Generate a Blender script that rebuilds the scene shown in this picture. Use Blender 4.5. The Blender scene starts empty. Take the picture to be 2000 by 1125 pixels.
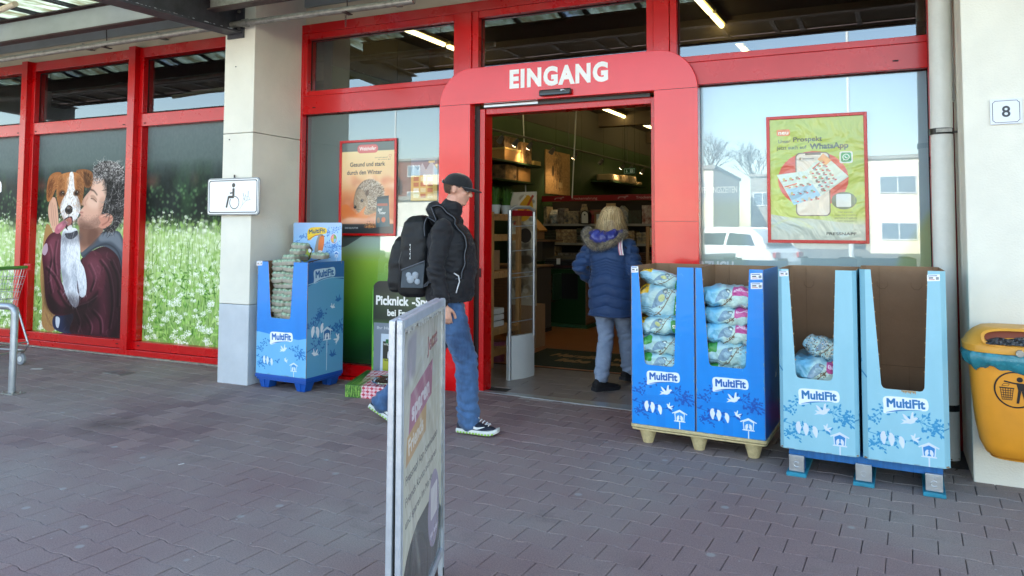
import bpy, bmesh, math, random
import numpy as np
from mathutils import Vector, Matrix
R = math.radians; PI = math.pi
rnd = random.Random(7); NR = np.random.RandomState(11)
sc = bpy.context.scene; COL = sc.collection

# ------------------------------------------------------------ camera
cam_d = bpy.data.cameras.new('camera'); cam = bpy.data.objects.new('camera', cam_d); COL.objects.link(cam)
YAW, PITCH, ROLL = .42480751, .05284542, .00396620
w_ = Vector((-math.sin(YAW)*math.cos(PITCH), math.cos(YAW)*math.cos(PITCH), math.sin(PITCH)))
r_ = Vector((math.cos(YAW), math.sin(YAW), 0)); u_ = r_.cross(w_)
cr, sr = math.cos(ROLL), math.sin(ROLL)
rr, uu = cr*r_ + sr*u_, -sr*r_ + cr*u_
M = Matrix((rr, uu, -w_)).transposed().to_4x4(); M.translation = (0, -5.99, 1.45)
cam.matrix_world = M
cam_d.lens = 1440/2000*36; cam_d.sensor_width = 36
cam_d.shift_y = -(562.5-372.4)/2000
cam_d.clip_start = .05; cam_d.clip_end = 1500
sc.camera = cam

# ------------------------------------------------------------ sky, sun, exposure
SUN_EL, SUN_AZ = R(38), R(-22)          # azimuth from +Y (behind the shop) towards -X
world = bpy.data.worlds.new('World'); sc.world = world; world.use_nodes = True
wn = world.node_tree; bg = wn.nodes['Background']
sky = wn.nodes.new('ShaderNodeTexSky'); sky.sky_type = 'NISHITA'; sky.sun_disc = False
sky.sun_elevation = SUN_EL; sky.sun_rotation = SUN_AZ; sky.altitude = 100
sky.air_density = 1.0; sky.dust_density = .7; sky.ozone_density = 1.0
tint = wn.nodes.new('ShaderNodeMixRGB'); tint.blend_type = 'MULTIPLY'; tint.inputs[0].default_value = 1; tint.inputs[2].default_value = (1.0, .91, .79, 1)
wn.links.new(sky.outputs[0], tint.inputs[1]); wn.links.new(tint.outputs[0], bg.inputs[0]); bg.inputs[1].default_value = 0.13
sun_d = bpy.data.lights.new('sun', 'SUN'); sun = bpy.data.objects.new('sun', sun_d); COL.objects.link(sun)
sun_d.energy = 4.2; sun_d.angle = R(.5); sun_d.color = (1, .94, .85)
sd = Vector((math.sin(SUN_AZ)*math.cos(SUN_EL), math.cos(SUN_AZ)*math.cos(SUN_EL), math.sin(SUN_EL)))
sun.rotation_euler = sd.to_track_quat('Z', 'Y').to_euler()
sun.location = (-8, 20, 20)
sc.view_settings.view_transform = 'Standard'; sc.view_settings.look = 'None'
sc.view_settings.exposure = 2.72; sc.view_settings.gamma = 1; sc.view_settings.use_curve_mapping = False
sc.cycles.max_bounces = 10; sc.cycles.transparent_max_bounces = 16; sc.cycles.glossy_bounces = 5
sc.cycles.use_denoising = True
sc.cycles.sample_clamp_indirect = 6
sc.cycles.caustics_reflective = False; sc.cycles.caustics_refractive = False

# ------------------------------------------------------------ colours and materials
def lin(c):
    if isinstance(c, str):
        c = tuple(int(c[i:i+2], 16)/255 for i in (0, 2, 4))
    return tuple(x/12.92 if x <= .04045 else ((x+.055)/1.055)**2.4 for x in c)
def srgb(c):
    if isinstance(c, str): return np.array([int(c[i:i+2], 16)/255 for i in (0, 2, 4)])
    return np.array(c, float)

def mat(name, col, rough=.6, metal=0, spec=.5, bump=0, bscale=60, var=0, vscale=6, coat=0, emit=None, estr=0, alpha=1, trans=0, streak=False, detail=4, sheen=0, col2=None):
    """procedural principled material: base colour broken up by noise, fine bump."""
    m = bpy.data.materials.new(name); m.use_nodes = True; nt = m.node_tree; N = nt.nodes; L = nt.links
    b = N['Principled BSDF']; c = lin(col)
    b.inputs['Roughness'].default_value = rough; b.inputs['Metallic'].default_value = metal
    b.inputs['Specular IOR Level'].default_value = spec; b.inputs['Coat Weight'].default_value = coat
    b.inputs['Coat Roughness'].default_value = .08
    b.inputs['Sheen Weight'].default_value = sheen
    if alpha < 1: b.inputs['Alpha'].default_value = alpha
    if trans: b.inputs['Transmission Weight'].default_value = trans
    tc = N.new('ShaderNodeTexCoord')
    if var:
        no = N.new('ShaderNodeTexNoise'); no.inputs['Scale'].default_value = vscale; no.inputs['Detail'].default_value = detail
        no.inputs['Roughness'].default_value = .62
        if streak:
            mp = N.new('ShaderNodeMapping'); mp.inputs['Scale'].default_value = (6, 6, .5)
            L.new(tc.outputs['Object'], mp.inputs[0]); L.new(mp.outputs[0], no.inputs['Vector'])
        else: L.new(tc.outputs['Object'], no.inputs['Vector'])
        rp = N.new('ShaderNodeValToRGB'); L.new(no.outputs['Fac'], rp.inputs[0])
        c2 = lin(col2) if col2 else tuple(x*(1-var) for x in c)
        rp.color_ramp.elements[0].position = .32; rp.color_ramp.elements[1].position = .68
        rp.color_ramp.elements[0].color = (*c2, 1)
        rp.color_ramp.elements[1].color = (*[min(1, x*(1+var*.35)) for x in c], 1)
        L.new(rp.outputs[0], b.inputs['Base Color'])
        mr = N.new('ShaderNodeMapRange'); mr.inputs['To Min'].default_value = min(1, rough*1.15); mr.inputs['To Max'].default_value = rough*.85
        L.new(no.outputs['Fac'], mr.inputs[0]); L.new(mr.outputs[0], b.inputs['Roughness'])
    else: b.inputs['Base Color'].default_value = (*c, 1)
    if bump:
        n2 = N.new('ShaderNodeTexNoise'); n2.inputs['Scale'].default_value = bscale; n2.inputs['Detail'].default_value = 5
        L.new(tc.outputs['Object'], n2.inputs['Vector'])
        bp = N.new('ShaderNodeBump'); bp.inputs['Strength'].default_value = bump; bp.inputs['Distance'].default_value = .01
        L.new(n2.outputs['Fac'], bp.inputs['Height']); L.new(bp.outputs[0], b.inputs['Normal'])
    if emit:
        b.inputs['Emission Color'].default_value = (*lin(emit), 1); b.inputs['Emission Strength'].default_value = estr
    return m

def print_mat(name, canvas, rough=.45, spec=.5, coat=0, bump=0, bscale=4, back=None):
    """flat print: the picture painted by the script, mapped by UV."""
    m = bpy.data.materials.new(name); m.use_nodes = True; nt = m.node_tree; N = nt.nodes; L = nt.links
    b = N['Principled BSDF']; b.inputs['Roughness'].default_value = rough; b.inputs['Specular IOR Level'].default_value = spec
    b.inputs['Coat Weight'].default_value = coat; b.inputs['Coat Roughness'].default_value = .06
    t = N.new('ShaderNodeTexImage'); t.image = canvas.image(name); t.extension = 'EXTEND'
    uv = N.new('ShaderNodeUVMap'); uv.uv_map = 'UVMap'; L.new(uv.outputs[0], t.inputs[0])
    L.new(t.outputs[0], b.inputs['Base Color'])
    if bump:
        tc = N.new('ShaderNodeTexCoord'); n2 = N.new('ShaderNodeTexNoise'); n2.inputs['Scale'].default_value = bscale; n2.inputs['Detail'].default_value = 3
        n2.inputs['Distortion'].default_value = 1.5
        L.new(tc.outputs['Object'], n2.inputs['Vector'])
        bp = N.new('ShaderNodeBump'); bp.inputs['Strength'].default_value = bump; bp.inputs['Distance'].default_value = .05
        L.new(n2.outputs['Fac'], bp.inputs['Height']); L.new(bp.outputs[0], b.inputs['Normal'])
        if coat: L.new(bp.outputs[0], b.inputs['Coat Normal'])
    return m

def glass_mat(name, refl=.35, tint=(1, 1, 1), rough=0.0):
    """window pane: fresnel-weighted mirror of a coated double pane over a clear, slightly tinted view through."""
    m = bpy.data.materials.new(name); m.use_nodes = True; nt = m.node_tree; N = nt.nodes; L = nt.links
    for n in list(N): N.remove(n)
    out = N.new('ShaderNodeOutputMaterial'); mix = N.new('ShaderNodeMixShader')
    tr = N.new('ShaderNodeBsdfTransparent'); tr.inputs[0].default_value = (*[c**.5 for c in tint], 1)
    gl = N.new('ShaderNodeBsdfGlossy'); gl.inputs['Roughness'].default_value = rough; gl.inputs['Color'].default_value = (.86, .94, 1, 1)
    lw = N.new('ShaderNodeLayerWeight'); lw.inputs[0].default_value = .5; ge = N.new('ShaderNodeNewGeometry')
    def op(kind, a, b):
        x = N.new('ShaderNodeMath'); x.operation = kind; x.use_clamp = True
        for i, v in enumerate((a, b)):
            if isinstance(v, (int, float)): x.inputs[i].default_value = v
            else: L.new(v, x.inputs[i])
        return x.outputs[0]
    f5 = op('POWER', lw.outputs['Facing'], 5.0)
    k = op('MULTIPLY', op('ADD', op('MULTIPLY', f5, .9), refl), op('SUBTRACT', 1.0, ge.outputs['Backfacing']))
    L.new(k, mix.inputs[0])
    L.new(tr.outputs[0], mix.inputs[1]); L.new(gl.outputs[0], mix.inputs[2]); L.new(mix.outputs[0], out.inputs[0])
    tc = N.new('ShaderNodeTexCoord'); no = N.new('ShaderNodeTexNoise'); no.inputs['Scale'].default_value = .9; no.inputs['Detail'].default_value = 1
    bp = N.new('ShaderNodeBump'); bp.inputs['Strength'].default_value = .03; bp.inputs['Distance'].default_value = .02
    L.new(tc.outputs['Object'], no.inputs['Vector']); L.new(no.outputs['Fac'], bp.inputs['Height']); L.new(bp.outputs[0], gl.inputs['Normal'])
    return m

# ------------------------------------------------------------ mesh builder
class MB:
    def __init__(s): s.v = []; s.f = []; s.mi = []; s.uv = {}; s.m = 0
    def add(s, vs, fs, uvs=None):
        o = len(s.v); s.v += [tuple(v) for v in vs]
        for k, f in enumerate(fs):
            if uvs and uvs[k] is not None: s.uv[len(s.f)] = uvs[k]
            s.f.append([o+i for i in f]); s.mi.append(s.m)
        return s
    def box(s, x0, x1, y0, y1, z0, z1, T=None):
        v = [Vector((x, y, z)) for z in (z0, z1) for y in (y0, y1) for x in (x0, x1)]
        if T is not None: v = [T @ p for p in v]
        return s.add(v, [(0, 2, 3, 1), (4, 5, 7, 6), (0, 1, 5, 4), (2, 6, 7, 3), (0, 4, 6, 2), (1, 3, 7, 5)])
    def bar(s, a, b, w, h=None, up=(0, 0, 1)):
        """rectangular bar from a to b, w wide, h deep"""
        a, b = Vector(a), Vector(b); h = h or w; d = (b-a).normalized(); up = Vector(up)
        if abs(d.dot(up)) > .98: up = Vector((0, 1, 0)) if abs(d.y) < .9 else Vector((1, 0, 0))
        x = d.cross(up).normalized(); y = x.cross(d)
        vs = [p + x*i*w/2 + y*j*h/2 for p in (a, b) for i, j in ((-1, -1), (1, -1), (1, 1), (-1, 1))]
        return s.add(vs, [(3, 2, 1, 0), (4, 5, 6, 7), (0, 1, 5, 4), (1, 2, 6, 5), (2, 3, 7, 6), (3, 0, 4, 7)])
    def tube(s, pts, r, n=10, cap=True, flat=1.0, up=None):
        pts = [Vector(p) for p in pts]; k = len(pts)
        rs = r if isinstance(r, (list, tuple)) else [r]*k
        vs = []; x = None
        for i, p in enumerate(pts):
            d = (pts[min(i+1, k-1)] - pts[max(i-1, 0)]).normalized()
            if x is None:
                u = Vector(up) if up else (Vector((0, 0, 1)) if abs(d.z) < .9 else Vector((0, 1, 0)))
                x = d.cross(u).normalized()
            x = (x - d*x.dot(d)).normalized(); y = d.cross(x)
            ra = rs[i]; ra, rb = ra if isinstance(ra, tuple) else (ra, ra*flat)
            vs += [p + x*math.cos(2*PI*j/n)*ra + y*math.sin(2*PI*j/n)*rb for j in range(n)]
        fs = [(i*n+j, i*n+(j+1) % n, (i+1)*n+(j+1) % n, (i+1)*n+j) for i in range(k-1) for j in range(n)]
        if cap: fs += [tuple(range(n))[::-1], tuple((k-1)*n+j for j in range(n))]
        return s.add(vs, fs)
    def cyl(s, c, r, z0, z1, n=16, r2=None):
        return s.tube([(c[0], c[1], z0), (c[0], c[1], z1)], [r, r2 if r2 is not None else r], n)
    def lathe(s, c, prof, n=20):
        vs = [(c[0]+r*math.cos(2*PI*j/n), c[1]+r*math.sin(2*PI*j/n), c[2]+z) for r, z in prof for j in range(n)]
        fs = [(i*n+j, i*n+(j+1) % n, (i+1)*n+(j+1) % n, (i+1)*n+j) for i in range(len(prof)-1) for j in range(n)]
        fs += [tuple(range(n))[::-1], tuple((len(prof)-1)*n+j for j in range(n))]
        return s.add(vs, fs)
    def ball(s, c, r, n=12, k=8, sc_=(1, 1, 1)):
        c = Vector(c); vs = [c+Vector((0, 0, -r*sc_[2]))]
        for i in range(1, k):
            t = -PI/2+PI*i/k
            vs += [c+Vector((r*sc_[0]*math.cos(t)*math.cos(2*PI*j/n), r*sc_[1]*math.cos(t)*math.sin(2*PI*j/n), r*sc_[2]*math.sin(t))) for j in range(n)]
        vs.append(c+Vector((0, 0, r*sc_[2]))); e = len(vs)-1
        fs = [(0, 1+(j+1) % n, 1+j) for j in range(n)]
        fs += [(1+i*n+j, 1+i*n+(j+1) % n, 1+(i+1)*n+(j+1) % n, 1+(i+1)*n+j) for i in range(k-2) for j in range(n)]
        fs += [(1+(k-2)*n+j, 1+(k-2)*n+(j+1) % n, e) for j in range(n)]
        return s.add(vs, fs)
    def prism(s, poly, h, T=None):
        """polygon in XY extruded along Z by h, then transformed"""
        n = len(poly); vs = [Vector((p[0], p[1], z)) for z in (0, h) for p in poly]
        if T is not None: vs = [T @ v for v in vs]
        return s.add(vs, [tuple(range(n))[::-1], tuple(range(n, 2*n))]+[(i, (i+1) % n, n+(i+1) % n, n+i) for i in range(n)])
    def quad(s, a, b, c, d, uv=None):
        return s.add([a, b, c, d], [(0, 1, 2, 3)], [uv or [(0, 0), (1, 0), (1, 1), (0, 1)]])
    def mesh(s, name, mats, smooth=False):
        me = bpy.data.meshes.new(name); me.from_pydata(s.v, [], s.f)
        for m in (mats if isinstance(mats, (list, tuple)) else [mats]): me.materials.append(m)
        me.polygons.foreach_set('material_index', s.mi)
        if s.uv:
            ul = me.uv_layers.new(name='UVMap')
            for fi, uv in s.uv.items():
                for k, li in enumerate(me.polygons[fi].loop_indices): ul.data[li].uv = uv[k]
        me.validate(); me.update()
        if smooth: smooth_mesh(me, smooth)
        return me
    def build(s, name, mats, parent=None, smooth=False, bevel=0, loc=None, rot=None, kind=None):
        o = bpy.data.objects.new(name, s.mesh(name, mats, smooth)); COL.objects.link(o)
        if parent is not None: o.parent = parent
        if loc: o.location = loc
        if rot: o.rotation_euler = rot
        if bevel: bev(o, bevel)
        if kind: o['kind'] = kind
        return o
def smooth_mesh(me, ang=True):
    me.polygons.foreach_set('use_smooth', [True]*len(me.polygons))
    if ang is not True and ang < 170:
        me.set_sharp_from_angle(angle=R(ang))
def bev(o, w, seg=2):
    m = o.modifiers.new('bevel', 'BEVEL'); m.width = w; m.segments = seg; m.limit_method = 'ANGLE'; m.angle_limit = R(35)
def thing(name, label, cat, loc=(0, 0, 0), rz=0, group=None):
    o = bpy.data.objects.new(name, None); COL.objects.link(o); o.location = loc; o.rotation_euler = (0, 0, rz)
    o.empty_display_size = .1
    return tag(o, label, cat, group)
def tag(o, label=None, cat=None, group=None, kind=None):
    if label: o['label'] = label
    if cat: o['category'] = cat
    if group: o['group'] = group
    if kind: o['kind'] = kind
    return o
def struct(o): o['kind'] = 'structure'; return o
def copy_tree(o, parent=None):
    c = o.copy(); COL.objects.link(c)
    if parent is not None: c.parent = parent
    for ch in list(o.children): copy_tree(ch, c)
    return c
def inst(name, me, parent, loc=(0, 0, 0), rot=(0, 0, 0), scale=(1, 1, 1)):
    o = bpy.data.objects.new(name, me); COL.objects.link(o); o.location = loc; o.rotation_euler = rot; o.scale = scale
    if parent is not None: o.parent = parent
    return o
def rect_uv(x, y, X0, X1, Y0, Y1): return ((x-X0)/(X1-X0), (y-Y0)/(Y1-Y0))

# ------------------------------------------------------------ text outlines as triangles (from Blender's own font)
_tc = {}
def text_tris(s, bold=0.0, space=1.0):
    k = (s, round(bold, 3), space)
    if k in _tc: return _tc[k]
    cu = bpy.data.curves.new('t', 'FONT'); cu.body = s; cu.size = 1; cu.offset = bold; cu.space_character = space; cu.resolution_u = 4
    o = bpy.data.objects.new('t', cu); COL.objects.link(o)
    bpy.context.view_layer.update()
    me = o.evaluated_get(bpy.context.evaluated_depsgraph_get()).to_mesh()
    me.calc_loop_triangles()
    V = np.array([v.co[:2] for v in me.vertices]) if len(me.vertices) else np.zeros((0, 2))
    T = np.array([t.vertices[:] for t in me.loop_triangles]) if len(me.vertices) else np.zeros((0, 3), int)
    bpy.data.objects.remove(o); bpy.data.curves.remove(cu)
    _tc[k] = (V, T); return V, T
def lettering(name, s, width, height, m, parent, T, bold=.03, thick=.001, spacing=None):
    """flat cut letters: T maps text plane (x right, y up, z out) into the parent's space"""
    V, Tr = text_tris(s, bold, spacing or 1.0); lo, hi = V.min(0), V.max(0)
    q = (V-lo)/(hi-lo)*[width, height]
    mb = MB(); n = len(q)
    mb.add([T @ Vector((a, b, thick)) for a, b in q], [tuple(t) for t in Tr])
    return mb.build(name, m, parent)

# ------------------------------------------------------------ picture canvas (flat prints painted by the script)
def vnoise(h, w, cells, seed=0, oct=3):
    rs = np.random.RandomState(seed); out = np.zeros((h, w)); amp = 1; tot = 0
    cy, cx = (cells, cells) if not isinstance(cells, tuple) else cells
    for o in range(oct):
        ny, nx = max(2, int(cy*2**o)), max(2, int(cx*2**o)); g = rs.rand(ny+2, nx+2)
        yy = np.linspace(0, ny, h); xx = np.linspace(0, nx, w)
        yi = np.minimum(yy.astype(int), ny); xi = np.minimum(xx.astype(int), nx)
        fy = (yy-yi)[:, None]; fx = (xx-xi)[None, :]; fy = fy*fy*(3-2*fy); fx = fx*fx*(3-2*fx)
        a = g[yi][:, xi]; b = g[yi][:, xi+1]; c = g[yi+1][:, xi]; d = g[yi+1][:, xi+1]
        out += amp*((a*(1-fx)+b*fx)*(1-fy)+(c*(1-fx)+d*fx)*fy); tot += amp; amp *= .5
    return out/tot
class Canvas:
    """x right, y up, in the units given (usually metres); pixels stored bottom row first"""
    def __init__(s, W, H, ppu, bg='ffffff'):
        s.W, s.H, s.k = W, H, ppu; s.w, s.h = max(4, int(W*ppu)), max(4, int(H*ppu))
        s.a = np.empty((s.h, s.w, 3)); s.a[:] = srgb(bg)
    def _blend(s, x0, y0, m, col, al):
        h, w = m.shape; sl = s.a[y0:y0+h, x0:x0+w]; m = (m*al)[..., None]
        if isinstance(col, np.ndarray) and col.ndim == 3: c = col[y0:y0+h, x0:x0+w]
        else: c = srgb(col)
        sl[:] = sl*(1-m)+c*m
    def mask(s, P, soft=0):
        P = np.asarray(P, float)*s.k; pad = 2+soft*s.k*2
        x0 = int(max(0, math.floor(P[:, 0].min()-pad))); x1 = int(min(s.w, math.ceil(P[:, 0].max()+pad)))
        y0 = int(max(0, math.floor(P[:, 1].min()-pad))); y1 = int(min(s.h, math.ceil(P[:, 1].max()+pad)))
        if x1 <= x0 or y1 <= y0: return None
        SS = 3 if (x1-x0)*(y1-y0) < 40000 else 2
        xs = x0+(np.arange((x1-x0)*SS)+.5)/SS; ys = y0+(np.arange((y1-y0)*SS)+.5)/SS
        ins = np.zeros((len(ys), len(xs)), bool); Q = np.roll(P, -1, 0)
        for (ax, ay), (bx, by) in zip(P, Q):
            if ay == by: continue
            r = np.nonzero((ys >= min(ay, by)) & (ys < max(ay, by)))[0]
            if len(r) == 0: continue
            xc = ax+(ys[r]-ay)*(bx-ax)/(by-ay)
            ins[r] ^= xs[None, :] < xc[:, None]
        m = ins.reshape(y1-y0, SS, x1-x0, SS).mean((1, 3))
        if soft: m = blur(m, soft*s.k)
        return x0, y0, m
    def poly(s, P, col, al=1, soft=0):
        r = s.mask(P, soft)
        if r: s._blend(r[0], r[1], r[2], col, al)
    def rect(s, x0, y0, x1, y1, col, al=1, soft=0, r=0):
        if not r: return s.poly([(x0, y0), (x1, y0), (x1, y1), (x0, y1)], col, al, soft)
        P = []
        for cx, cy, a0 in ((x1-r, y1-r, 0), (x0+r, y1-r, 90), (x0+r, y0+r, 180), (x1-r, y0+r, 270)):
            P += [(cx+r*math.cos(R(a0+t)), cy+r*math.sin(R(a0+t))) for t in range(0, 91, 18)]
        s.poly(P, col, al, soft)
    def ell(s, cx, cy, rx, ry, col, al=1, soft=0, rot=0, n=28):
        c_, s_ = math.cos(R(rot)), math.sin(R(rot))
        s.poly([(cx+rx*math.cos(t)*c_-ry*math.sin(t)*s_, cy+rx*math.cos(t)*s_+ry*math.sin(t)*c_) for t in (2*PI*i/n for i in range(n))], col, al, soft)
    def line(s, pts, w, col, al=1, soft=0, w2=None):
        pts = np.asarray(pts, float); n = len(pts)
        d = np.gradient(pts, axis=0); d /= np.maximum(np.hypot(*d.T)[:, None], 1e-9)
        nrm = np.stack([-d[:, 1], d[:, 0]], 1); ww = np.linspace(w, w if w2 is None else w2, n)[:, None]/2
        s.poly(np.vstack([pts+nrm*ww, (pts-nrm*ww)[::-1]]), col, al, soft)
    def leaf(s, x, y, l, wd, ang, col, al=1):
        c_, s_ = math.cos(ang), math.sin(ang)
        q = [(0, 0), (.25, .42), (.6, .45), (1, 0), (.6, -.45), (.25, -.42)]
        s.poly([(x+(a*l)*c_-(b*wd)*s_, y+(a*l)*s_+(b*wd)*c_) for a, b in q], col, al)
    def text(s, t, x, y, h, col, bold=.02, sx=1, al=1, shear=0, rot=0, width=None, center=False):
        """h = height of a capital letter"""
        V, T = text_tris(t, 0)
        if len(V) == 0: return
        V = V/.70*h; V = V.copy(); V[:, 0] *= sx
        if width: V[:, 0] *= width/(V[:, 0].max()-V[:, 0].min())
        if center: V[:, 0] -= (V[:, 0].max()+V[:, 0].min())/2
        V[:, 0] += V[:, 1]*shear
        c_, s_ = math.cos(R(rot)), math.sin(R(rot)); V = np.stack([V[:, 0]*c_-V[:, 1]*s_+x, V[:, 0]*s_+V[:, 1]*c_+y], 1)
        gr = bold/.70*h*s.k; lo = np.maximum(0, np.floor(V.min(0)*s.k)-2-gr).astype(int); hi = np.ceil(V.max(0)*s.k+2+gr).astype(int)
        hi = np.minimum(hi, [s.w, s.h])
        if (hi <= lo).any(): return
        SS = 3; H_, W_ = (hi[1]-lo[1])*SS, (hi[0]-lo[0])*SS; m = np.zeros((H_, W_), bool)
        Q = (V*s.k-lo)*SS
        for tri in T:
            p = Q[tri]; a = np.maximum(0, np.floor(p.min(0))).astype(int); b = np.minimum([W_, H_], np.ceil(p.max(0)).astype(int)+1)
            if (b <= a).any(): continue
            X, Y = np.meshgrid(np.arange(a[0], b[0])+.5, np.arange(a[1], b[1])+.5)
            e = [(p[(i+1) % 3][0]-p[i][0])*(Y-p[i][1])-(p[(i+1) % 3][1]-p[i][1])*(X-p[i][0]) for i in range(3)]
            m[a[1]:b[1], a[0]:b[0]] |= ((e[0] >= -.3) & (e[1] >= -.3) & (e[2] >= -.3)) | ((e[0] <= .3) & (e[1] <= .3) & (e[2] <= .3))
        g3 = int(round(gr*SS))
        for ax in (0, 1):
            base = m.copy()
            for sh in range(1, g3+1): m |= np.roll(base, sh, ax) | np.roll(base, -sh, ax)
        mm = m.reshape(hi[1]-lo[1], SS, hi[0]-lo[0], SS).mean((1, 3))
        s._blend(lo[0], lo[1], mm, col, al)
    def vgrad(s, stops, y0=None, y1=None):
        ys = np.linspace(0, 1, s.h); k = [p for p, _ in stops]; c = np.array([srgb(c) for _, c in stops])
        s.a[:] = np.stack([np.interp(ys, k, c[:, i]) for i in range(3)], 1)[:, None, :]
    def noise(s, amt, cells=40, seed=1, oct=3, tint=(1, 1, 1)):
        n = (vnoise(s.h, s.w, cells, seed, oct)-.5)*2*amt
        s.a[:] = np.clip(s.a+n[..., None]*np.array(tint), 0, 1)
    def image(s, name):
        im = bpy.data.images.new(name+'_print', s.w, s.h, alpha=False)
        px = np.ones((s.h, s.w, 4), np.float32); px[..., :3] = np.clip(s.a, 0, 1)
        im.pixels.foreach_set(px.ravel()); im.update(); im.pack()
        return im
def blur(m, r):
    r = max(1, int(r)); k = np.ones(2*r+1)/(2*r+1)
    for _ in range(2):
        p = np.pad(m, ((r, r), (0, 0)), 'edge'); c = np.cumsum(np.vstack([np.zeros((1, p.shape[1])), p]), 0); m = (c[2*r+1:]-c[:-2*r-1])/(2*r+1)
        p = np.pad(m, ((0, 0), (r, r)), 'edge'); c = np.cumsum(np.hstack([np.zeros((p.shape[0], 1)), p]), 1); m = (c[:, 2*r+1:]-c[:, :-2*r-1])/(2*r+1)
    return m
def cat_spline(P, n=8, closed=True):
    """smooth closed outline through a few points"""
    P = np.asarray(P, float); k = len(P); out = []
    for i in range(k if closed else k-1):
        if closed: a, b, c, d = P[i-1], P[i], P[(i+1) % k], P[(i+2) % k]
        else: a, b, c, d = P[max(i-1, 0)], P[i], P[i+1], P[min(i+2, k-1)]
        for t in np.linspace(0, 1, n, endpoint=False):
            out.append(.5*((2*b)+(-a+c)*t+(2*a-5*b+4*c-d)*t*t+(-a+3*b-3*c+d)*t**3))
    if not closed: out.append(P[-1])
    return np.array(out)
# ============================================================ materials of the place
M_ = {}
M_['white_wall'] = mat('painted_concrete', 'e3e0d3', .75, bump=.25, bscale=90, var=.10, vscale=1.6, streak=False)
M_['cream'] = mat('cream_fascia', 'd6ccb4', .6, bump=.08, bscale=40, var=.10, vscale=1.2)
M_['blue_panel'] = mat('pale_blue_fascia', 'a9b3b4', .55, bump=.08, bscale=40, var=.18, vscale=1.5)
M_['grey_band'] = mat('grey_plinth_paint', 'c3c9cf', .7, bump=.2, bscale=80, var=.12, vscale=3)
M_['red'] = mat('red_powder_coat', 'c60009', .28, spec=.5, var=.10, vscale=3, coat=.18)
M_['red_portal'] = mat('red_portal_sheet', 'e2060e', .22, spec=.55, var=.07, vscale=2.2, coat=.35)
M_['black'] = mat('black_plastic', '121214', .35, bump=.05)
M_['rubber'] = mat('black_rubber', '0b0b0c', .8)
M_['steel_dark'] = mat('dark_steel_beam', '44454c', .5, metal=.2, bump=.3, bscale=30, var=.35, vscale=7)
M_['steel_rust'] = mat('brown_primer_steel', '43302f', .6, bump=.2, bscale=40, var=.3, vscale=6)
M_['zinc'] = mat('galvanised_pipe', '9b9a94', .45, metal=.55, bump=.25, bscale=55, var=.35, vscale=18)
M_['alu'] = mat('brushed_aluminium', 'b9c0c6', .32, metal=.75, bump=.05, bscale=100, var=.08)
M_['white_pl'] = mat('white_plastic', 'd8dad8', .4)
M_['glass'] = glass_mat('window_glass', .13, (.92, .95, .94))
M_['glass_up'] = glass_mat('upper_window_glass', .18, (.62, .66, .64))
M_['glass_right'] = glass_mat('coated_window_glass', .15, (.93, .96, .96))
M_['glass_clear'] = glass_mat('clear_acrylic', .07, (.93, .95, .95))
M_['wood'] = mat('pine_wood', 'b98a55', .6, bump=.15, bscale=25, var=.25, vscale=9, streak=True)
M_['card'] = mat('brown_cardboard', '9d7a58', .8, bump=.12, bscale=70, var=.08, vscale=8)
M_['card_in'] = mat('brown_cardboard_inside', '8f7054', .85, bump=.15, bscale=60, var=.1, vscale=5)
M_['card_edge'] = mat('cardboard_edge', 'b79468', .85, bump=.3, bscale=200)
M_['sink'] = mat('dark_back_wall', '4a443e', .9)

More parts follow.
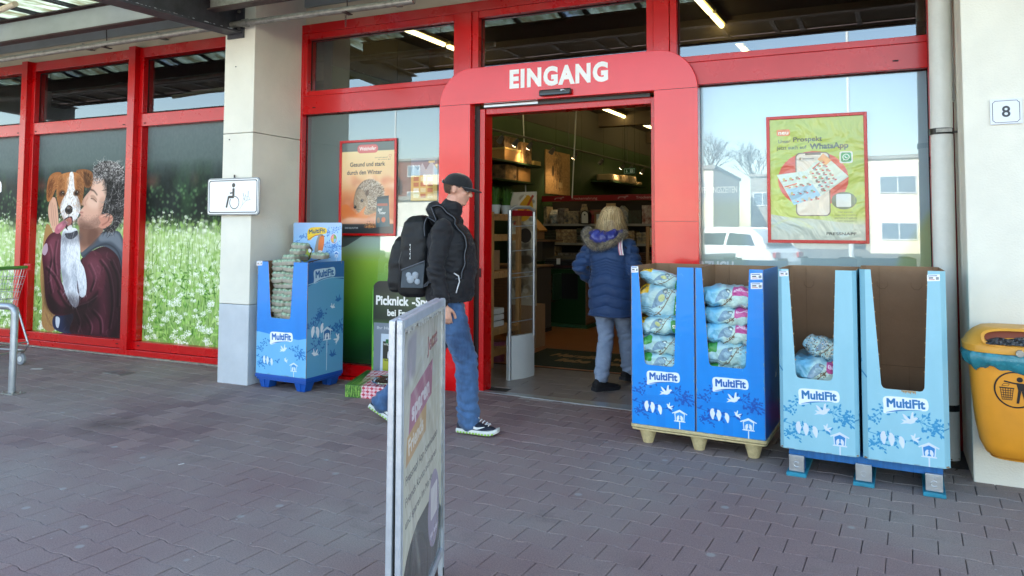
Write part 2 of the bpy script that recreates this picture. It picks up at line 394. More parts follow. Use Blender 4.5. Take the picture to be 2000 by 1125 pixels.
def paver_mat():
    m = bpy.data.materials.new('mauve_concrete_paver'); m.use_nodes = True; nt = m.node_tree; N = nt.nodes; L = nt.links
    b = N['Principled BSDF']; b.inputs['Specular IOR Level'].default_value = .22
    g = N.new('ShaderNodeNewGeometry')
    def noise(scale, det, rough=.6):
        n = N.new('ShaderNodeTexNoise'); n.inputs['Scale'].default_value = scale; n.inputs['Detail'].default_value = det; n.inputs['Roughness'].default_value = rough
        L.new(g.outputs['Position'], n.inputs['Vector']); return n
    def ramp(src, p0, p1, c0, c1):
        r = N.new('ShaderNodeValToRGB'); r.color_ramp.elements[0].position = p0; r.color_ramp.elements[1].position = p1
        r.color_ramp.elements[0].color = (*c0, 1) if len(c0) == 3 else c0; r.color_ramp.elements[1].color = (*c1, 1); L.new(src, r.inputs[0]); return r
    def mix(a, bb, fac, mode='MIX'):
        x = N.new('ShaderNodeMix'); x.data_type = 'RGBA'; x.blend_type = mode
        if isinstance(fac, float): x.inputs[0].default_value = fac
        else: L.new(fac, x.inputs[0])
        for i, s in ((6, a), (7, bb)):
            if isinstance(s, tuple): x.inputs[i].default_value = (*s, 1)
            else: L.new(s, x.inputs[i])
        return x.outputs[2]
    isl = ramp(g.outputs['Random Per Island'], 0, 1, lin('7c6868'), lin('96807c'))
    big = noise(.55, 4); dust = ramp(big.outputs['Fac'], .40, .62, (0, 0, 0), (1, 1, 1))
    c = mix(isl.outputs[0], lin('958a84'), dust.outputs[0])
    fine = noise(160, 3, .7); fr = ramp(fine.outputs['Fac'], .3, .7, (.7, .7, .7), (1.2, 1.2, 1.2))
    c = mix(c, fr.outputs[0], 1.0, 'MULTIPLY')
    st = noise(2.3, 5, .7); sr_ = ramp(st.outputs['Fac'], .58, .80, (0, 0, 0), (.38, .38, .38)); c = mix(c, lin('2e2b2d'), sr_.outputs[0])
    wn_ = noise(9, 3, .7); wr = ramp(wn_.outputs['Fac'], .60, .85, (0, 0, 0), (.4, .4, .4)); c = mix(c, lin('8a8788'), wr.outputs[0])
    vo = N.new('ShaderNodeTexVoronoi'); vo.inputs['Scale'].default_value = 3.4; L.new(g.outputs['Position'], vo.inputs['Vector'])
    vr = ramp(vo.outputs['Distance'], .055, .085, (.8, .8, .8), (0, 0, 0)); c = mix(c, lin('a09d98'), vr.outputs[0])
    vo2 = N.new('ShaderNodeTexVoronoi'); vo2.inputs['Scale'].default_value = 9; L.new(g.outputs['Position'], vo2.inputs['Vector'])
    vr2 = ramp(vo2.outputs['Distance'], .035, .06, (.8, .8, .8), (0, 0, 0)); c = mix(c, lin('a5a19c'), vr2.outputs[0])
    # one oil stain
    ds = N.new('ShaderNodeVectorMath'); ds.operation = 'DISTANCE'; ds.inputs[1].default_value = (-4.85, -2.05, 0)
    wob = N.new('ShaderNodeVectorMath'); wob.operation = 'MULTIPLY_ADD'; nn = noise(5, 3); wob.inputs[1].default_value = (.25, .25, .25)
    L.new(nn.outputs['Color'], wob.inputs[0]); L.new(g.outputs['Position'], wob.inputs[2]); L.new(wob.outputs[0], ds.inputs[0])
    orr = ramp(ds.outputs['Value'], .02, .30, (.85, .85, .85), (0, 0, 0)); c = mix(c, lin('1f1d1e'), orr.outputs[0])
    L.new(c, b.inputs['Base Color'])
    rr_ = N.new('ShaderNodeMapRange'); rr_.inputs['To Min'].default_value = .75; rr_.inputs['To Max'].default_value = .95
    L.new(big.outputs['Fac'], rr_.inputs[0]); L.new(rr_.outputs[0], b.inputs['Roughness'])
    bp = N.new('ShaderNodeBump'); bp.inputs['Strength'].default_value = .55; bp.inputs['Distance'].default_value = .004
    L.new(fine.outputs['Fac'], bp.inputs['Height']); L.new(bp.outputs[0], b.inputs['Normal'])
    return m
M_['paver'] = paver_mat()

# ============================================================ ground and paving
g = MB().box(-130, 130, -150, 60, -.30, -.034).build('asphalt_lot', mat('asphalt', '6e6d6b', .85, bump=.4, bscale=120, var=.2, vscale=.6)); struct(g)
pav = MB().box(-13, 6, -9.2, .14, -.2, -.009).build('pavement', mat('joint_sand', '35302e', .95, bump=.5, bscale=150)); struct(pav)
kerb = MB().box(-13, 6, -9.35, -9.2, -.2, .0).build('kerb', mat('kerb_concrete', '8b8a86', .85, bump=.3, bscale=60, var=.2), bevel=.01); struct(kerb)

PT = -R(4.3); pc, ps = math.cos(PT), math.sin(PT); PL, PW = .206, .160
def paver_me(seed):
    rs = random.Random(seed); L_, a = PL/2-.0017, .0055; w, n = PW/2+a-.0017, PW/2-a-.0017
    up = [(-L_, w), (-.071, w), (-.034, n), (.034, n), (.071, w), (L_, w)]
    out = [(x+rs.uniform(-.0008, .0008), y+rs.uniform(-.0008, .0008)) for x, y in up[::-1]+[(x, -y) for x, y in up]]
    c = .0028; inn = [(x*(1-c/abs(.1)) if abs(x) > .09 else x, y-math.copysign(c, y)) for x, y in out]
    k = 12; vs = [(x, y, -.03) for x, y in out]+[(x, y, -.0028) for x, y in out]+[(x, y, 0) for x, y in inn]
    fs = [tuple(range(2*k, 3*k))]+[(r*k+i, r*k+(i+1) % k, (r+1)*k+(i+1) % k, (r+1)*k+i) for r in (0, 1) for i in range(k)]
    mb = MB(); mb.add(vs, fs); return mb
pv = [paver_me(i) for i in range(6)]; pvm = [p.mesh('paver', M_['paver']) for p in pv]
Minv = cam.matrix_world.inverted()
spots = []
for j in range(-60, 4):
    for i in range(-52, 50):
        u, v = i*PL+(PL/2 if j % 2 else 0), j*PW
        x, y = -3+u*pc-v*ps, u*ps+v*pc
        if not (-12.9 < x < 5.9 and -9.1 < y < .02): continue
        if x > .56 and y > -.86 and x < 2.0: continue
        if -5.52 < x < -5.0 and y > -.62: continue
        q = Minv @ Vector((x, y, 0)); px, py = (1000+1440*q.x/-q.z, 372.4-1440*q.y/-q.z) if q.z < -.3 else (9e9, 9e9)
        seen = -20 < px < 2020 and 0 < py < 1150
        spots.append((not seen, -q.z, x, y))
spots.sort()
st = MB()
for k, (ns, d, x, y) in enumerate(spots):
    tz, tx, ty, ta = rnd.uniform(-.0012, .0008), rnd.uniform(-.006, .006), rnd.uniform(-.006, .006), rnd.uniform(-.006, .006)
    if k < 296: inst('paver', pvm[k % 6], pav, (x, y, tz), (tx, ty, PT+ta))
    else:
        src = pv[k % 6]; c_, s_ = math.cos(PT+ta), math.sin(PT+ta)
        st.add([(x+a*c_-b*s_, y+a*s_+b*c_, z+tz+b*tx-a*ty) for a, b, z in src.v], src.f)
st.build('paver_field', M_['paver'], pav, kind='stuff')
# wheel-stop cover and litter on the paving
mc = thing('access_cover', 'small square metal access cover set in the paving before the big mural windows', 'access cover', (-6.66, -.80, .001), R(-4))
MB().box(-.14, .14, -.09, .09, 0, .004).build('rim', M_['zinc'], mc)
for dx in (-.068, .068): MB().box(dx-.055, dx+.055, -.075, .075, .004, .007).build('lid', mat('cover_iron', '77777a', .5, metal=.5, bump=.5, bscale=90), mc)
lt = mat('paper_scrap_white', 'd7d5cf', .8)
for (x, y, r, s, lab) in ((-7.6, -1.02, .4, .06, 'white paper scrap lying on the paving left of the metal access cover'),
                          (-3.75, -2.62, 1.2, .018, 'tiny pale scrap on the paving in front of the dog bowl display')):
    mb = MB().prism([(-s, -s*.3), (s, -s*.35), (s*.95, s*.4), (-s*.9, s*.3)], .001)
    tag(mb.build('paper_scrap', lt, loc=(x, y, .0022), rot=(0, 0, r)), lab, 'litter')

# ============================================================ the shop building
shop = thing('shop_building', 'pet shop front with white pillars, cream fascia and red window frames', 'building')
Zt = 3.545
def block(name, m, x0, x1, y0, y1, z0, z1, parent=shop, bevel=0):
    return MB().box(x0, x1, y0, y1, z0, z1).build(name, m, parent, bevel=bevel)
block('fascia', M_['cream'], -13, 8, .015, .25, Zt, 3.74)
block('upper_fascia', M_['blue_panel'], -13, 8, -.015, .25, 3.743, 4.02)
for z in (4.023,): block('parapet_cap', M_['steel_dark'], -13.05, 8.05, -.06, .28, z, z+.05)
block('roof', M_['sink'], -14, 8,   .25, 19, 3.98, 4.06)
block('end_wall', M_['white_wall'], -14, -13, -.1, 19, -.03, 3.97)
block('end_wall', M_['white_wall'], 8.0, 8.4, -.1, 19, -.03, 3.97)
block('back_wall', M_['sink'], -13, 8, 18.6, 18.9, -.03, 3.97)
# left pillar, with the step in its paint and its panel joints
PX0, PX1 = -5.445, -5.072
for z0, z1, m in ((-.03, 2.36, 'x'), (2.364, 4.3, 'x')):
    pass
lp = MB(); lp.m = 0; lp.box(PX0, PX1, -.705, .02, .742, 2.355); lp.box(PX0, PX1, -.705, .02, 2.36, 4.02)
lp.m = 1; lp.box(PX0, PX1, -.705, .02, -.03, .738); lp.build('pillar', [M_['white_wall'], M_['grey_band']], shop, bevel=.006)
block('pillar_return', M_['white_wall'], PX1+.002, -5.142, -.02, .2, 0, 4.3) if False else None
block('wall_return', M_['white_wall'], PX0+.01, -5.143, .022, .25, -.03, Zt)
rp_ = MB(); rp_.box(0, 1.3, 0, .98, -.04, 4.02)
o = rp_.build('pillar', M_['white_wall'], shop, bevel=.006, loc=(.650, -.905, 0), rot=(0, 0, -R(3.0)))
block('wall_return', M_['white_wall'], .612, .9, .005, .25, -.03, Zt)
block('wall_right', M_['white_wall'], 1.85, 8, .02, .25, -.03, Zt)
for x, z in ((-5.36, 2.30), (-5.3, 3.0)): MB().tube([(x, -.706, z), (x, -.712, z)], .006, 8).build('bolt', M_['steel_dark'], shop)
for x, z in ((.76, .31), (.70, .36)): MB().tube([(x, -.91, z), (x, -.925, z)], .014 if x > .75 else .007, 10).build('bolt', M_['zinc'], shop)

# ---- window frames: a mesh of bars, with panes, gaskets and slots
def frame_rect(mb, x0, x1, z0, z1, w, y0, y1):
    """mitre-free surround: stiles full height, rails butted between"""
    mb.box(x0, x0+w, y0, y1, z0, z1); mb.box(x1-w, x1, y0, y1, z0, z1)
    mb.box(x0+w, x1-w, y0, y1, z0, z0+w); mb.box(x0+w, x1-w, y0, y1, z1-w, z1)
def pane(parent, x0, x1, z0, z1, m, y=.03, name='pane'):
    p = MB().box(x0, x1, y, y+.006, z0, z1).build(name, m, parent)
    gk = MB(); frame_rect(gk, x0-.002, x1+.002, z0-.002, z1+.002, .008, y-.010, y-.001); gk.build('gasket', M_['rubber'], parent)
    return p
def slot(parent, x, z): MB().box(x-.018, x+.018, -.0485, -.046, z-.005, z+.005).build('drain_slot', M_['rubber'], parent)

# left window band with the big print
WL = MB(); XM = [-11.49, -9.455, -7.505]          # mullion centres
WL.box(-12.9, PX0, -.045, .09, 3.43, Zt)           # head
WL.box(-12.9, PX0, -.045, .09, 2.625, 2.77)        # transom
WL.box(-12.9, PX0, -.045, .09, .075, .165)         # bottom rail
WL.box(-12.9, PX0, -.085, .09, -.0, .072)          # sill plinth
for x in XM: WL.box(x-.055, x+.055, -.105, .09, .074, Zt+.012)
for x in XM:
    for a, b in ((x-.115, x-.057), (x+.057, x+.125)):
        for z0, z1 in ((.167, 2.623), (2.772, 3.428)): WL.box(a, b, -.043, .088, z0, z1)
wleft = WL.build('window', M_['red'], shop, bevel=.0035)
edges = [-12.9]+XM+[PX0]
for i in range(4):
    a = edges[i]+(.125 if i else 0); b = edges[i+1]-(.115 if i < 3 else 0)
    pane(wleft, a, b, 2.772+.02, 3.41, M_['glass_up'])
    for z in (2.79, 3.41): pass
    if i > 0: slot(wleft, a+.05, 2.66); slot(wleft, a+.05, .12)
    slot(wleft, b-.06, 2.66); slot(wleft, b-.06, .12)
LW = [(edges[i]+(.125 if i else 0), edges[i+1]-(.115 if i < 3 else 0)) for i in range(4)]
# plinth strip of concrete under it
block('plinth_strip', mat('dirty_concrete', '9a9588', .9, bump=.5, bscale=50, var=.4, vscale=9), -12.9, PX0, -.12, -.087, -.02, .012)

# middle and right window band
WR = MB()
WR.box(-5.14, .612, -.045, .09, 3.455, Zt); WR.box(-5.14, -5.05, -.045, .09, 0, 3.453)
WR.box(.555, .612, -.045, .09, 0, 3.453)
WR.box(-5.048, .553, -.045, .09, 2.615, 2.80)      # transom
WR.box(-5.048, -3.46, -.045, .09, .03, .135); WR.box(-5.048, -3.46, -.10, .09, -.02, .028)
WR.box(-1.06, .553, -.045, .09, .03, .135)
for c, w in ((-3.165, .065), (-1.35, .065)): WR.box(c-w, c+w, -.06, .09, 2.802, 3.453)
for a, b in ((-3.29, -3.232), (-3.098, -3.035), (-1.475, -1.417), (-1.283, -1.225), (-5.048, -5.0)): WR.box(a, b, -.043, .088, 2.802, 3.453)
for a, b in ((-4.998, -3.292), (-3.033, -1.477), (-1.223, .553)):
    WR.box(a, b, -.041, .086, 3.39, 3.453); WR.box(a, b, -.041, .086, 2.802, 2.853)
wmid = WR.build('window', M_['red'], shop, bevel=.0035)
for a, b in ((-5.0, -3.29), (-3.035, -1.475), (-1.225, .555)): pane(wmid, a, b, 2.853, 3.39, M_['glass_up'])
pane(wmid, -5.05, -3.44, .135, 2.615, M_['glass']); pane(wmid, -1.08, .555, .135, 2.615, M_['glass_right'])
slot(wmid, -5.09, 2.68)
for x in (-4.9, .35): slot(wmid, x, 2.68)
# pale film and boards behind the two lower panes (they stop the view into the shop)
film = mat('pale_window_film', 'aebcc4', .6, var=.06, vscale=2)
film_g = mat('grey_window_film', '6f7d7d', .7, var=.08, vscale=2)

# ---- entrance portal: one plate with round shoulders and the opening cut out
def arch(x0, x1, z1, rad, y0, y1, ox0, ox1, oz, mb):
    out = [(x0, 0)]+[(x0+rad-rad*math.cos(R(t)), z1-rad+rad*math.sin(R(t))) for t in range(0, 91, 9)]+[(x1-rad+rad*math.sin(R(t)), z1-rad+rad*math.cos(R(t))) for t in range(0, 91, 9)]+[(x1, 0)]
    poly = out+[(ox1, 0), (ox1, oz), (ox0, oz), (ox0, 0)]
    T = Matrix(((1, 0, 0, 0), (0, 0, -1, y1), (0, 1, 0, 0), (0, 0, 0, 1)))
    mb.prism(poly, y1-y0, T)
AX0, AX1, OX0, OX1 = -3.405, -1.052, -3.085, -1.402
pm = MB(); arch(AX0, AX1, 2.915, .33, -.10, .0, OX0, OX1, 2.585, pm)
portal = pm.build('entrance_portal', M_['red_portal'], shop, bevel=.004)
for x0, x1 in ((AX0, OX0), (OX1, AX1)): MB().box(x0+.001, x1-.001, -.1015, -.1003, 2.5845, 2.5875).build('seam', M_['rubber'], portal)
MB().box(AX1-.35+.002, AX1-.003, -.1015, -.1003, 1.52, 1.522).build('seam', M_['steel_rust'], portal)
TP = Matrix(((1, 0, 0, -2.692), (0, 0, -1, -.1005), (0, 1, 0, 2.694), (0, 0, 0, 1)))
TP = TP @ Matrix.Rotation(-R(.2), 4, 'Z')
M_['letter'] = mat('white_vinyl_letter', 'f0f0f2', .45)
lettering('lettering', 'EINGANG', .905, .172, M_['letter'], portal, TP, bold=.05, thick=.0015, spacing=1.16)
sn = MB().box(-2.395, -2.105, -.150, -.1025, 2.603, 2.655).build('motion_sensor', M_['black'], portal, bevel=.012)
MB().box(-2.385, -2.115, -.153, -.151, 2.607, 2.622).build('sensor_lens', mat('sensor_lens_dark', '1b2430', .08), sn)
lg = MB()
for k in range(6):
    t = k/5; lg.box(-2.19+.035*t, -2.186+.035*t+.006, -.1525, -.1508, 2.633+.006*math.sin(3*t), 2.640+.006*math.sin(3*t+1))
lg.build('sensor_logo', M_['alu'], sn)
# door lining, header with running gear, threshold
dl = MB(); dl.box(-3.035, -2.985, .0, .16, 0, 2.55); dl.box(-1.452, -1.405, .0, .16, 0, 2.55); dl.box(-2.983, -1.454, .02, .16, 2.50, 2.56)
dfr = dl.build('door_frame', M_['red'], portal, bevel=.004)
MB().box(-3.083, -3.037, -.0, .10, 0, 2.583).build('shadow_gap', M_['black'], portal)
MB().box(-2.983, -1.454, -.02, .015, 2.553, 2.583).build('door_track', M_['black'], portal)
MB().box(-2.98, -2.45, -.03, -.021, 2.56, 2.58).build('track_cover', M_['alu'], portal)
MB().box(-3.028, -3.012, -.012, -.001, 1.02, 1.10).build('door_pull', M_['black'], dfr, bevel=.006)
lt_ = MB().prism([(-3.05, .05), (-3.05, -.012), (-1.40, -.135), (-1.40, .05)], .006, Matrix.Translation((0, 0, .001)))
lt_.build('threshold', M_['alu'], portal)
for x0, x1 in ((-3.98, -3.10), (-1.34, -.56)):
    lf = MB().box(x0, x1, .115, .125, .03, 2.5).build('sliding_leaf', glass_mat('leaf_glass', .12, (.9, .95, .95)), portal)
    f = MB(); frame_rect(f, x0-.002, x1+.002, .02, 2.52, .035, .105, .135); f.build('leaf_frame', M_['alu'], lf)

# ============================================================ canopy over the pavement
can = thing('canopy', 'dark steel canopy with stained translucent roof sheets over the pavement', 'canopy')
def dirty_sheet(name, base, rust, amount):
    m = bpy.data.materials.new(name); m.use_nodes = True; nt = m.node_tree; N = nt.nodes; L = nt.links
    for n in list(N): N.remove(n)
    out = N.new('ShaderNodeOutputMaterial'); mx = N.new('ShaderNodeMixShader'); tl = N.new('ShaderNodeBsdfTranslucent'); df = N.new('ShaderNodeBsdfDiffuse')
    g = N.new('ShaderNodeNewGeometry'); mp = N.new('ShaderNodeMapping'); mp.inputs['Scale'].default_value = (7, 1.6, 3); L.new(g.outputs['Position'], mp.inputs[0])
    n1 = N.new('ShaderNodeTexNoise'); n1.inputs['Scale'].default_value = 1.5; n1.inputs['Detail'].default_value = 6; n1.inputs['Roughness'].default_value = .7; L.new(mp.outputs[0], n1.inputs['Vector'])
    rp = N.new('ShaderNodeValToRGB'); e = rp.color_ramp.elements; e[0].position = .36; e[0].color = (*lin(rust), 1); e[1].position = .6; e[1].color = (*lin(base), 1)
    x = rp.color_ramp.elements.new(.44); x.color = (*lin('9da393'), 1)
    L.new(n1.outputs['Fac'], rp.inputs[0]); L.new(rp.outputs[0], tl.inputs[0]); L.new(rp.outputs[0], df.inputs[0]); mx.inputs[0].default_value = .25
    hs = N.new('ShaderNodeMixRGB'); hs.blend_type = 'MULTIPLY'; hs.inputs[0].default_value = 1; hs.inputs[2].default_value = (amount, amount, amount, 1)
    L.new(rp.outputs[0], hs.inputs[1]); L.new(hs.outputs[0], tl.inputs[0])
    L.new(tl.outputs[0], mx.inputs[1]); L.new(df.outputs[0], mx.inputs[2]); L.new(mx.outputs[0], out.inputs[0])
    return m
sheet_a = dirty_sheet('stained_polycarbonate', 'c6d2cc', '8f7a60', 1.0); sheet_b = dirty_sheet('pale_polycarbonate', 'b8c6d8', '8f9aa0', 1.0)
zr = lambda y: 3.70+.045*(y+.9) if y < -1.1 else 3.69+.27*(y+1.12)             # roof falls slightly outwards
beamsX = [-11.9, -8.60, -5.30, -2.0, 1.30, 4.6]
# main I-beams
for i, bx in enumerate([-12.1, -5.30, 1.5]):
    b = MB(); y0, y1 = -2.36, -.71
    for (dx0, dx1, dz0, dz1) in ((-.09, .09, -.0, .018), (-.006, .006, .02, .262), (-.09, .09, .264, .282)):
        vs = []
        for y in (y0, y1):
            zb = 3.30+.045*(y+.9)
            vs += [(bx+dx0, y, zb+dz0), (bx+dx1, y, zb+dz0), (bx+dx1, y, zb+dz1), (bx+dx0, y, zb+dz1)]
        b.add(vs, [(0, 1, 2, 3), (7, 6, 5, 4), (0, 4, 5, 1), (1, 5, 6, 2), (2, 6, 7, 3), (3, 7, 4, 0)])
    b.box(bx-.10, bx+.10, -.728, -.708, 3.27, 3.62)
    be = b.build('beam', M_['steel_dark'], can)
    for dx in (-.055, .055):
        for dz in (.06, .22): MB().tube([(bx+dx, -.75, 3.30+dz), (bx+dx, -.729, 3.30+dz)], .014, 6).build('bolt', M_['zinc'], be)
# peeling paint flakes along the flange: a ragged pale strip
fl = MB()
for k in range(150):
    y = -.8-1.5*rnd.random()**1.2; z = 3.30+.045*(y+.9)+.019; s = rnd.uniform(.006, .022)
    fl.prism([(bx_ := -5.30+.012+rnd.uniform(0, .07), y), (bx_+s, y+s*.2), (bx_+s*.7, y+s*1.3), (bx_-.2*s, y+s*.8)], rnd.uniform(.001, .006), Matrix.Translation((0, 0, z)))
fl.build('paint_flakes', mat('flaking_paint', 'b7bcc4', .8), can, kind='stuff')
# purlins parallel to the wall
for (y, m) in ((-1.12, M_['steel_rust']),):
    for xa, xb in ((-12.9, -5.40), (-5.20, 5.0)):
        z1 = zr(y)-.03; pu = MB()
        pu.box(xa, xb, y-.05, y+.05, z1-.245, z1-.232); pu.box(xa, xb, y-.005, y+.005, z1-.23, z1-.014); pu.box(xa, xb, y-.05, y+.05, z1-.012, z1)
        pu.build('purlin', m, can)
        if y > -2: 
            MB().box(xa, xb, y-.012, y-.006, z1-.215, z1-.03).build('purlin_web_plate', M_['blue_panel'] if xa < -9 else M_['zinc'], can)
for x in (-8.3, -7.05, -6.0, -3.9, -2.6):
    MB().box(x-.03, x+.03, -.20, -.016, 3.60, 3.612).box(x-.004, x+.004, -.16, -.016, 3.613, 3.66).build('bracket', M_['zinc'], can)
# roof sheets between glazing bars
x = -12.9; k = 0; RA = -R(4)
wid = [.52, .26, .55, .60]
while x < 5.0:
    w = wid[k % 4]; mm = sheet_b if k % 4 == 1 else sheet_a
    for (ya, yb, op) in ((-.06, -.72, 1), (-.72, -1.12, 0), (-1.12, -1.95, 0), (-1.95, -2.42, 1)):
        s_ = MB(); sk = lambda y: 0.07*(y+.06)
        z0, z1 = zr(ya), zr(yb)
        s_.add([(x+.02-sk(ya), ya, z0), (x+w-.02-sk(ya), ya, z0), (x+w-.02-sk(yb), yb+.004, z1), (x+.02-sk(yb), yb+.004, z1),
                (x+.02-sk(ya), ya, z0+.006), (x+w-.02-sk(ya), ya, z0+.006), (x+w-.02-sk(yb), yb+.004, z1+.006), (x+.02-sk(yb), yb+.004, z1+.006)],
               [(0, 3, 2, 1), (4, 5, 6, 7), (0, 1, 5, 4), (1, 2, 6, 5), (2, 3, 7, 6), (3, 0, 4, 7)])
        s_.build('roof_sheet', M_['sink'] if op else mm, can)
    sk0, sk1 = .07*(-.06+.06), .07*(-2.42+.06)
    sk2 = .07*(-1.12+.06)
    MB().bar((x-sk0, -.06, zr(-.06)-.008), (x-sk2, -1.115, zr(-1.09)-.008), .045, .05).bar((x-sk2, -1.125, zr(-1.125)-.008), (x-sk1, -2.42, zr(-2.42)-.008), .045, .05).build('glazing_bar', M_['steel_dark'], can)
    x += w; k += 1
MB().box(-13, 5.1, -2.48, -2.43, 3.575, 3.72).build('edge_board', M_['steel_rust'], can)
for bx in (-12.1, 5.0, -8.7):
    if bx == -8.7: continue
    pass
# conduit pipe with hangers and a chain
cp = thing('conduit_pipe', 'weathered grey conduit pipe hung along the fascia above the windows', 'pipe')
MB().tube([(-12.5, -.78, 3.372), (-9, -.78, 3.375), (-5.2, -.78, 3.385), (-3.28, -.76, 3.372)], .03, 12).build('pipe', M_['zinc'], cp, smooth=40)
for x in (-5.12, -8.9): MB().tube([(x-.03, -.78, 3.386), (x+.03, -.78, 3.386)], .038, 12).build('coupling', M_['zinc'], cp, smooth=40)
for x in (-7.03, -10.4, -3.95):
    MB().tube([(x, -.78, 3.40), (x, -.80, 3.70)], .005, 6).build('hanger_rod', M_['steel_rust'], cp)
    MB().box(x-.022, x+.022, -.83, -.73, 3.335, 3.343).tube([(x, -.80, 3.33), (x, -.80, 3.355)], .009, 6).build('clip', M_['steel_rust'], cp)
ch = thing('hanging_chain', 'short rusty chain dangling from the conduit pipe above the hedgehog poster', 'chain', (-3.95, -.80, 3.33))
for k in range(7):
    l = MB(); n = 8; l.tube([(.008*math.cos(2*PI*i/n), 0, -.016*k-.012+.011*math.sin(2*PI*i/n)) for i in range(n+1)], .0025, 5)
    l.build('link', M_['steel_rust'], ch, rot=(0, 0, (k % 2)*PI/2))
# small clamp arm at the very left of the roof
pa = thing('cream_pipe', 'cream painted pipe with clamps under the canopy roof, top left corner', 'pipe')
MB().tube([(-8.9, -1.62, 3.36), (-6.9, -1.80, 3.50)], .028, 10).build('tube', M_['cream'], pa, smooth=40)
for t in (.55, .66): MB().tube([(-8.9+2*t-.02, -1.62-.18*t, 3.36+.14*t), (-8.9+2*t+.02, -1.62-.18*t, 3.36+.14*t)], .038, 10).build('clamp', M_['steel_rust'], pa)

# ============================================================ downpipe, conduit and red pipe by the right pillar
dp = thing('downpipe', 'thick white painted rainwater downpipe beside the right pillar', 'downpipe', (.598, -.42, 0))
dpm = mat('chipped_white_paint', 'dfe0da', .45, bump=.35, bscale=35, var=.08, vscale=5)
MB().tube([(-.02, 0, -.02), (-.0, 0, 4.1)], .066, 20).build('pipe', dpm, dp, smooth=40)
MB().tube([(-.014, 0, 2.085), (-.014, 0, 2.125)], .071, 20).build('band', M_['black'], dp, smooth=40)
MB().box(-.05, .04, -.085, -.07, 2.095, 2.118).tube([(.06, -.02, 2.1), (.13, .05, 2.1)], .008, 6).build('band_bolt', M_['zinc'], dp)
MB().tube([(-.02, 0, .30), (-.02, 0, .34)], .071, 20).build('band', M_['black'], dp, smooth=40)
rpz = thing('red_pipe', 'thin dark red pipe running down between downpipe and right pillar', 'pipe', (.672, -.20, 0))
MB().tube([(0, 0, -.02), (0, 0, 2.33)], .014, 8).build('pipe', mat('dark_red_paint', '7a1512', .5), rpz, smooth=40)
cb = thing('cable_conduit', 'slim grey cable conduit with junction box beside the right pillar', 'conduit', (.672, -.26, 0))
MB().tube([(0, 0, 2.42), (0, 0, 4.0)], .016, 8).build('conduit', M_['white_pl'], cb, smooth=40)
MB().box(-.052, .028, -.05, .03, 2.33, 2.42).build('junction_box', M_['white_pl'], cb, bevel=.005)
MB().tube([(-.075, -.02, 2.375), (-.053, -.02, 2.375)], .009, 8).build('cable_gland', M_['black'], cb)

# ============================================================ plates on the pillars
pl = thing('house_number', 'white house number plate 8 with black border on the right pillar', 'house number', (.862, -.9225, 2.148), -R(3))
MB().box(-.078, .078, -.006, 0, -.074, .074).build('plate', mat('enamel_white', 'd8dde8', .25), pl, bevel=.003)
bd = MB(); t_ = .003; a, b, c = .066, .063, .012
P_ = [(-a+c, b), (a-c, b), (a-c*.6, b-c*.6), (a, b-c), (a, -b+c), (a-c*.6, -b+c*.6), (a-c, -b), (-a+c, -b), (-a+c*.6, -b+c*.6), (-a, -b+c), (-a, b-c), (-a+c*.6, b-c*.6)]
for i in range(12):
    p, q = P_[i], P_[(i+1) % 12]; bd.bar((p[0], -.0066, p[1]), (q[0], -.0066, q[1]), .001, t_, up=(1, 0, 0) if abs(p[0]-q[0]) < abs(p[1]-q[1]) else (0, 0, 1))
bd.build('border', M_['black'], pl)
lettering('numeral', '8', .042, .066, mat('number_black', '2a2f38', .4), pl, Matrix(((1, 0, 0, -.021), (0, 0, -1, -.0065), (0, 1, 0, -.033), (0, 0, 0, 1))), bold=.02)

sg = thing('disabled_parking_sign', 'white wheelchair sign with black rim and pencil scribble on the left pillar', 'sign', (-5.262, -.725, 1.752), -R(1.0))
def rrect(w, h, r, n=5):
    P = []
    for cx, cy, a0 in ((w/2-r, h/2-r, 0), (-w/2+r, h/2-r, 90), (-w/2+r, -h/2+r, 180), (w/2-r, -h/2+r, 270)):
        P += [(cx+r*math.cos(R(a0+t)), cy+r*math.sin(R(a0+t))) for t in np.linspace(0, 90, n)]
    return P
SW, SH = .655, .352
cvs = Canvas(SW, SH, 900, 'e9edf2'); cx, cy = SW/2, SH/2
cvs.rect(.0, .0, SW, SH, '202226'); cvs.rect(.012, .012, SW-.012, SH-.012, 'e9edf2', r=.02); cvs.rect(.022, .022, SW-.022, SH-.022, '202226', r=.022); cvs.rect(.031, .031, SW-.031, SH-.031, 'eef1f5', r=.018)
K = '1b1d22'
cvs.ell(cx+.01, cy+.105, .021, .021, K); cvs.rect(cx-.004, cy+.0, cx+.024, cy+.078, K, r=.009)
cvs.line([(cx+.02, cy+.038), (cx-.035, cy+.030)], .014, K); cvs.line([(cx+.018, cy-.005), (cx-.05, cy-.005)], .024, K)
cvs.line([(cx-.048, cy+.002), (cx-.076, cy-.105)], .022, K)
ring = [(cx+.024+.058*math.cos(t), cy-.058+.058*math.sin(t)) for t in np.linspace(2.5, 2.5+2*PI*.86, 40)]; cvs.line(ring, .008, K)
scr = cat_spline([(cx+.12, cy-.09), (cx+.14, cy+.0), (cx+.13, cy+.03), (cx+.15, cy-.04), (cx+.165, cy+.02), (cx+.15, cy-.03), (cx+.18, cy-.035), (cx+.175, cy-.005), (cx+.2, cy+.0), (cx+.195, cy+.05), (cx+.19, cy-.03), (cx+.215, cy-.03), (cx+.2, cy-.0)], 6, False)
cvs.line(scr, .003, '70757c'); cvs.line(cat_spline([(cx+.09, cy-.12), (cx+.16, cy-.05), (cx+.23, cy-.03)], 6, False), .003, '80858c')
T = Matrix(((1, 0, 0, 0), (0, 0, -1, 0), (0, 1, 0, 0), (0, 0, 0, 1)))
MB().prism(rrect(SW, SH, .035), .022, T).build('sign_box', M_['alu'], sg, bevel=.004)
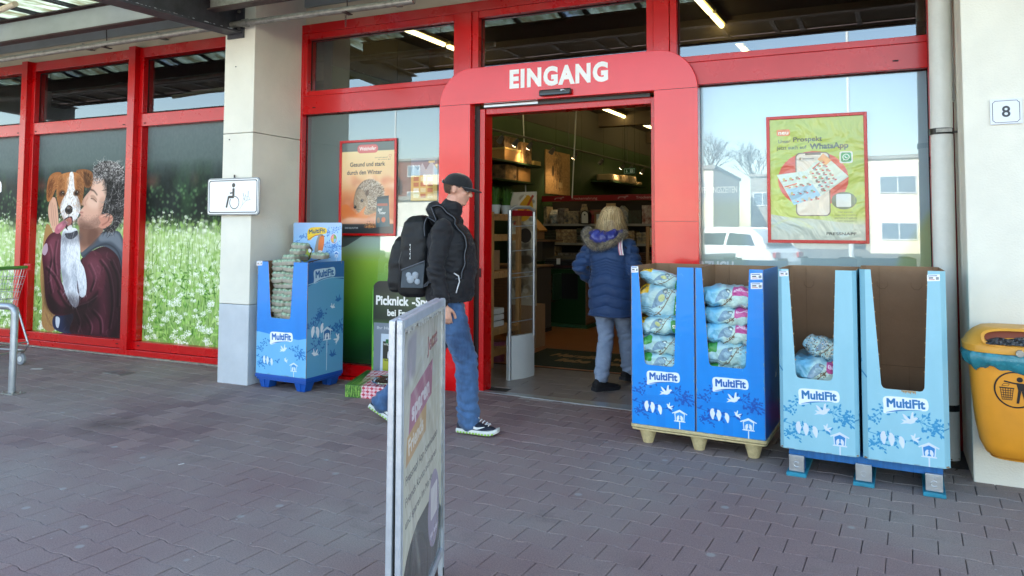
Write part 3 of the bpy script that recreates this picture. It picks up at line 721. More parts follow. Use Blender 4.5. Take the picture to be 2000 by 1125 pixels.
fp = MB(); P_ = rrect(SW-.012, SH-.012, .03); fp.add([(x, -.0235, z) for x, z in P_], [tuple(range(len(P_)))[::1]], [[((x+SW/2)/SW, (z+SH/2)/SH) for x, z in P_]])
fp.build('sign_face', print_mat('wheelchair_sign_print', cvs, .3), sg)
MB().tube([(.0, -.005, SH/2), (.0, -.005, SH/2+.03)], .008, 8).build('bolt', M_['steel_dark'], sg)

# small sticker on the mural glass beside the pillar
cvs = Canvas(.2, .36, 500, 'f0f0f0'); cvs.rect(.0, .0, .2, .36, 'c8252c'); cvs.rect(.008, .008, .192, .352, 'f2f2f2', r=.02)
cvs.rect(.03, .03, .17, .13, 'c8252c', r=.02); cvs.ell(.10, .25, .06, .07, 'c8252c'); cvs.ell(.10, .25, .045, .055, 'f2f2f2'); cvs.line([(.06, .2), (.14, .3)], .012, 'c8252c'); cvs.text('P', .085, .05, .055, 'f2f2f2', .04)
st_ = MB(); st_.quad((-5.66, .012, 1.985), (-5.44, .012, 1.985), (-5.44, .012, 2.335), (-5.66, .012, 2.335)); st_.box(-5.662, -5.44, .0125, .0145, 1.983, 2.337)
tag(st_.build('window_sticker', print_mat('red_white_sticker', cvs, .35)), 'white and red sticker on the mural window, half hidden by the left pillar', 'sticker')

# dry leaf bits and grit blown against the foot of the shop front
lb = MB(); rl_ = random.Random(31)
for _ in range(420):
    k = rl_.random()
    if k < .55: x, y = rl_.uniform(-9.6, -5.5), -.135-abs(rl_.gauss(0, .05))
    elif k < .8: x, y = rl_.uniform(-5.05, -3.4), -.13-abs(rl_.gauss(0, .06))
    else: x, y = rl_.uniform(.45, .64), rl_.uniform(-.9, -.15)
    s = rl_.uniform(.003, .012); a = rl_.uniform(0, 6.28); c_, s_ = math.cos(a), math.sin(a); z = .0035
    P_ = [(-1, -.4), (0, -.6), (1, 0), (.1, .55), (-.8, .4)]; lb.add([(x+s*(u*c_-v*s_), y+s*(u*s_+v*c_), z+rl_.uniform(0, s*.5)) for u, v in P_], [(0, 1, 2, 3, 4)])
tag(lb.build('leaf_litter', mat('dry_leaf_bits', '5a4430', .9, var=.5, vscale=80, col2='2f2620')), 'bits of dry leaf and grit along the foot of the shop front', 'leaf litter', kind='stuff')
# ============================================================ the mural: one photograph-like print across the left windows
# canvas in metres: x from -9.34 (left of the man's pane) to PX0, and a repeat for the panes further left
def meadow(W, H, seed, ppu=210):
    c = Canvas(W, H, ppu, '2c3830'); rs = random.Random(seed)
    h, w = c.h, c.w
    c.vgrad([(0, '86a85a'), (.25, 'a8c47c'), (.49, 'c3d8a0'), (.55, '38472f'), (.6, '1f2a26'), (.74, '2b3736'), (.84, '5b6a6a'), (1, '6d7c80')])
    # blurred far trees
    n = vnoise(h, w, (5, 9), seed, 4); n2 = vnoise(h, w, (8, 12), seed+5, 4); yy = np.linspace(0, 1, h)[:, None]
    band = np.clip(1-np.abs(yy-.68)/.17, 0, 1)
    c.a[:] = c.a*(1-(band*np.clip((n-.45)*4, 0, 1)*.9)[..., None])+srgb('141d1a')*(band*np.clip((n-.45)*4, 0, 1)*.9)[..., None]
    g2 = (band*np.clip((n2-.52)*5, 0, 1)*.5)[..., None]; c.a[:] = c.a*(1-g2)+srgb('3f6a3c')*g2
    r2 = (np.clip(1-np.abs(yy-.74)/.05, 0, 1)*np.clip((vnoise(h, w, (3, 5), seed+9, 3)-.45)*4, 0, 1)*.75)[..., None]; c.a[:] = c.a*(1-r2)+srgb('6e4a40')*r2
    for _ in range(int(160*W)):
        x, y = rs.uniform(0, W), H*rs.uniform(.5, .72); c.ell(x, y, .018, .018, rs.choice(['5f8a58', '6f9a62', '47704a', '86a874']), rs.uniform(.15, .6), soft=.008, n=10)
    # flower field: soft and pale far off, leafy and crisp in front
    for i in range(int(520*W)):
        x, y = rs.uniform(-.05, W+.05), H*rs.uniform(.22, .56); c.ell(x, y, rs.uniform(.015, .04), rs.uniform(.012, .03), rs.choice(['eaf3d8', 'f4f8ea', 'cfe4a8', 'b5d488', '9cc46c', 'dfeec6', '86b054']), rs.uniform(.3, .75), soft=.006, n=9)
    for i in range(int(620*W)):
        t = rs.random(); y = H*(.56-.56*t); x = rs.uniform(-.05, W+.05); a = rs.gauss(0, .35); l = rs.uniform(.06, .16)*(.5+t)
        c.line([(x, y-l*.5), (x+a*l*.4, y), (x+a*l, y+l*.5)], .012*(.5+t), rs.choice(['4d7a2c', '6f9c3c', '8fbc50', 'b4d674', '3d6624', 'a3c860', 'cbe38e']), rs.uniform(.5, .95), w2=.003)
    for i in range(int(300*W)):
        t = rs.random(); x, y = rs.uniform(0, W), H*(.34-.33*t); c.leaf(x, y, rs.uniform(.04, .10), rs.uniform(.015, .03), rs.uniform(-.6, 3.7), rs.choice(['5f9436', '7fb04a', '97c85c', '4a7a2c', 'b9dc7c']), .85)
    for i in range(int(170*W)):
        t = rs.random()**1.1; x, y = rs.uniform(0, W), H*(.60-.60*t); s = rs.uniform(.022, .045)*(.6+.9*t)
        c.line([(x+rs.uniform(-.04, .04), y-rs.uniform(.1, .3)), (x, y)], .006, '86ac4c', .7)
        for _ in range(26 if t < .4 else 34):
            a, r = rs.uniform(0, 2*PI), rs.random()**.6; c.ell(x+s*r*math.cos(a), y+s*.55*r*math.sin(a), s*rs.uniform(.10, .2), s*rs.uniform(.08, .16), rs.choice(['fbfcf6', 'f2f6e6', 'e4eecb', 'ffffff', 'd5e3b2']), .92, n=7)
    for i in range(int(16*W)):
        x = rs.uniform(0, W); y = H*rs.uniform(.3, .48); l = rs.uniform(.3, .6); a = rs.uniform(-.06, .1)
        c.line([(x, y-l*.5), (x+a*.5, y), (x+a, y+l*.5)], .012, rs.choice(['5c8638', '86ad4c', 'b5d07c']), .85, w2=.002)
    c.noise(.018, 90, seed+3, 2)
    return c

def paint_figure(c, ox, oz, k):
    """man kissing a terrier; sketched on a 1012 x 1125 grid (y down)"""
    P = lambda pts: [(ox+x*k, oz-y*FKz) for x, y in pts]
    rs = random.Random(5)
    def S(pts, col, al=1, soft=0): c.poly(cat_spline(P(pts), 7), col, al, soft*FKz)
    def Lr(pts, w, col, al=1, soft=0, w2=None): c.line(cat_spline(P(pts), 7, False), w*FKz, col, al, soft*FKz, None if w2 is None else w2*FKz)
    def fur(poly, n, cols, l, ang, sp=.35, w=1.6, al=.7, curl=0):
        poly = np.array(poly, float); lo, hi = poly.min(0), poly.max(0); q = np.roll(poly, -1, 0); m = 0; t = 0
        while m < n and t < n*6:
            t += 1; x, y = rs.uniform(lo[0], hi[0]), rs.uniform(lo[1], hi[1]); ins = False
            for (ax, ay), (bx, by) in zip(poly, q):
                if (ay > y) != (by > y) and x < ax+(y-ay)*(bx-ax)/(by-ay): ins = not ins
            if not ins: continue
            m += 1; a = ang(x, y) if callable(ang) else ang; a += rs.gauss(0, sp); p = [(x, y)]
            for i in range(4): a += rs.uniform(-.2, .5)*curl; p.append((p[-1][0]+math.cos(a)*l/4, p[-1][1]+math.sin(a)*l/4))
            c.line(P(p), w*FKz, rs.choice(cols), al, w2=w*FKz*.3)
    # dog's rear body and the man's sweater
    S([(190, 400), (172, 520), (166, 640), (180, 760), (186, 868), (245, 872), (250, 700), (240, 500)], 'a9804f'); fur([(172, 500), (186, 860), (240, 870), (240, 500)], 160, ['d2a878', '7d5a34', 'b98d5c'], 26, 1.6)
    S([(240, 815), (330, 800), (335, 885), (244, 876)], '232c48')
    # jacket
    J = [(350, 560), (400, 520), (450, 500), (510, 520), (534, 600), (530, 760), (516, 900), (322, 890), (326, 810), (300, 760), (330, 640)]
    S(J, '34131e'); S([(380, 560), (450, 520), (505, 560), (515, 700), (500, 860), (400, 870), (370, 740)], '4b1d2b', .9, 8)
    SL_ = [(356, 560), (392, 520), (440, 540), (458, 620), (448, 700), (410, 752), (340, 790), (270, 812), (222, 800), (196, 740), (184, 640), (172, 540), (190, 470), (222, 440), (256, 450), (262, 540), (262, 640), (280, 690), (318, 760), (360, 735), (382, 680), (372, 620)]
    S(SL_, '521f2d'); S([(192, 500), (222, 455), (250, 466), (256, 560), (240, 680), (210, 690), (186, 600)], '602838', .9, 6); S([(210, 720), (280, 775), (380, 745), (430, 690), (400, 760), (280, 808), (226, 796)], '2c0e19', .9, 5)
    for pts in ([(200, 500), (216, 560), (206, 640), (222, 720)], [(236, 480), (228, 560), (240, 640)], [(250, 700), (300, 770), (370, 756), (420, 720)], [(384, 580), (410, 640), (396, 700)], [(430, 560), (470, 620), (490, 740), (480, 860)], [(404, 780), (440, 820), (446, 880)], [(370, 800), (400, 850), (396, 890)], [(478, 560), (510, 640), (512, 760)], [(190, 600), (230, 640), (262, 700)], [(330, 790), (350, 840), (340, 886)]):
        Lr(pts, 12, '1e0810', .75, 3); Lr([(x+9, y-7) for x, y in pts], 5, '9b6672', .6, 2)
    for _ in range(120):
        x, y = rs.uniform(190, 520), rs.uniform(500, 880)
        if y < 760 and 255 < x < 385: continue
        Lr([(x, y), (x+rs.uniform(-14, 14), y+rs.uniform(10, 22)), (x+rs.uniform(-8, 24), y+rs.uniform(24, 46))], 2.6, rs.choice(['8a5260', '1c070e', 'a87884', '16050a', '3f1824']), .4, 1)
    S([(176, 505), (192, 490), (198, 520), (186, 545), (172, 535)], 'c2a9b8', .9)
    # hood
    S([(348, 520), (400, 470), (440, 436), (490, 430), (520, 450), (542, 540), (534, 620), (506, 540), (450, 500), (390, 520), (362, 552)], '4a525e'); S([(430, 450), (486, 436), (516, 462), (528, 520), (480, 480), (430, 478)], '767e88', .8, 4); Lr([(360, 548), (410, 506), (460, 490), (505, 520), (530, 590)], 9, '2c333d', .8, 3)
    # neck, face
    S([(340, 410), (372, 380), (440, 400), (442, 432), (410, 470), (366, 516), (346, 520)], 'a87a66'); S([(380, 430), (440, 420), (430, 450), (384, 500)], '80584a', .7, 6)
    F = [(398, 190), (388, 225), (380, 252), (362, 275), (346, 300), (344, 316), (354, 324), (340, 340), (334, 352), (342, 362), (328, 384), (334, 408), (352, 422), (392, 424), (430, 412), (446, 380), (450, 300), (462, 240), (470, 200), (430, 180)]
    S(F, 'd4a48f'); S([(400, 200), (450, 196), (460, 240), (446, 300), (420, 330), (384, 330), (366, 300), (390, 260)], 'e5bda8', .9, 9); S([(345, 372), (372, 388), (420, 372), (440, 392), (425, 418), (385, 428), (340, 418), (328, 392)], '8d675a', .65, 7); S([(420, 300), (448, 290), (446, 380), (424, 390)], 'b98a76', .6, 7)
    for _ in range(200): x, y = rs.uniform(334, 432), rs.uniform(362, 424); c.ell(*P([(x, y)])[0], 1.3*k, 1.6*FKz, '4a342c', .3, n=5)
    Lr([(380, 250), (396, 256), (412, 276)], 7, '3a2b26', .9, 1, 4); Lr([(384, 290), (396, 292), (410, 306)], 4, '3b2822', .95); S([(382, 276), (398, 276), (412, 296), (404, 304), (388, 292)], 'a67c69', .6, 2)
    Lr([(372, 284), (360, 306), (364, 320)], 4, 'a97a68', .7, 1); Lr([(345, 318), (356, 320)], 4, '7d5548', .8, 1); Lr([(336, 350), (352, 352)], 5, '9b5750', .9, 1); Lr([(338, 362), (352, 366)], 4, 'b06c64', .8, 1)
    HR_ = [(388, 185), (396, 150), (430, 128), (470, 130), (510, 150), (535, 195), (546, 250), (540, 320), (520, 380), (492, 430), (466, 440), (440, 420), (480, 400), (482, 362), (452, 352), (432, 370), (440, 320), (452, 260), (440, 210), (412, 196)]
    S(HR_, '2a2828'); S([(470, 230), (536, 240), (530, 330), (500, 400), (484, 360), (460, 340)], '121113', .8, 6)
    fur(HR_, 520, ['8f8b8c', 'b6b2b2', '5a5658', '2a2628', '151315', '6b6668'], 30, lambda x, y: 1.2+(x-460)/140, .6, 2.4, .7, 1.5); fur([(388, 185), (396, 150), (430, 125), (480, 125), (520, 160), (530, 220), (450, 200), (400, 215)], 330, ['d8d5d5', 'b3afaf', '8f8b8b', '4a4648', 'e6e4e4'], 30, 2.2, 1.2, 2.3, .8, 3.0)
    S([(420, 372), (440, 358), (468, 358), (482, 376), (474, 402), (446, 422), (422, 414), (430, 396)], 'c88a76'); Lr([(436, 408), (460, 392), (470, 372)], 6, '8a5344', .7, 2); Lr([(428, 372), (450, 364), (472, 370)], 4, 'e7b7a2', .9, 1)
    # hand
    S([(202, 290), (218, 280), (230, 300), (240, 360), (242, 420), (226, 440), (204, 400), (192, 340)], 'd6a68e')
    for dx in (0, 9, 19): Lr([(203+dx, 296+dx), (208+dx, 350), (216+dx, 410)], 2.4, '946553', .7)
    # dog body
    B = [(262, 440), (300, 420), (330, 430), (344, 500), (346, 560), (366, 600), (378, 660), (376, 710), (358, 726), (340, 700), (336, 650), (346, 700), (346, 755), (330, 772), (306, 750), (282, 700), (268, 640), (258, 560)]
    S(B, 'e6e7ec'); S([(262, 450), (282, 450), (284, 600), (272, 640), (258, 560)], 'b2b7c2', .8, 5); S([(306, 580), (332, 590), (334, 690), (312, 650)], 'bcc0ca', .8, 6); Lr([(326, 600), (336, 660), (352, 716)], 4, '7d818d', .7, 2); Lr([(300, 700), (306, 745)], 2.5, '8a8d98', .7, 1); Lr([(318, 700), (324, 752)], 2.5, '8a8d98', .7, 1)
    fur(B, 620, ['ffffff', 'd3d6de', 'b0b4be', 'f6f6fa', 'c4c8d2'], 22, 1.55, .3, 2, .65)
    S([(274, 446), (300, 442), (328, 432), (330, 452), (306, 470), (284, 466)], '1f2026'); c.line(P([(314+13*math.cos(t), 484+14*math.sin(t)) for t in np.linspace(-1.4, 4.6, 20)]), 2.4*FKz, 'c9ccd2')
    # dog head
    EL_ = [(248, 172), (215, 168), (190, 190), (182, 240), (186, 296), (204, 292), (222, 250), (240, 216)]; ER_ = [(314, 166), (350, 158), (384, 172), (390, 206), (378, 240), (354, 236), (340, 206)]
    S(EL_, 'a3663a'); S([(196, 200), (186, 250), (192, 288), (210, 240), (214, 200)], '5f341b', .8, 5); S(ER_, '8a5631'); S([(350, 170), (382, 190), (380, 230), (358, 226)], '40230f', .85, 5)
    fur(EL_, 120, ['c78850', '7a4825', 'd89c66', '5c3319'], 20, 1.9); fur(ER_, 110, ['b57743', '6a3f20', '4a2a14', 'd89c66'], 20, 1.3)
    HD = [(236, 188), (262, 172), (310, 170), (342, 196), (352, 250), (342, 320), (326, 372), (308, 396), (272, 392), (252, 350), (232, 290), (228, 230)]
    S(HD, 'bd7c48'); fur(HD, 320, ['d8935a', '8e5429', 'c47a42', 'e8b486', 'a66a38'], 20, lambda x, y: 1.57-(x-290)/90, .4)
    W = [(286, 174), (302, 174), (310, 240), (330, 290), (340, 330), (328, 372), (306, 392), (276, 390), (254, 356), (250, 310), (274, 262), (284, 220)]
    S(W, 'f1f0f2'); fur(W, 330, ['ffffff', 'd9d6d8', 'bdb9bd', 'ece9ea'], 18, lambda x, y: 1.57-(x-290)/60, .35)
    for ex in (255, 320):
        S([(ex-15, 262), (ex, 248), (ex+15, 260), (ex+9, 276), (ex-9, 276)], '4a2a18', .9, 2); c.ell(*P([(ex, 263)])[0], 8.5*k, 9*FKz, '120b08'); c.ell(*P([(ex+3, 259)])[0], 2*k, 2.4*FKz, 'ffffff')
    S([(270, 336), (284, 318), (302, 326), (304, 346), (292, 358), (276, 354)], '171214'); S([(276, 330), (288, 325), (297, 330), (284, 336)], '77706f', .8, 2); Lr([(288, 358), (287, 370), (274, 378)], 3, '2c2020')
    S([(268, 382), (300, 368), (308, 392), (302, 424), (286, 430), (272, 412)], '2a0f14'); S([(274, 384), (298, 374), (302, 398), (286, 410)], 'b2645a'); S([(284, 416), (302, 406), (304, 424), (290, 432)], 'e8e4e2')
    S([(272, 384), (280, 402), (268, 424), (244, 446), (228, 440), (232, 414), (250, 396)], 'b86577'); Lr([(272, 392), (258, 412), (240, 434)], 3, '86424f', .7, 1); S([(240, 415), (256, 402), (262, 410), (246, 428)], 'd4909c', .6, 3)
    S([(246, 820), (264, 826), (260, 866), (248, 860)], 'c9cdd6')
    # modelling shadows and lights inside the printed photograph
    for pts, col, al, so in (([(240, 190), (262, 200), (258, 300), (246, 330), (230, 280)], '5c3216', .45, 9), ([(318, 190), (346, 210), (350, 300), (330, 340), (322, 280)], '4a2812', .5, 9), ([(262, 340), (274, 380), (306, 392), (330, 370), (322, 400), (290, 412), (262, 396)], '6b6066', .45, 8),
            ([(276, 200), (300, 196), (298, 290), (284, 300)], 'ffffff', .35, 8), ([(262, 450), (340, 440), (344, 480), (264, 490)], '5d5f6c', .5, 10), ([(262, 600), (300, 640), (290, 700), (266, 650)], '70727e', .5, 9), ([(440, 200), (500, 220), (500, 300), (460, 300)], '0c0b0c', .55, 12), ([(340, 400), (420, 430), (400, 490), (346, 500)], '4f3026', .5, 10),
            ([(186, 560), (214, 700), (260, 790), (220, 800), (190, 740)], '12050a', .6, 12), ([(470, 560), (530, 620), (524, 880), (480, 880)], '12050a', .5, 14), ([(290, 720), (380, 740), (420, 700), (430, 800), (300, 880)], '14060b', .55, 14), ([(380, 560), (430, 560), (436, 640), (396, 640)], '935060', .4, 12), ([(200, 480), (236, 470), (236, 540), (206, 560)], '935060', .4, 9)):
        S(pts, col, al, so)
    fur(HD, 260, ['6b3a1a', 'e9b888', '4a2610', 'c98850'], 16, lambda x, y: 1.57-(x-290)/90, .5, 2.2, .5); fur(W, 160, ['9c969c', 'ffffff', 'b9b3b8'], 14, 1.57, .5, 2.0, .55); fur(B, 240, ['8d919e', 'ffffff', '9da1ad'], 20, 1.55, .35, 2.4, .5)
    fur(HR_, 260, ['0d0c0d', '1c1a1b', '3a3738', 'a5a1a2'], 34, lambda x, y: 1.2+(x-460)/140, .5, 3.4, .75, 1.2)
MURAL_Z0, MURAL_Z1 = .165, 2.625
def mural_pane(idx, seed, figure=False):
    a, b = LW[idx]; W = b-a; H = MURAL_Z1-MURAL_Z0; c = meadow(W, H, seed)
    if figure:
        # sketch grid: px = x/2.25, py = 260+y/2.25 in the photograph; in metres on the pane
        paint_figure(c, FIG[0]-a, FIG[1]-MURAL_Z0, FIG[2])
    m = print_mat('mural_print', c, .5, spec=.12, coat=0, bump=.05, bscale=1.3)
    q = MB().quad((a, .041, MURAL_Z0), (b, .041, MURAL_Z0), (b, .041, MURAL_Z1), (a, .041, MURAL_Z1)); q.box(a, b, .0415, .047, MURAL_Z0, MURAL_Z1)
    return q.build('mural_print', m, wleft)
def px_fac(px, py):
    """where the facade plane is met by that line of sight: used once to size the printed figure"""
    d = (w_*1440+rr*(px-1000)-uu*(py-372.4)); t = 5.99/d.y
    return d.x*t, 1.45+d.z*t
fa, fb = px_fac(80, 480), px_fac(240, 480); fc, fd = px_fac(160, 330), px_fac(160, 640)
FK = (fb[0]-fa[0])/(160*2.25); FKz = (fc[1]-fd[1])/(310*2.25)
fx0 = fa[0]-80*2.25*FK
FIG = (fx0, fc[1]+(330-260)*2.25*FKz, FK)
mural_pane(0, 3); mural_pane(1, 17); mural_pane(2, 21, True); mural_pane(3, 34)
# white letters of the mural's slogan, cut by the picture edge
lettering('mural_lettering', 'e', .16, .17, M_['letter'], wleft, Matrix(((1, 0, 0, -10.22), (0, 0, -1, .040), (0, 1, 0, 1.90), (0, 0, 0, 1))), .04)

# ============================================================ framed posters hung on the glass
def poster(name, label, x0, x1, z0, z1, cvs, fw=.024, y=.026, rough=.3, coat=.5, bump=.0, bs=4):
    t = thing(name, label, 'poster', ((x0+x1)/2, y, z0)); w, h = x1-x0, z1-z0
    f = MB(); frame_rect(f, -w/2, w/2, 0, h, fw, -.016, 0); f.build('frame', M_['red'], t, bevel=.003)
    q = MB().quad((-w/2+fw, -.004, fw), (w/2-fw, -.004, fw), (w/2-fw, -.004, h-fw), (-w/2+fw, -.004, h-fw)); q.box(-w/2+.002, w/2-.002, -.0035, 0, .002, h-.002)
    q.build('print', print_mat(name+'_print', cvs, rough, coat=coat, bump=bump, bscale=bs), t)
    return t
# hedgehog
c = Canvas(.64, .91, 760, 'e7a36a'); W, H = .64, .91
c.vgrad([(0, '3a3f42'), (.09, '3a3f42'), (.10, 'c9703c'), (.3, 'd9804c'), (.45, 'e09a68'), (.6, 'ecc28c'), (.9, 'efd096'), (.905, '4d5a58'), (1, '5a6663')])
for i in range(90):
    x, y = rnd.uniform(0, W), rnd.uniform(.1, .55); c.ell(x, y, rnd.uniform(.02, .09), rnd.uniform(.015, .05), rnd.choice(['e58a52', 'f0b088', 'd46a34', 'f7cfae', 'c85a2c', 'b8583a']), rnd.uniform(.15, .45), soft=.018)
c.rect(0, 0, W, .095, '2f3436'); c.rect(0, .835, W, .91, '52605e')
c.rect(.19, .80, .44, .885, 'c9454a', r=.038); c.rect(.197, .807, .433, .878, 'd4615f', r=.033)
c.text('Welzhofer', .215, .828, .036, 'f6efe8', .018, width=.2)
c.text('Gesund und stark', .10, .668, .042, '4a4540', .022, width=.42); c.text('durch den Winter', .065, .588, .042, '4a4540', .022, width=.42)
for s in (-1, 1): c.line([(.585, .745), (.585+s*.016, .765), (.585+s*.012, .778), (.585, .772)], .003, 'b8474a')
c.text('Und mehr gesund', .40, .745, .013, '6a5548', .01, shear=.3, width=.15); c.text('für unsere Igel', .44, .726, .011, '6a5548', .01, shear=.3, width=.15)
rs = random.Random(3)
body = cat_spline([(.155, .28), (.165, .38), (.20, .46), (.27, .52), (.36, .535), (.44, .50), (.50, .42), (.52, .33), (.47, .24), (.36, .19), (.25, .19), (.20, .22)], 8)
c.poly(body, '6d5d4c', 1, .003)
for i in range(2600):
    t = rs.uniform(0, 2*PI); r = rs.random()**.5; x, y = .36+.155*r*math.cos(t), .385+.14*r*math.sin(t)
    if y < .26 and x < .4: continue
    a = math.atan2(y-.30, x-.26)+rs.gauss(0, .35); l = rs.uniform(.014, .030)
    c.line([(x, y), (x+l*math.cos(a), y+l*math.sin(a))], .0034, rs.choice(['e9dfcc', 'cfc2aa', '4a3c30', '2f261f', '9a8a72', 'f3ecdd']), .85, w2=.0008)
face = cat_spline([(.165, .26), (.16, .34), (.18, .41), (.22, .44), (.27, .42), (.31, .36), (.33, .28), (.30, .20), (.24, .19), (.20, .22)], 8); c.poly(face, '9a8166', .95, .006)
for i in range(700):
    x, y = rs.uniform(.165, .40), rs.uniform(.19, .42)
    if (x-.26)**2/.014+(y-.30)**2/.016 > 1: continue
    a = -.9+rs.gauss(0, .4)+(x-.25)*3; l = rs.uniform(.012, .03); c.line([(x, y), (x+l*math.cos(a), y+l*math.sin(a))], .0026, rs.choice(['c9b192', 'e3d2b8', '6e573f', '8b7052', 'f0e4cf']), .7, w2=.0006)
c.ell(.255, .325, .022, .019, '2a1d16', .5, soft=.006); c.ell(.255, .325, .013, .012, '0c0808'); c.ell(.26, .33, .003, .003, 'ffffff'); c.ell(.315, .40, .022, .03, '4a382b', .8, soft=.004)
c.ell(.172, .262, .019, .016, '17100e'); c.ell(.167, .268, .005, .004, '8d8380'); c.line([(.18, .245), (.22, .235), (.25, .245)], .004, '4a3428', .8)
c.poly(cat_spline([(.0, .26), (.06, .29), (.12, .25), (.20, .17), (.12, .12), (.02, .16)], 6), 'd96f2c', .95, .004); c.poly(cat_spline([(.16, .16), (.24, .22), (.30, .27), (.28, .20), (.33, .16), (.26, .12)], 6), 'e0762e', .95, .003)
c.poly(cat_spline([(.0, .12), (.10, .16), (.3, .15), (.46, .17), (.6, .14), (.64, .10), (.4, .095), (0, .095)], 6), 'e8a98a', .75, .01)
for i in range(40): c.line([(rs.uniform(.25, .45), rs.uniform(.15, .24)), (rs.uniform(.3, .5), rs.uniform(.13, .24))], .002, 'c9a36a', .6)
c.poly([(.42, .06), (.435, .335), (.44, .36), (.575, .372), (.575, .345), (.59, .07)], '2f5560'); c.poly([(.435, .335), (.44, .36), (.575, .372), (.575, .345)], '1f3a44'); c.rect(.44, .27, .56, .295, 'c4523c', .8)
c.text('Igel', .445, .225, .028, 'eef2f0', .012, shear=.2, width=.045); c.text('Futter', .46, .19, .028, 'eef2f0', .012, shear=.2, width=.075); c.ell(.515, .135, .024, .026, 'd0633c'); c.ell(.455, .13, .02, .028, '8a6a50')
for i in range(160): c.ell(.36+rs.gauss(0, .032), .055+abs(rs.gauss(0, .02)), .006, .004, rs.choice(['a8642f', 'c98a4c', '6e3d1e', 'd9a566', '8f3a22']), .95, n=7)
c.text('DAS IGELFUTTER', .05, .045, .016, 'c9ccc9', .012, width=.16)
c.a[:] = c.a*.93+.03
poster('framed_poster', 'red framed orange poster of a hedgehog in autumn leaves on the window', -4.617, -3.942, 1.384, 2.332, c)
# green leaflet poster
c = Canvas(.65, .93, 760, 'b5c63e'); W, H = .65, .93
c.vgrad([(0, 'c3cbb4'), (.12, 'c9d2ba'), (.2, 'b9c94a'), (.6, 'a9bf3c'), (1, 'aac04c')])
c.poly(cat_spline([(-.1, .18), (.15, .17), (.40, .145), (.75, .07), (.75, -.1), (-.1, -.1)], 8), 'c5cdb9'); c.poly(cat_spline([(-.1, .14), (.2, .12), (.5, .0), (.3, -.1), (-.1, -.1)], 8), 'a9b7ac', .6, .01)
c.ell(.30, .46, .245, .215, 'd8503c'); c.rect(.18, .18, .42, .665, '6e5f4e', r=.035); c.rect(.188, .188, .412, .657, 'e6d9c4', r=.03); c.rect(.25, .645, .36, .658, '6e5f4e', r=.006); c.rect(.188, .60, .412, .635, 'd6cfc0'); c.ell(.215, .618, .009, .009, '8a7a5c'); c.rect(.23, .612, .31, .622, '8d8d88')
def T2(x, y, a=R(-24), cx=.30, cy=.43): return (cx+x*math.cos(a)-y*math.sin(a), cy+x*math.sin(a)+y*math.cos(a))
c.poly([(.045, .50), (.255, .525), (.355, .335), (.165, .265)], 'c9dfd6'); c.poly([(.115, .385), (.30, .42), (.355, .335), (.165, .265)], '9cc8dc')
c.poly([(.255, .525), (.375, .655), (.545, .475), (.36, .335)], 'd5e2d0'); c.poly([(.335, .61), (.375, .655), (.43, .60), (.39, .56)], 'e9a25c')
rs = random.Random(8)
for (o, e1, e2, n1, n2) in (((.06, .485), (.19, .025), (.11, -.215), 4, 4), ((.265, .515), (.10, .11), (.10, -.165), 4, 5)):
    for i in range(n1):
        for j in range(n2):
            x = o[0]+e1[0]*(i+.5)/n1+e2[0]*(j+.5)/n2; y = o[1]+e1[1]*(i+.5)/n1+e2[1]*(j+.5)/n2
            c.ell(x, y, rs.uniform(.008, .015), rs.uniform(.008, .014), rs.choice(['7a6a60', 'b8a04c', '5a7a8c', 'c9b48a', '8a5a4c', '6d8f5c']), .8, n=8)
            c.ell(x+.014, y-.008, .009, .006, 'd0443a', .9, n=8); c.line([(x-.02, y-.017), (x+.012, y-.013)], .002, '6a6a70', .7)
c.line([(.10, .405), (.19, .43)], .008, 'd8503c'); c.line([(.30, .54), (.35, .585)], .008, 'd8503c')
c.rect(.485, .575, .575, .665, 'dfe6dc', r=.015); c.rect(.495, .585, .565, .655, '2f9a5c', r=.014)
c.ell(.53, .621, .024, .024, 'eaf2ea'); c.ell(.53, .621, .0185, .0185, '2f9a5c'); c.poly([(.509, .595), (.513, .612), (.524, .602)], 'eaf2ea'); c.line([(.522, .631), (.526, .618), (.54, .612)], .006, 'eaf2ea')
c.ell(.51, .295, .085, .065, '5d6b4c'); c.rect(.458, .248, .558, .345, 'dfe3da', r=.01)
c.rect(.05, .80, .145, .85, 'e27a3c', r=.012); c.text('neu', .06, .812, .028, 'f2ead8', .03, width=.07)
c.text('Unser', .06, .745, .026, '4e5c40', .02, width=.085); c.text('Prospekt', .165, .752, .034, '3f4c3c', .03, width=.20)
c.text('jetzt auch auf', .05, .695, .026, '4e5c40', .02, width=.21); c.text('WhatsApp', .285, .692, .040, '3f4c3c', .035, width=.26)
for i, s in enumerate(('Hier scannen,', 'kostenlos anmelden', 'und keine Angebote', 'mehr verpassen')): c.text(s, .52, .205-.022*i, .012, '66704c', .01, center=True, width=[.10, .15, .15, .12][i])
c.text('FRESSNAPF', .385, .038, .020, '3f4a44', .05, width=.20)
for pts in ([(0, .62), (.12, .68), (.3, .70), (.5, .72), (.65, .70)], [(.02, .3), (.10, .2), (.2, .12), (.3, .09)], [(0, .1), (.15, .16), (.28, .1)], [(.64, .5), (.58, .3), (.64, .15)], [(.04, .7), (.03, .5), (.08, .3)]):
    c.line(cat_spline(pts, 8, False), .012, 'd6dc74', .35, soft=.006)
c.a[:] = c.a*.9+.07
poster('framed_poster', 'red framed green poster showing a phone and an unfolded leaflet on the right window', -.549, .157, 1.357, 2.332, c, coat=.8, bump=.5, bs=3.2)

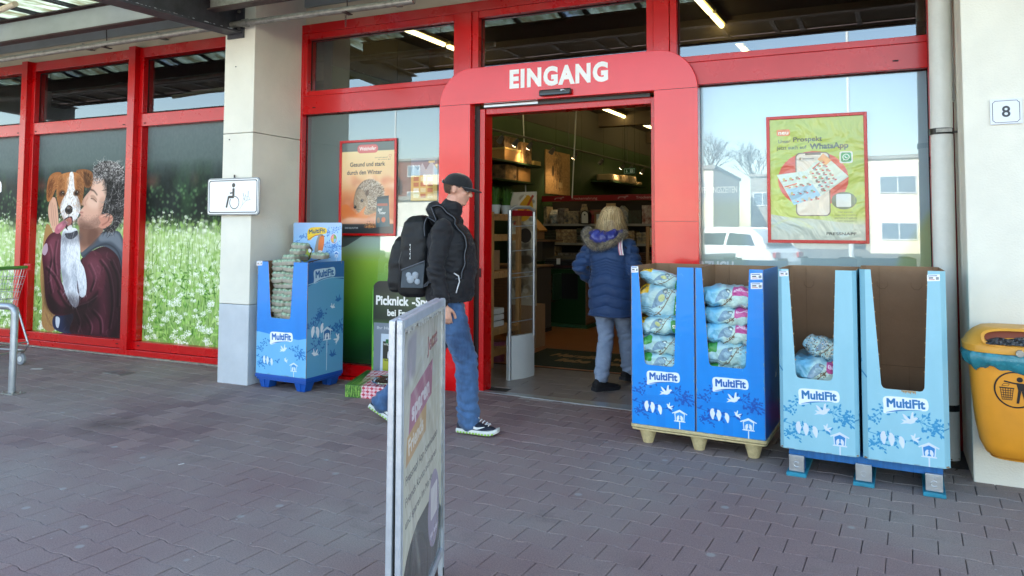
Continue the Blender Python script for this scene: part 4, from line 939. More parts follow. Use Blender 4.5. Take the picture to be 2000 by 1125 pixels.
# boards and films standing behind the lower panes
cv = Canvas(1.6, 2.48, 300, '8f9a9a')
cv.vgrad([(0, '24502c'), (.15, '3f8a30'), (.28, '86c23c'), (.40, 'b6d84c'), (.46, 'c9e0c4'), (.52, 'c2d4da'), (.56, '5f6d6d'), (1, '8a9794')])
cv.poly(cat_spline([(-.1, 1.16), (.3, 1.22), (.45, 1.14), (.6, 1.20), (.75, 1.28), (1.0, 1.36), (1.7, 1.38), (1.7, 2.6), (-.1, 2.6)], 8), '5f6d6e')
cv.poly(cat_spline([(.5, .1), (.9, .25), (1.3, .3), (1.7, .2), (1.7, -.1), (.5, -.1)], 8), '1c4426', .7, .1); cv.ell(.35, .75, .30, .22, 'a8c83a', .6, soft=.12)
m = print_mat('green_hill_film', cv, .4, coat=.2)
q = MB().quad((-5.05, .05, .13), (-3.45, .05, .13), (-3.45, .05, 2.61), (-5.05, .05, 2.61)); q.box(-5.05, -3.45, .0505, .0535, .13, 2.61); q.build('window_print', m, wmid)
cv = Canvas(1.64, 2.48, 300, 'c9d6da'); cv.vgrad([(0, 'bccaa4'), (.3, 'c3cfc8'), (.5, 'b4c6cc'), (1, '9dbccf')])
cv.poly(cat_spline([(1.0, .0), (1.05, .3), (1.25, .55), (1.36, .90), (1.5, 1.25), (1.8, 1.5), (1.8, -.2), (1.0, -.2)], 8), 'b4c07a', .8, .02)
cv.ell(1.6, .62, .12, .28, 'b9c21c', .8, soft=.08); cv.ell(1.45, .75, .10, .2, '5f86a8', .5, soft=.06)
cv.poly([(.0, 0), (.36, 0), (.36, 1.55), (0, 1.55)], 'b0bfa4', .5, .03)
cv.text('ÖFFNUNGSZEITEN', .0, 1.62, .05, 'eef4f2', .02, width=.30); 
cv.text('HERZLICH', -.10, .99, .085, 'f7faf8', .03, width=.36); cv.text('WILLKOMMEN', -.22, .88, .085, 'f7faf8', .03, width=.50)
m = print_mat('pale_welcome_film', cv, .5, coat=.1)
q = MB().quad((-1.08, .05, .13), (.56, .05, .13), (.56, .05, 2.61), (-1.08, .05, 2.61)); q.box(-1.08, .56, .0505, .0535, .13, 2.61); q.build('window_print', m, wmid)
# small flyer behind the glass near the door
cv = Canvas(.30, .42, 500, 'd8b45c'); cv.poly([(0, .26), (.15, .30), (.3, .36), (.3, .42), (0, .42)], '7a8898'); cv.poly([(.02, .36), (.08, .30), (.13, .37), (.17, .30), (.23, .39), (.3, .3), (.3, .25), (0, .25)], 'b4c4cf')
for i in range(4):
    for j in range(3): cv.rect(.03+.08*j, .03+.055*i, .09+.08*j, .07+.055*i, rnd.choice(['e8d9a0', 'c9853c', 'f1ead0', 'b86a3c']))
cv.rect(.20, .37, .27, .39, 'e8d9a0')
fl = MB().quad((-3.79, .0375, 1.72), (-3.50, .0375, 1.72), (-3.50, .0375, 2.13), (-3.79, .0375, 2.13)); fl.box(-3.79, -3.50, .0378, .0388, 1.72, 2.13)
tag(fl.build('flyer', print_mat('mountain_flyer', cv, .5)), 'small yellow flyer with mountains stuck inside the window beside the entrance', 'flyer')
# ============================================================ cardboard floor displays
def bird(c, x, y, s, col, fl=1, rot=0, kind='sit'):
    a = R(rot); f = lambda px, py: (x+s*(px*fl*math.cos(a)-py*math.sin(a)), y+s*(px*fl*math.sin(a)+py*math.cos(a)))
    if kind == 'sit': c.poly(cat_spline([f(*p) for p in ((-.25, -.5), (-.30, 0), (-.12, .38), (.08, .5), (.26, .42), (.22, .2), (.28, -.1), (.12, -.42), (-.05, -.75), (-.16, -.75))], 5), col)
    else:
        c.poly([f(*p) for p in ((-.6, .12), (-.25, .02), (0, .12), (.16, .55), (.28, .62), (.24, .2), (.42, .22), (.55, .12), (.36, .02), (.22, -.16), (-.02, -.24), (-.3, -.18), (-.7, -.22), (-.45, -.06))], col)
        c.poly([f(*p) for p in ((-.02, .06), (-.3, .42), (-.46, .52), (-.38, .2), (-.2, -.04))], col)
def branch(c, pts, w, col, leaves, s, seed, spread=.05):
    rs = random.Random(seed); q = cat_spline(pts, 10, False); c.line(q, w, col, w2=w*.4)
    for k in range(leaves):
        p = q[int(rs.uniform(.25, 1)*(len(q)-1))]; a = rs.uniform(0, 2*PI); d = spread*rs.uniform(.2, 1)
        e = (p[0]+d*math.cos(a), p[1]+d*math.sin(a)); c.line([p, e], w*.35, col, .8)
        for _ in range(3): c.leaf(e[0]+rs.gauss(0, spread*.2), e[1]+rs.gauss(0, spread*.2), s*rs.uniform(.7, 1.2), s*.5, rs.uniform(0, 2*PI), col)
def house(c, x, y, s, wall, roof, b):
    c.line([(x, y-s*.5), (x, y-s*1.5)], s*.09, roof); c.poly([(x-.40*s, y-.45*s), (x+.40*s, y-.45*s), (x+.46*s, y+.25*s), (x, y+.50*s), (x-.46*s, y+.25*s)], roof)
    c.poly([(x-.33*s, y-.38*s), (x+.33*s, y-.38*s), (x+.38*s, y+.2*s), (x, y+.38*s), (x-.38*s, y+.2*s)], wall)
    c.line([(x-.66*s, y+.2*s), (x, y+.54*s), (x+.66*s, y+.2*s)], s*.09, roof); c.line([(x-.5*s, y-.45*s), (x+.5*s, y-.45*s)], s*.08, roof)
    bird(c, x-.14*s, y-.14*s, .42*s, b, 1); bird(c, x+.16*s, y-.14*s, .42*s, b, -1)
def logo(c, x, y, w, halo, col, swoosh, rot=2):
    h = w*.30; r = R(rot); f = lambda a, b: (x+a*math.cos(r)-b*math.sin(r), y+a*math.sin(r)+b*math.cos(r))
    c.poly(cat_spline([f(*p) for p in ((-.52*w, -.25*h), (-.50*w, .62*h), (-.2*w, .72*h), (.2*w, .66*h), (.52*w, .60*h), (.53*w, -.35*h), (.2*w, -.36*h), (-.1*w, -.50*h), (-.50*w, -.82*h))], 5), halo)
    V = [f(-.45*w, -.22*h)]; c.text('MultiFit', V[0][0], V[0][1], h*.74, col, .035, rot=rot, width=.90*w)
    c.poly(cat_spline([f(*p) for p in ((-.48*w, -.74*h), (-.2*w, -.48*h), (.15*w, -.38*h), (.42*w, -.36*h), (.1*w, -.44*h), (-.2*w, -.58*h))], 5), swoosh)
def front_art(w, h, base, dark, bird_c, halo, txt, logo_z, hw=None, tape=True, pale=None):
    c = Canvas(w, h, 620, base)
    if pale: c.poly(cat_spline([(-.1, .44*h*.75), (w*.35, .47*h*.75), (w*.8, .435*h*.75), (w+.1, .42*h*.75), (w+.1, -.1), (-.1, -.1)], 8), pale)
    if tape: c.rect(w*.40, 0, w*.54, .17, dark, .12); c.rect(0, .155, w, .205, dark, .10)
    branch(c, [(-.02, .245), (.05, .235), (.10, .27), (.13, .30)], .004, dark, 13, .020, 1, .04)
    branch(c, [(-.02, .165), (.08, .14), (.16, .125), (.25, .125)], .004, dark, 17, .020, 2, .045)
    branch(c, [(.03, .115), (.07, .085), (.10, .06)], .003, dark, 10, .018, 3, .035)
    branch(c, [(w+.02, .175), (w-.04, .20), (w-.10, .215), (w-.15, .235)], .005, dark, 26, .021, 4, .045)
    bird(c, .105, .135, .055, bird_c, 1, 12); bird(c, .145, .13, .055, bird_c, -1, -8); bird(c, .195, .12, .05, bird_c, -1)
    bird(c, w*.56, .235, .075, bird_c, 1, 8, 'fly'); bird(c, w*.60, .14, .045, bird_c, -1, -30, 'fly')
    house(c, w*.76, .085, .075, hw or base, bird_c, bird_c)
    rs = random.Random(int(w*1000)+len(base)+int(logo_z*999))
    for _ in range(26):
        x, y, a, l = rs.uniform(0, w), rs.uniform(0, h), rs.uniform(0, 6.28), rs.uniform(.01, .05); c.line([(x, y), (x+l*.5*math.cos(a), y+l*.5*math.sin(a)+.003), (x+l*math.cos(a), y+l*math.sin(a))], .0016, 'dfeaf4', rs.uniform(.1, .45))
    for x0, sg_ in ((.004, 1), (w-.004, -1)):
        for _ in range(14): y = rs.uniform(0, h); c.line([(x0, y), (x0+sg_*rs.uniform(0, .006), y+rs.uniform(.005, .03))], .003, 'cdbb9a', rs.uniform(.3, .8))
    for _ in range(10): y = rs.uniform(0, .03); x = rs.uniform(0, w); c.line([(x, y*.2), (x+rs.uniform(.01, .05), y*.2)], .003, '6f7f8c', .5)
    c.noise(.02, 6, 5, 3)
    logo(c, w*.5, logo_z, .205 if w < .5 else .25, halo, txt, txt)
    return c

def display_box(label, w, d, h, cut, art, side_art=None, cols=None, loc=(0, 0, 0), rz=0, cham=.0, tags=(), group=None, tear=0, name='display_box'):
    """cut = (x_left_top, x_right_top, x_left_bottom, x_right_bottom, z_bottom): the opening in the front sheet, open at the top"""
    t = thing(name, label, 'display box', loc, rz, group)
    base, inner = cols
    a, b, c_, d_, zb = cut; r = .022
    P = [(cham, 0), (w-cham, 0), (w-cham, h), (b, h), (d_+.0, zb+r), (d_-r*.4, zb+r*.25), (d_-r, zb), (c_+r, zb), (c_+r*.4, zb+r*.25), (c_, zb+r), (a, h), (cham, h)]
    mb = MB(); mb.add([(x, 0, z) for x, z in P], [tuple(range(len(P)))], [[(x/w, z/h) for x, z in P]])
    f = mb.build('front_panel', [art, M_['card_in'], M_['card_edge']], t)
    pan = [('side_panel', [(w-cham, 0), (w, cham), (w, d-cham), (w-cham, d)]), ('side_panel', [(cham, d), (0, d-cham), (0, cham), (cham, 0)]), ('back_panel', [(w-cham, d), (cham, d)])]
    objs = [f]
    for nm, pts in pan:
        pts = [p for i, p in enumerate(pts) if i == 0 or (abs(p[0]-pts[i-1][0])+abs(p[1]-pts[i-1][1])) > 1e-5]
        m2 = MB(); L_ = 0; tot = sum(math.dist(pts[i], pts[i+1]) for i in range(len(pts)-1))
        hh = h+(.0 if nm != 'back_panel' else .0)
        for i in range(len(pts)-1):
            p, q = pts[i], pts[i+1]; l = math.dist(p, q)
            m2.add([(p[0], p[1], 0), (q[0], q[1], 0), (q[0], q[1], hh), (p[0], p[1], hh)], [(0, 1, 2, 3)], [[(L_/tot, 0), ((L_+l)/tot, 0), ((L_+l)/tot, 1), (L_/tot, 1)]]); L_ += l
        objs.append(m2.build(nm, [side_art if (side_art and nm == 'side_panel') else base, M_['card_in'], M_['card_edge']], t))
    for o in objs:
        s = o.modifiers.new('thickness', 'SOLIDIFY'); s.thickness = .0048; s.offset = -1; s.material_offset = 1; s.material_offset_rim = 2; s.use_rim = True
    MB().box(.006, w-.006, .006, d-.006, .004, .010).build('bottom_panel', M_['card_in'], t)
    # perforation nubs along the torn-out edges, creases and half-cut handles on the inside back
    nb = MB()
    for (x0, z0, x1, z1, s) in ((a, h, c_, zb+.03, 1), (b, h, d_, zb+.03, -1)):
        n = 8
        for i in range(1, n):
            u = i/n; x = x0+(x1-x0)*u; z = z0+(z1-z0)*u; nb.prism([(x, z-.004), (x+s*.006, z-.003), (x+s*.006, z+.003), (x, z+.004)], .003, Matrix(((1, 0, 0, 0), (0, 0, 1, .001), (0, 1, 0, 0), (0, 0, 0, 1))))
    nb.build('perforation', M_['card_edge'], f)
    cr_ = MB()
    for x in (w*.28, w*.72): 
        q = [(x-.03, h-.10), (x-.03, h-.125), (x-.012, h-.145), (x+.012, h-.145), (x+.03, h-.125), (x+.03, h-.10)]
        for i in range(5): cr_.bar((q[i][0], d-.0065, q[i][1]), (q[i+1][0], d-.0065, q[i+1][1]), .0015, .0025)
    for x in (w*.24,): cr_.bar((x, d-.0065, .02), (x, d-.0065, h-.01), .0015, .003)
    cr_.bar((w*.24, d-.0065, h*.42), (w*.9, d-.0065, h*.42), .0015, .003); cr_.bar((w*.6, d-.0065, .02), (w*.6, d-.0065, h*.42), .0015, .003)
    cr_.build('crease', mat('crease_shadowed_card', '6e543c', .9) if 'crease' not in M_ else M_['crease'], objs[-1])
    for (x, z, wd, hh) in tags:
        tg = MB().quad((x-wd/2, -.0014, z-hh/2), (x+wd/2, -.0014, z-hh/2+.004), (x+wd/2, -.0014, z+hh/2+.004), (x-wd/2, -.0014, z+hh/2))
        tg.build('price_label', M_['price'], t)
    if tear:
        tb = MB(); 
        for i in range(9): tb.prism([(c_+.1+i*.008, zb-.001), (c_+.108+i*.008, zb-.001), (c_+.107+i*.008, zb-.008-.006*(i % 3)), (c_+.101+i*.008, zb-.007-.004*(i % 2))], .003, Matrix(((1, 0, 0, 0), (0, 0, 1, -.003), (0, 1, 0, 0), (0, 0, 0, 1))))
        tb.build('torn_edge', M_['card_edge'], f)
    return t
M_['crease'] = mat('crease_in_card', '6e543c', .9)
cv = Canvas(.05, .032, 2600, 'eceef0'); cv.rect(.004, .024, .04, .028, '4a6a9a'); cv.rect(.006, .013, .024, .019, '4a4d52'); cv.rect(.006, .006, .03, .009, 'c04a44'); cv.rect(.034, .006, .046, .02, '8d9094')
M_['price'] = print_mat('price_label_print', cv, .4)
BR, BRD, LB, LBD = '0a88e0', '1a55b4', '8fc3d3', '2a86b4'
ab = print_mat('bright_blue_front', front_art(.43, 1.07, BR, '1354b0', 'e9eef6', 'e9f1fa', '1d5fae', .325, hw='3b96e2'), .35, coat=.25, bump=.12, bscale=2.5)
al = print_mat('light_blue_front', front_art(.43, 1.05, LB, '2b8abb', 'd5dcee', 'e6edf7', '1f6da8', .315, hw='2c7fc0', tape=False), .45, coat=.1, bump=.12, bscale=2.5)
def side_c(w, h, base, dark, b):
    c = Canvas(w, h, 400, base); branch(c, [(w, .45), (w*.8, .55), (w*.72, .62)], .008, dark, 20, .03, 5, .06); branch(c, [(0, .2), (.15, .23), (.3, .2)], .006, dark, 24, .03, 6, .06)
    bird(c, w*.75, .34, .06, b, 1, 0, 'fly'); return c
ms_b = print_mat('bright_blue_side', side_c(.5, 1.07, '0b6cc2', '1354b0', 'd5dcee'), .35, coat=.2)
ms_l = print_mat('light_blue_side', side_c(.5, 1.05, '84b8c9', '2673a0', 'd5dcee'), .45, coat=.1)
P1 = -R(4.2)
def loc_row(x0, y0, s, rz=P1): return (x0+s*math.cos(rz), y0+s*math.sin(rz))
# cream moulded pallet with cone feet and two bright boxes
px, py, pz = -1.372, -.98, .132
pw, pd = .90, .60
pal = thing('moulded_pallet', 'cream pressed-fibre pallet with ribbed cone feet under the bright blue boxes', 'pallet', (px, py, 0), P1)
fib = mat('pressed_wood_fibre', 'cdbb8c', .85, bump=.6, bscale=120, var=.2, vscale=30)
dk = MB().prism(rrect(pw, pd, .03), .022, Matrix.Translation((pw/2, pd/2, pz-.024))); dk.build('deck', fib, pal, bevel=.004)
MB().prism(rrect(pw-.012, pd-.012, .03), .012, Matrix.Translation((pw/2, pd/2, pz-.040))).build('rim', fib, pal, bevel=.003)
for fy_ in (.075, pd-.09):
    for fx_ in (.105, .455, .805):
        pr = []; n = 12
        for i in range(n+1):
            z = (pz-.040)*i/n; r = .033+.026*(i/n); pr += [(r, z), (r+.0022, z+.003)]
        MB().lathe((fx_, fy_, 0), pr, 20).build('cone_foot', fib, pal, smooth=50)
bw = .438
# opening in the bright boxes: left strip, right strip
B1c = (.055, .330, .095, .310, .375)
p = loc_row(px, py, .012); boxA = display_box('bright blue cardboard display box full of bird feed bags, nearest the door', bw, .56, 1.07, (.052, .325, .095, .300, .405), ab, ms_b, (mat('bright_blue_card', '0b6cc2', .4, coat=.2), None), (p[0], p[1], pz), P1, tags=[(.028, 1.045, .05, .040)], group='display boxes by the entrance')
p = loc_row(px, py, .455); boxB = display_box('bright blue cardboard display box with two price labels, second from the door', bw, .56, 1.07, (.045, .350, .088, .322, .435), ab, ms_b, (mat('bright_blue_card', '0b6cc2', .4, coat=.2), None), (p[0], p[1]+.0, pz), P1, tags=[(.395, 1.025, .072, .040), (.395, .965, .072, .040)], group='display boxes by the entrance')
# painted wooden pallet with steel-clad feet and two light boxes
P2 = -R(3.4); qx, qy, qz = -.335, -1.20, .155
wp = thing('wooden_pallet', 'blue wooden pallet with tin-clad feet and teal runners under the light blue boxes', 'pallet', (qx, qy, 0), P2)
pb = mat('blue_pallet_paint', '1763a4', .55, bump=.4, bscale=30, var=.25, vscale=9, streak=True); tealm = mat('teal_pallet_paint', '2186a0', .55, bump=.4, bscale=40, var=.25, vscale=12)
QW, QD = .80, .60
MB().box(0, QW, -.004, .018, .105, .153).build('stringer', pb, wp, bevel=.002)
MB().box(0, QW, QD-.02, QD, .105, .153).build('stringer', pb, wp, bevel=.002)
MB().box(0, QW, QD/2-.01, QD/2+.01, .105, .140).build('stringer', pb, wp)
for i in range(7):
    x = .055+i*.1035; MB().box(x, x+.066, .019, QD-.021, .141, .1535).build('deck_board', pb, wp)
tin = mat('embossed_tin', 'c4c8ca', .35, metal=.85, bump=.15, bscale=40)
for fx_ in (.045, .405, .755):
    ru = MB().box(fx_-.055, fx_+.055, -.055, QD, .0, .022).build('runner', tealm, wp, bevel=.003)
    for fy_ in (.0, QD-.09): MB().box(fx_-.04, fx_+.04, fy_, fy_+.09, .023, .104).build('foot_block', pb, wp)
    tp = MB().box(fx_-.042, fx_+.042, -.030, -.006, .024, .118).build('tin_plate', tin, wp, bevel=.002)
    em = MB(); frame_rect(em, fx_-.034, fx_+.034, .03, .105, .003, -.032, -.0302)
    em.tube([(fx_+.015*math.cos(t), -.031, .066+.015*math.sin(t)) for t in np.linspace(.6, 5.6, 12)], .0022, 6)
    em.bar((fx_-.012, -.031, .088), (fx_+.012, -.031, .096), .003); em.ball((fx_, -.031, .100), .004, 8, 5); em.build('embossing', tin, tp)
fr_ = MB()
for sx in (0, QW): fr_.add([(sx, -.006, .11), (sx+(.03 if sx else -.03), -.02, .09), (sx+(.02 if sx else -.02), -.01, .14), (sx, -.006, .15)], [(0, 1, 2, 3)])
fr_.build('torn_wrap', M_['glass_clear'], wp)
def loc2(s, t=0): return (qx+s*math.cos(P2)-t*math.sin(P2), qy+s*math.sin(P2)+t*math.cos(P2), qz)
boxC = display_box('light blue cardboard display box with two feed bags left, third from the door', .432, .55, 1.065, (.062, .322, .095, .298, .42), al, ms_l, (mat('light_blue_card', '84b8c9', .5, coat=.1), None), loc2(-.045, -.035), P2, cham=.022, tags=[(.036, 1.035, .05, .032)], group='display boxes by the entrance')
boxD = display_box('empty light blue cardboard display box standing next to the yellow litter bin', .432, .55, 1.075, (.058, .345, .100, .315, .405), al, ms_l, (mat('light_blue_card', '84b8c9', .5, coat=.1), None), loc2(.405, -.040), P2+R(1.5), cham=.028, tags=[(.372, 1.035, .062, .036)], group='display boxes by the entrance', tear=1)

# ---- printed feed bags
def bag_print(i, kind):
    c = Canvas(.34, .24, 500, 'b7d5e2'); rs = random.Random(i); W, H = .34, .24
    n = vnoise(c.h, c.w, (5, 7), i, 4)[..., None]; c.a[:] = srgb('6fb2d2')*(1-n)+srgb('bcd5da')*n
    c.ell(.2, .12, .12, .07, 'cfe0c2', .55, soft=.02); c.rect(.24, 0, .34, .24, '3aa0d8', .55, soft=.02) if kind != 1 else c.rect(0, 0, .12, .24, '3aa0d8', .5, soft=.02)
    c.rect(.005, .15, .075, .235, 'e4b424', 1, r=.008) if kind == 0 else None
    if kind == 0: c.text('MultiFit', .012, .17, .020, '2b2b28', .03, width=.058, rot=14)
    branch(c, [(.10, .02), (.17, .08), (.22, .16), (.26, .23)], .006, '6b543c', 9, .012, i, .03)
    bx, by = .155, .135; c_keep = c.a.copy()
    c.poly(cat_spline([(bx-.05, by-.05), (bx-.02, by+.02), (bx+.02, by+.04), (bx+.035, by+.01), (bx+.015, by-.03), (bx-.01, by-.04)], 5), '4b6c96'); c.ell(bx+.006, by-.004, .02, .018, 'c8bf52' if kind == 0 else '7fa0bc'); c.ell(bx+.024, by+.030, .016, .014, '23282c'); c.ell(bx+.026, by+.024, .009, .006, 'eef0ea')
    c.a[:] = c.a*.55+c_keep*.45
    for k in range(5): c.rect(.02, .03+.012*k, rs.uniform(.08, .13), .036+.012*k, '5c7684', .6)
    if kind == 0: c.rect(.245, .04, .325, .15, '2f8c34', .95, r=.01); c.text('STREU', .252, .085, .026, 'eef4ea', .03, width=.066)
    if kind == 1: c.rect(.205, .13, .30, .215, 'c0468c', .95, r=.008); c.text('ENERGIE', .212, .165, .016, 'f4e6ee', .02, width=.08); c.rect(.25, .02, .28, .06, 'eceef0'); 
    if kind == 1:
        for k in range(8): c.rect(.252+.0033*k, .024, .2535+.0033*k, .056, '2b2b2b')
    if kind == 2: c.rect(.02, .13, .10, .2, '2f8c34', .9, r=.01); c.rect(.03, .01, .16, .03, 'd5dde2', .8)
    for k in range(7): c.line([(.03, .012+.006*k), (rs.uniform(.08, .14), .012+.006*k)], .0022, '6c7f8c', .8)
    if kind in (1, 3): 
        for _ in range(420): c.ell(rs.uniform(.300 if kind == 1 else .02, .338 if kind == 1 else .32), rs.uniform(0, .24), .005, .0035, rs.choice(['c9b48a', 'ded3bd', '3a332c', '6d5844', 'efe8d8']), .95, n=6)
    return print_mat('feed_bag_print', c, .3, coat=.35, bump=.5, bscale=11)
BP = [bag_print(3, 0), bag_print(4, 1), bag_print(5, 2), bag_print(9, 3)]
def bag_mesh(w, d, h, seed, m, sag=0):
    """a filled, crumpled plastic bag lying flat: printed outside wraps over the front edge"""
    rs = np.random.RandomState(seed); nu, nv = 26, 30; vs = []; uvs = []
    ph = rs.rand(8)*6.28
    for j in range(nv):
        t = 2*PI*j/nv; cy, cz = math.cos(t), math.sin(t)
        sy = math.copysign(abs(cy)**.38, cy); sz = math.copysign(abs(cz)**.62, cz)
        for i in range(nu):
            u = -1+2*i/(nu-1); e = (1-abs(u)**5)**.6 if abs(u) < 1 else 0
            pin = .18+.82*e
            cr = .0045*math.sin(9*u+ph[0]+3*sy)+.0035*math.sin(17*u+ph[1]-5*cz)+.003*math.sin(23*u*cz+ph[2]+7*cy)
            x = u*w/2; y = sy*d/2*(1-.10*(1-e))+cr; z = sz*h/2*pin+cr*1.1+sag*u*u
            vs.append((x, y, z)); uvs.append(((u+1)/2, (math.asin(max(-1, min(1, sz)))/PI+.5) if sy < 0 else (.5+.5*sz)))
    fs = []; fu = []
    for j in range(nv):
        for i in range(nu-1):
            a, b, c_, d_ = j*nu+i, j*nu+i+1, ((j+1) % nv)*nu+i+1, ((j+1) % nv)*nu+i; fs.append((a, b, c_, d_)); fu.append([uvs[a], uvs[b], uvs[c_], uvs[d_]])
    fs += [tuple(j*nu for j in range(nv)), tuple(j*nu+nu-1 for j in range(nv))[::-1]]; fu += [None, None]
    return MB().add(vs, fs, fu).mesh('feed_bag', m, True)
bags = [bag_mesh(.375, .36, .135, 20+i, BP[i % 3]) for i in range(6)]
def put_bag(box, me_, x, y, z, s=(1, 1, 1), rot=(0, 0, 0), lab='', grp=''):
    o = inst('feed_bag', me_, None); M = box.matrix_world if False else (Matrix.Translation(box.location) @ Matrix.Rotation(box.rotation_euler.z, 4, 'Z'))
    o.matrix_world = M @ Matrix.Translation((x, y, z)) @ Matrix.Rotation(rot[2], 4, 'Z') @ Matrix.Rotation(rot[1], 4, 'Y') @ Matrix.Rotation(rot[0], 4, 'X') @ Matrix.Diagonal((*s, 1))
    return tag(o, lab, 'feed bag', grp)
ga, gb = 'feed bags in the box nearest the door', 'feed bags in the second box'
A = [(0.08, 2, 'hidden'), (.20, 2, ''), (.32, 2, ''), (.445, 2, '')]
g = ga
put_bag(boxA, bag_mesh(.375, .37, .14, 32, BP[2]), .215, .20, .425, (1, 1, 1), rot=(R(3), R(4), 0), lab='pale blue feed bag lowest in the opening of the box nearest the door', grp=g)
put_bag(boxA, bag_mesh(.375, .37, .135, 33, BP[2]), .205, .20, .545, (1, 1, 1), rot=(R(5), R(3), R(4)), lab='blue green feed bag second up in the opening nearest the door', grp=g)
put_bag(boxA, bag_mesh(.375, .37, .13, 34, BP[0]), .205, .205, .660, rot=(R(-4), R(-5), R(-4)), lab='feed bag third up in the opening nearest the door', grp=g)
put_bag(boxA, bag_mesh(.38, .24, .36, 35, BP[0]), .200, .15, .825, (1, .62, .66), rot=(R(-8), R(3), 0), lab='feed bag with yellow patch and bird standing upright in the box nearest the door', grp=g)
put_bag(boxA, bag_mesh(.36, .24, .20, 36, BP[0]), .205, .17, .965, (1, .8, .55), rot=(R(-12), R(13), R(4)), lab='topmost feed bag slumped over the others in the box nearest the door', grp=g)
g = gb
put_bag(boxB, bag_mesh(.375, .37, .10, 41, BP[2]), .215, .22, .405, lab='feed bag barely peeping over the lower edge of the second blue opening', grp=g)
put_bag(boxB, bag_mesh(.375, .37, .165, 42, BP[2]), .212, .20, .515, rot=(R(2), R(1.5), 0), lab='thick feed bag with green corner in the second blue box', grp=g)
put_bag(boxB, bag_mesh(.375, .37, .150, 43, BP[1]), .208, .20, .645, rot=(0, R(2), R(2)), lab='feed bag with barcode in the middle of the second blue box', grp=g)
put_bag(boxB, bag_mesh(.375, .37, .130, 44, BP[1]), .212, .205, .760, rot=(R(2), R(1), 0), lab='feed bag second from the top in the second blue box', grp=g)
put_bag(boxB, bag_mesh(.375, .37, .150, 45, BP[1]), .205, .205, .875, rot=(R(-3), R(1.5), R(-2)), lab='topmost feed bag with pink label in the second blue box', grp=g)
g = 'feed bags left in the light blue box'
put_bag(boxC, bag_mesh(.36, .34, .14, 51, BP[1]), .222, .22, .46, (1, 1, 1.1), rot=(R(4), R(3), 0), lab='pale feed bag lying lower in the third box opening', grp=g)
put_bag(boxC, bag_mesh(.26, .24, .13, 52, BP[3]), .265, .22, .57, (1, 1, 1), rot=(R(-10), R(12), R(-12)), lab='small clear bag of seeds resting on top in the third box', grp=g)

for bx_, z_ in ((boxA, .352), (boxB, .350), (boxC, .385)): MB().box(.03, .40, .02, .53, z_-.02, z_).build('inner_shelf', M_['card_in'], bx_)

# ---- left display: plastic pallet, half-height box, header card, stacked trays
L_R = -R(2.4); lx, ly = -4.972, -.715
pp = thing('plastic_pallet', 'small deep blue plastic pallet under the display box by the left pillar', 'pallet', (lx, ly, 0), L_R)
bpm = mat('deep_blue_plastic', '0f4fa8', .4, bump=.1, bscale=60)
MB().box(0, .61, 0, .50, .095, .128).build('deck', bpm, pp, bevel=.004); MB().box(.01, .60, .01, .49, .075, .094).build('rim', bpm, pp, bevel=.003)
for x in (.02, .45):
    for y in (.02, .36):
        T = Matrix.Translation((x+.07, y+.06, 0)); b = MB()
        b.add([T @ Vector(v) for v in [(-.045, -.045, 0), (.045, -.045, 0), (.045, .045, 0), (-.045, .045, 0), (-.07, -.055, .074), (.07, -.055, .074), (.07, .055, .074), (-.07, .055, .074)]], [(3, 2, 1, 0), (4, 5, 6, 7), (0, 1, 5, 4), (1, 2, 6, 5), (2, 3, 7, 6), (3, 0, 4, 7)])
        b.build('foot', bpm, pp, bevel=.004); MB().bar(T @ Vector((0, -.047, .002)), T @ Vector((0, -.0565, .072)), .012, .008).build('rib', bpm, pp)
c1 = front_art(.605, 1.02, '1583dc', '1b72c0', 'dbe9f5', 'eef5fb', '1b66b4', .335, tape=False, pale='6fb8e6', hw='3a96dc')
c2 = Canvas(.50, 1.02, 600, '5fa3cc'); c2.poly(cat_spline([(-.1, .80), (.1, .84), (.3, .87), (.6, .86), (.6, 1.1), (-.1, 1.1)], 8), '1e5fa4'); c2.line(cat_spline([(-.1, .80), (.1, .84), (.3, .87), (.6, .86)], 8, False), .006, 'a9cfe4')
logo(c2, .22, .905, .27, 'b9d6ea', '1e5fa4', '1e5fa4', 4)
branch(c2, [(-.02, .42), (.12, .50), (.2, .55)], .007, '2467aa', 26, .026, 9, .06); branch(c2, [(-.02, .22), (.15, .28), (.35, .38), (.48, .42)], .008, '2467aa', 40, .028, 10, .075)
house(c2, .27, .36, .115, '2467aa', 'cfe2f0', 'e6eef8'); c2.line([(.27, .03), (.27, .22)], .008, 'cfe2f0')
bird(c2, .08, .41, .08, 'e6eef8', 1); bird(c2, .14, .40, .08, 'e6eef8', -1); bird(c2, .2, .43, .07, 'e6eef8'); bird(c2, .42, .30, .09, 'e6eef8', 1, 50, 'fly'); bird(c2, .11, .20, .08, 'e6eef8', -1, 0, 'fly'); bird(c2, .34, .60, .06, 'e6eef8', -1, 0, 'fly'); bird(c2, .42, .66, .08, '2467aa', -1, 20, 'fly'); bird(c2, .35, .16, .085, '2467aa', -1, 10, 'fly')
mb1 = print_mat('tray_box_front', c1, .35, coat=.25); mb2 = print_mat('tray_box_side', c2, .4, coat=.2)
boxL = display_box('blue cardboard display box full of stacked trays beside the left pillar', .605, .495, 1.02, (.130, .438, .172, .410, .510), mb1, mb2, (mat('mid_blue_card', '1583dc', .4, coat=.2), None), (lx+.003, ly+.003, .129), L_R, tags=[(.022, 1.0, .07, .04)])
hc = Canvas(.60, .34, 900, '8fbdf0'); hc.vgrad([(0, '6fa4e6'), (.5, '8fc0f2'), (1, 'a4c4f0')]); hc.poly(cat_spline([(-.1, .02), (.1, .07), (.3, .04), (.7, .02), (.7, .3), (.4, .29), (.1, .25)], 8), '9cc9f2', .7, .01)
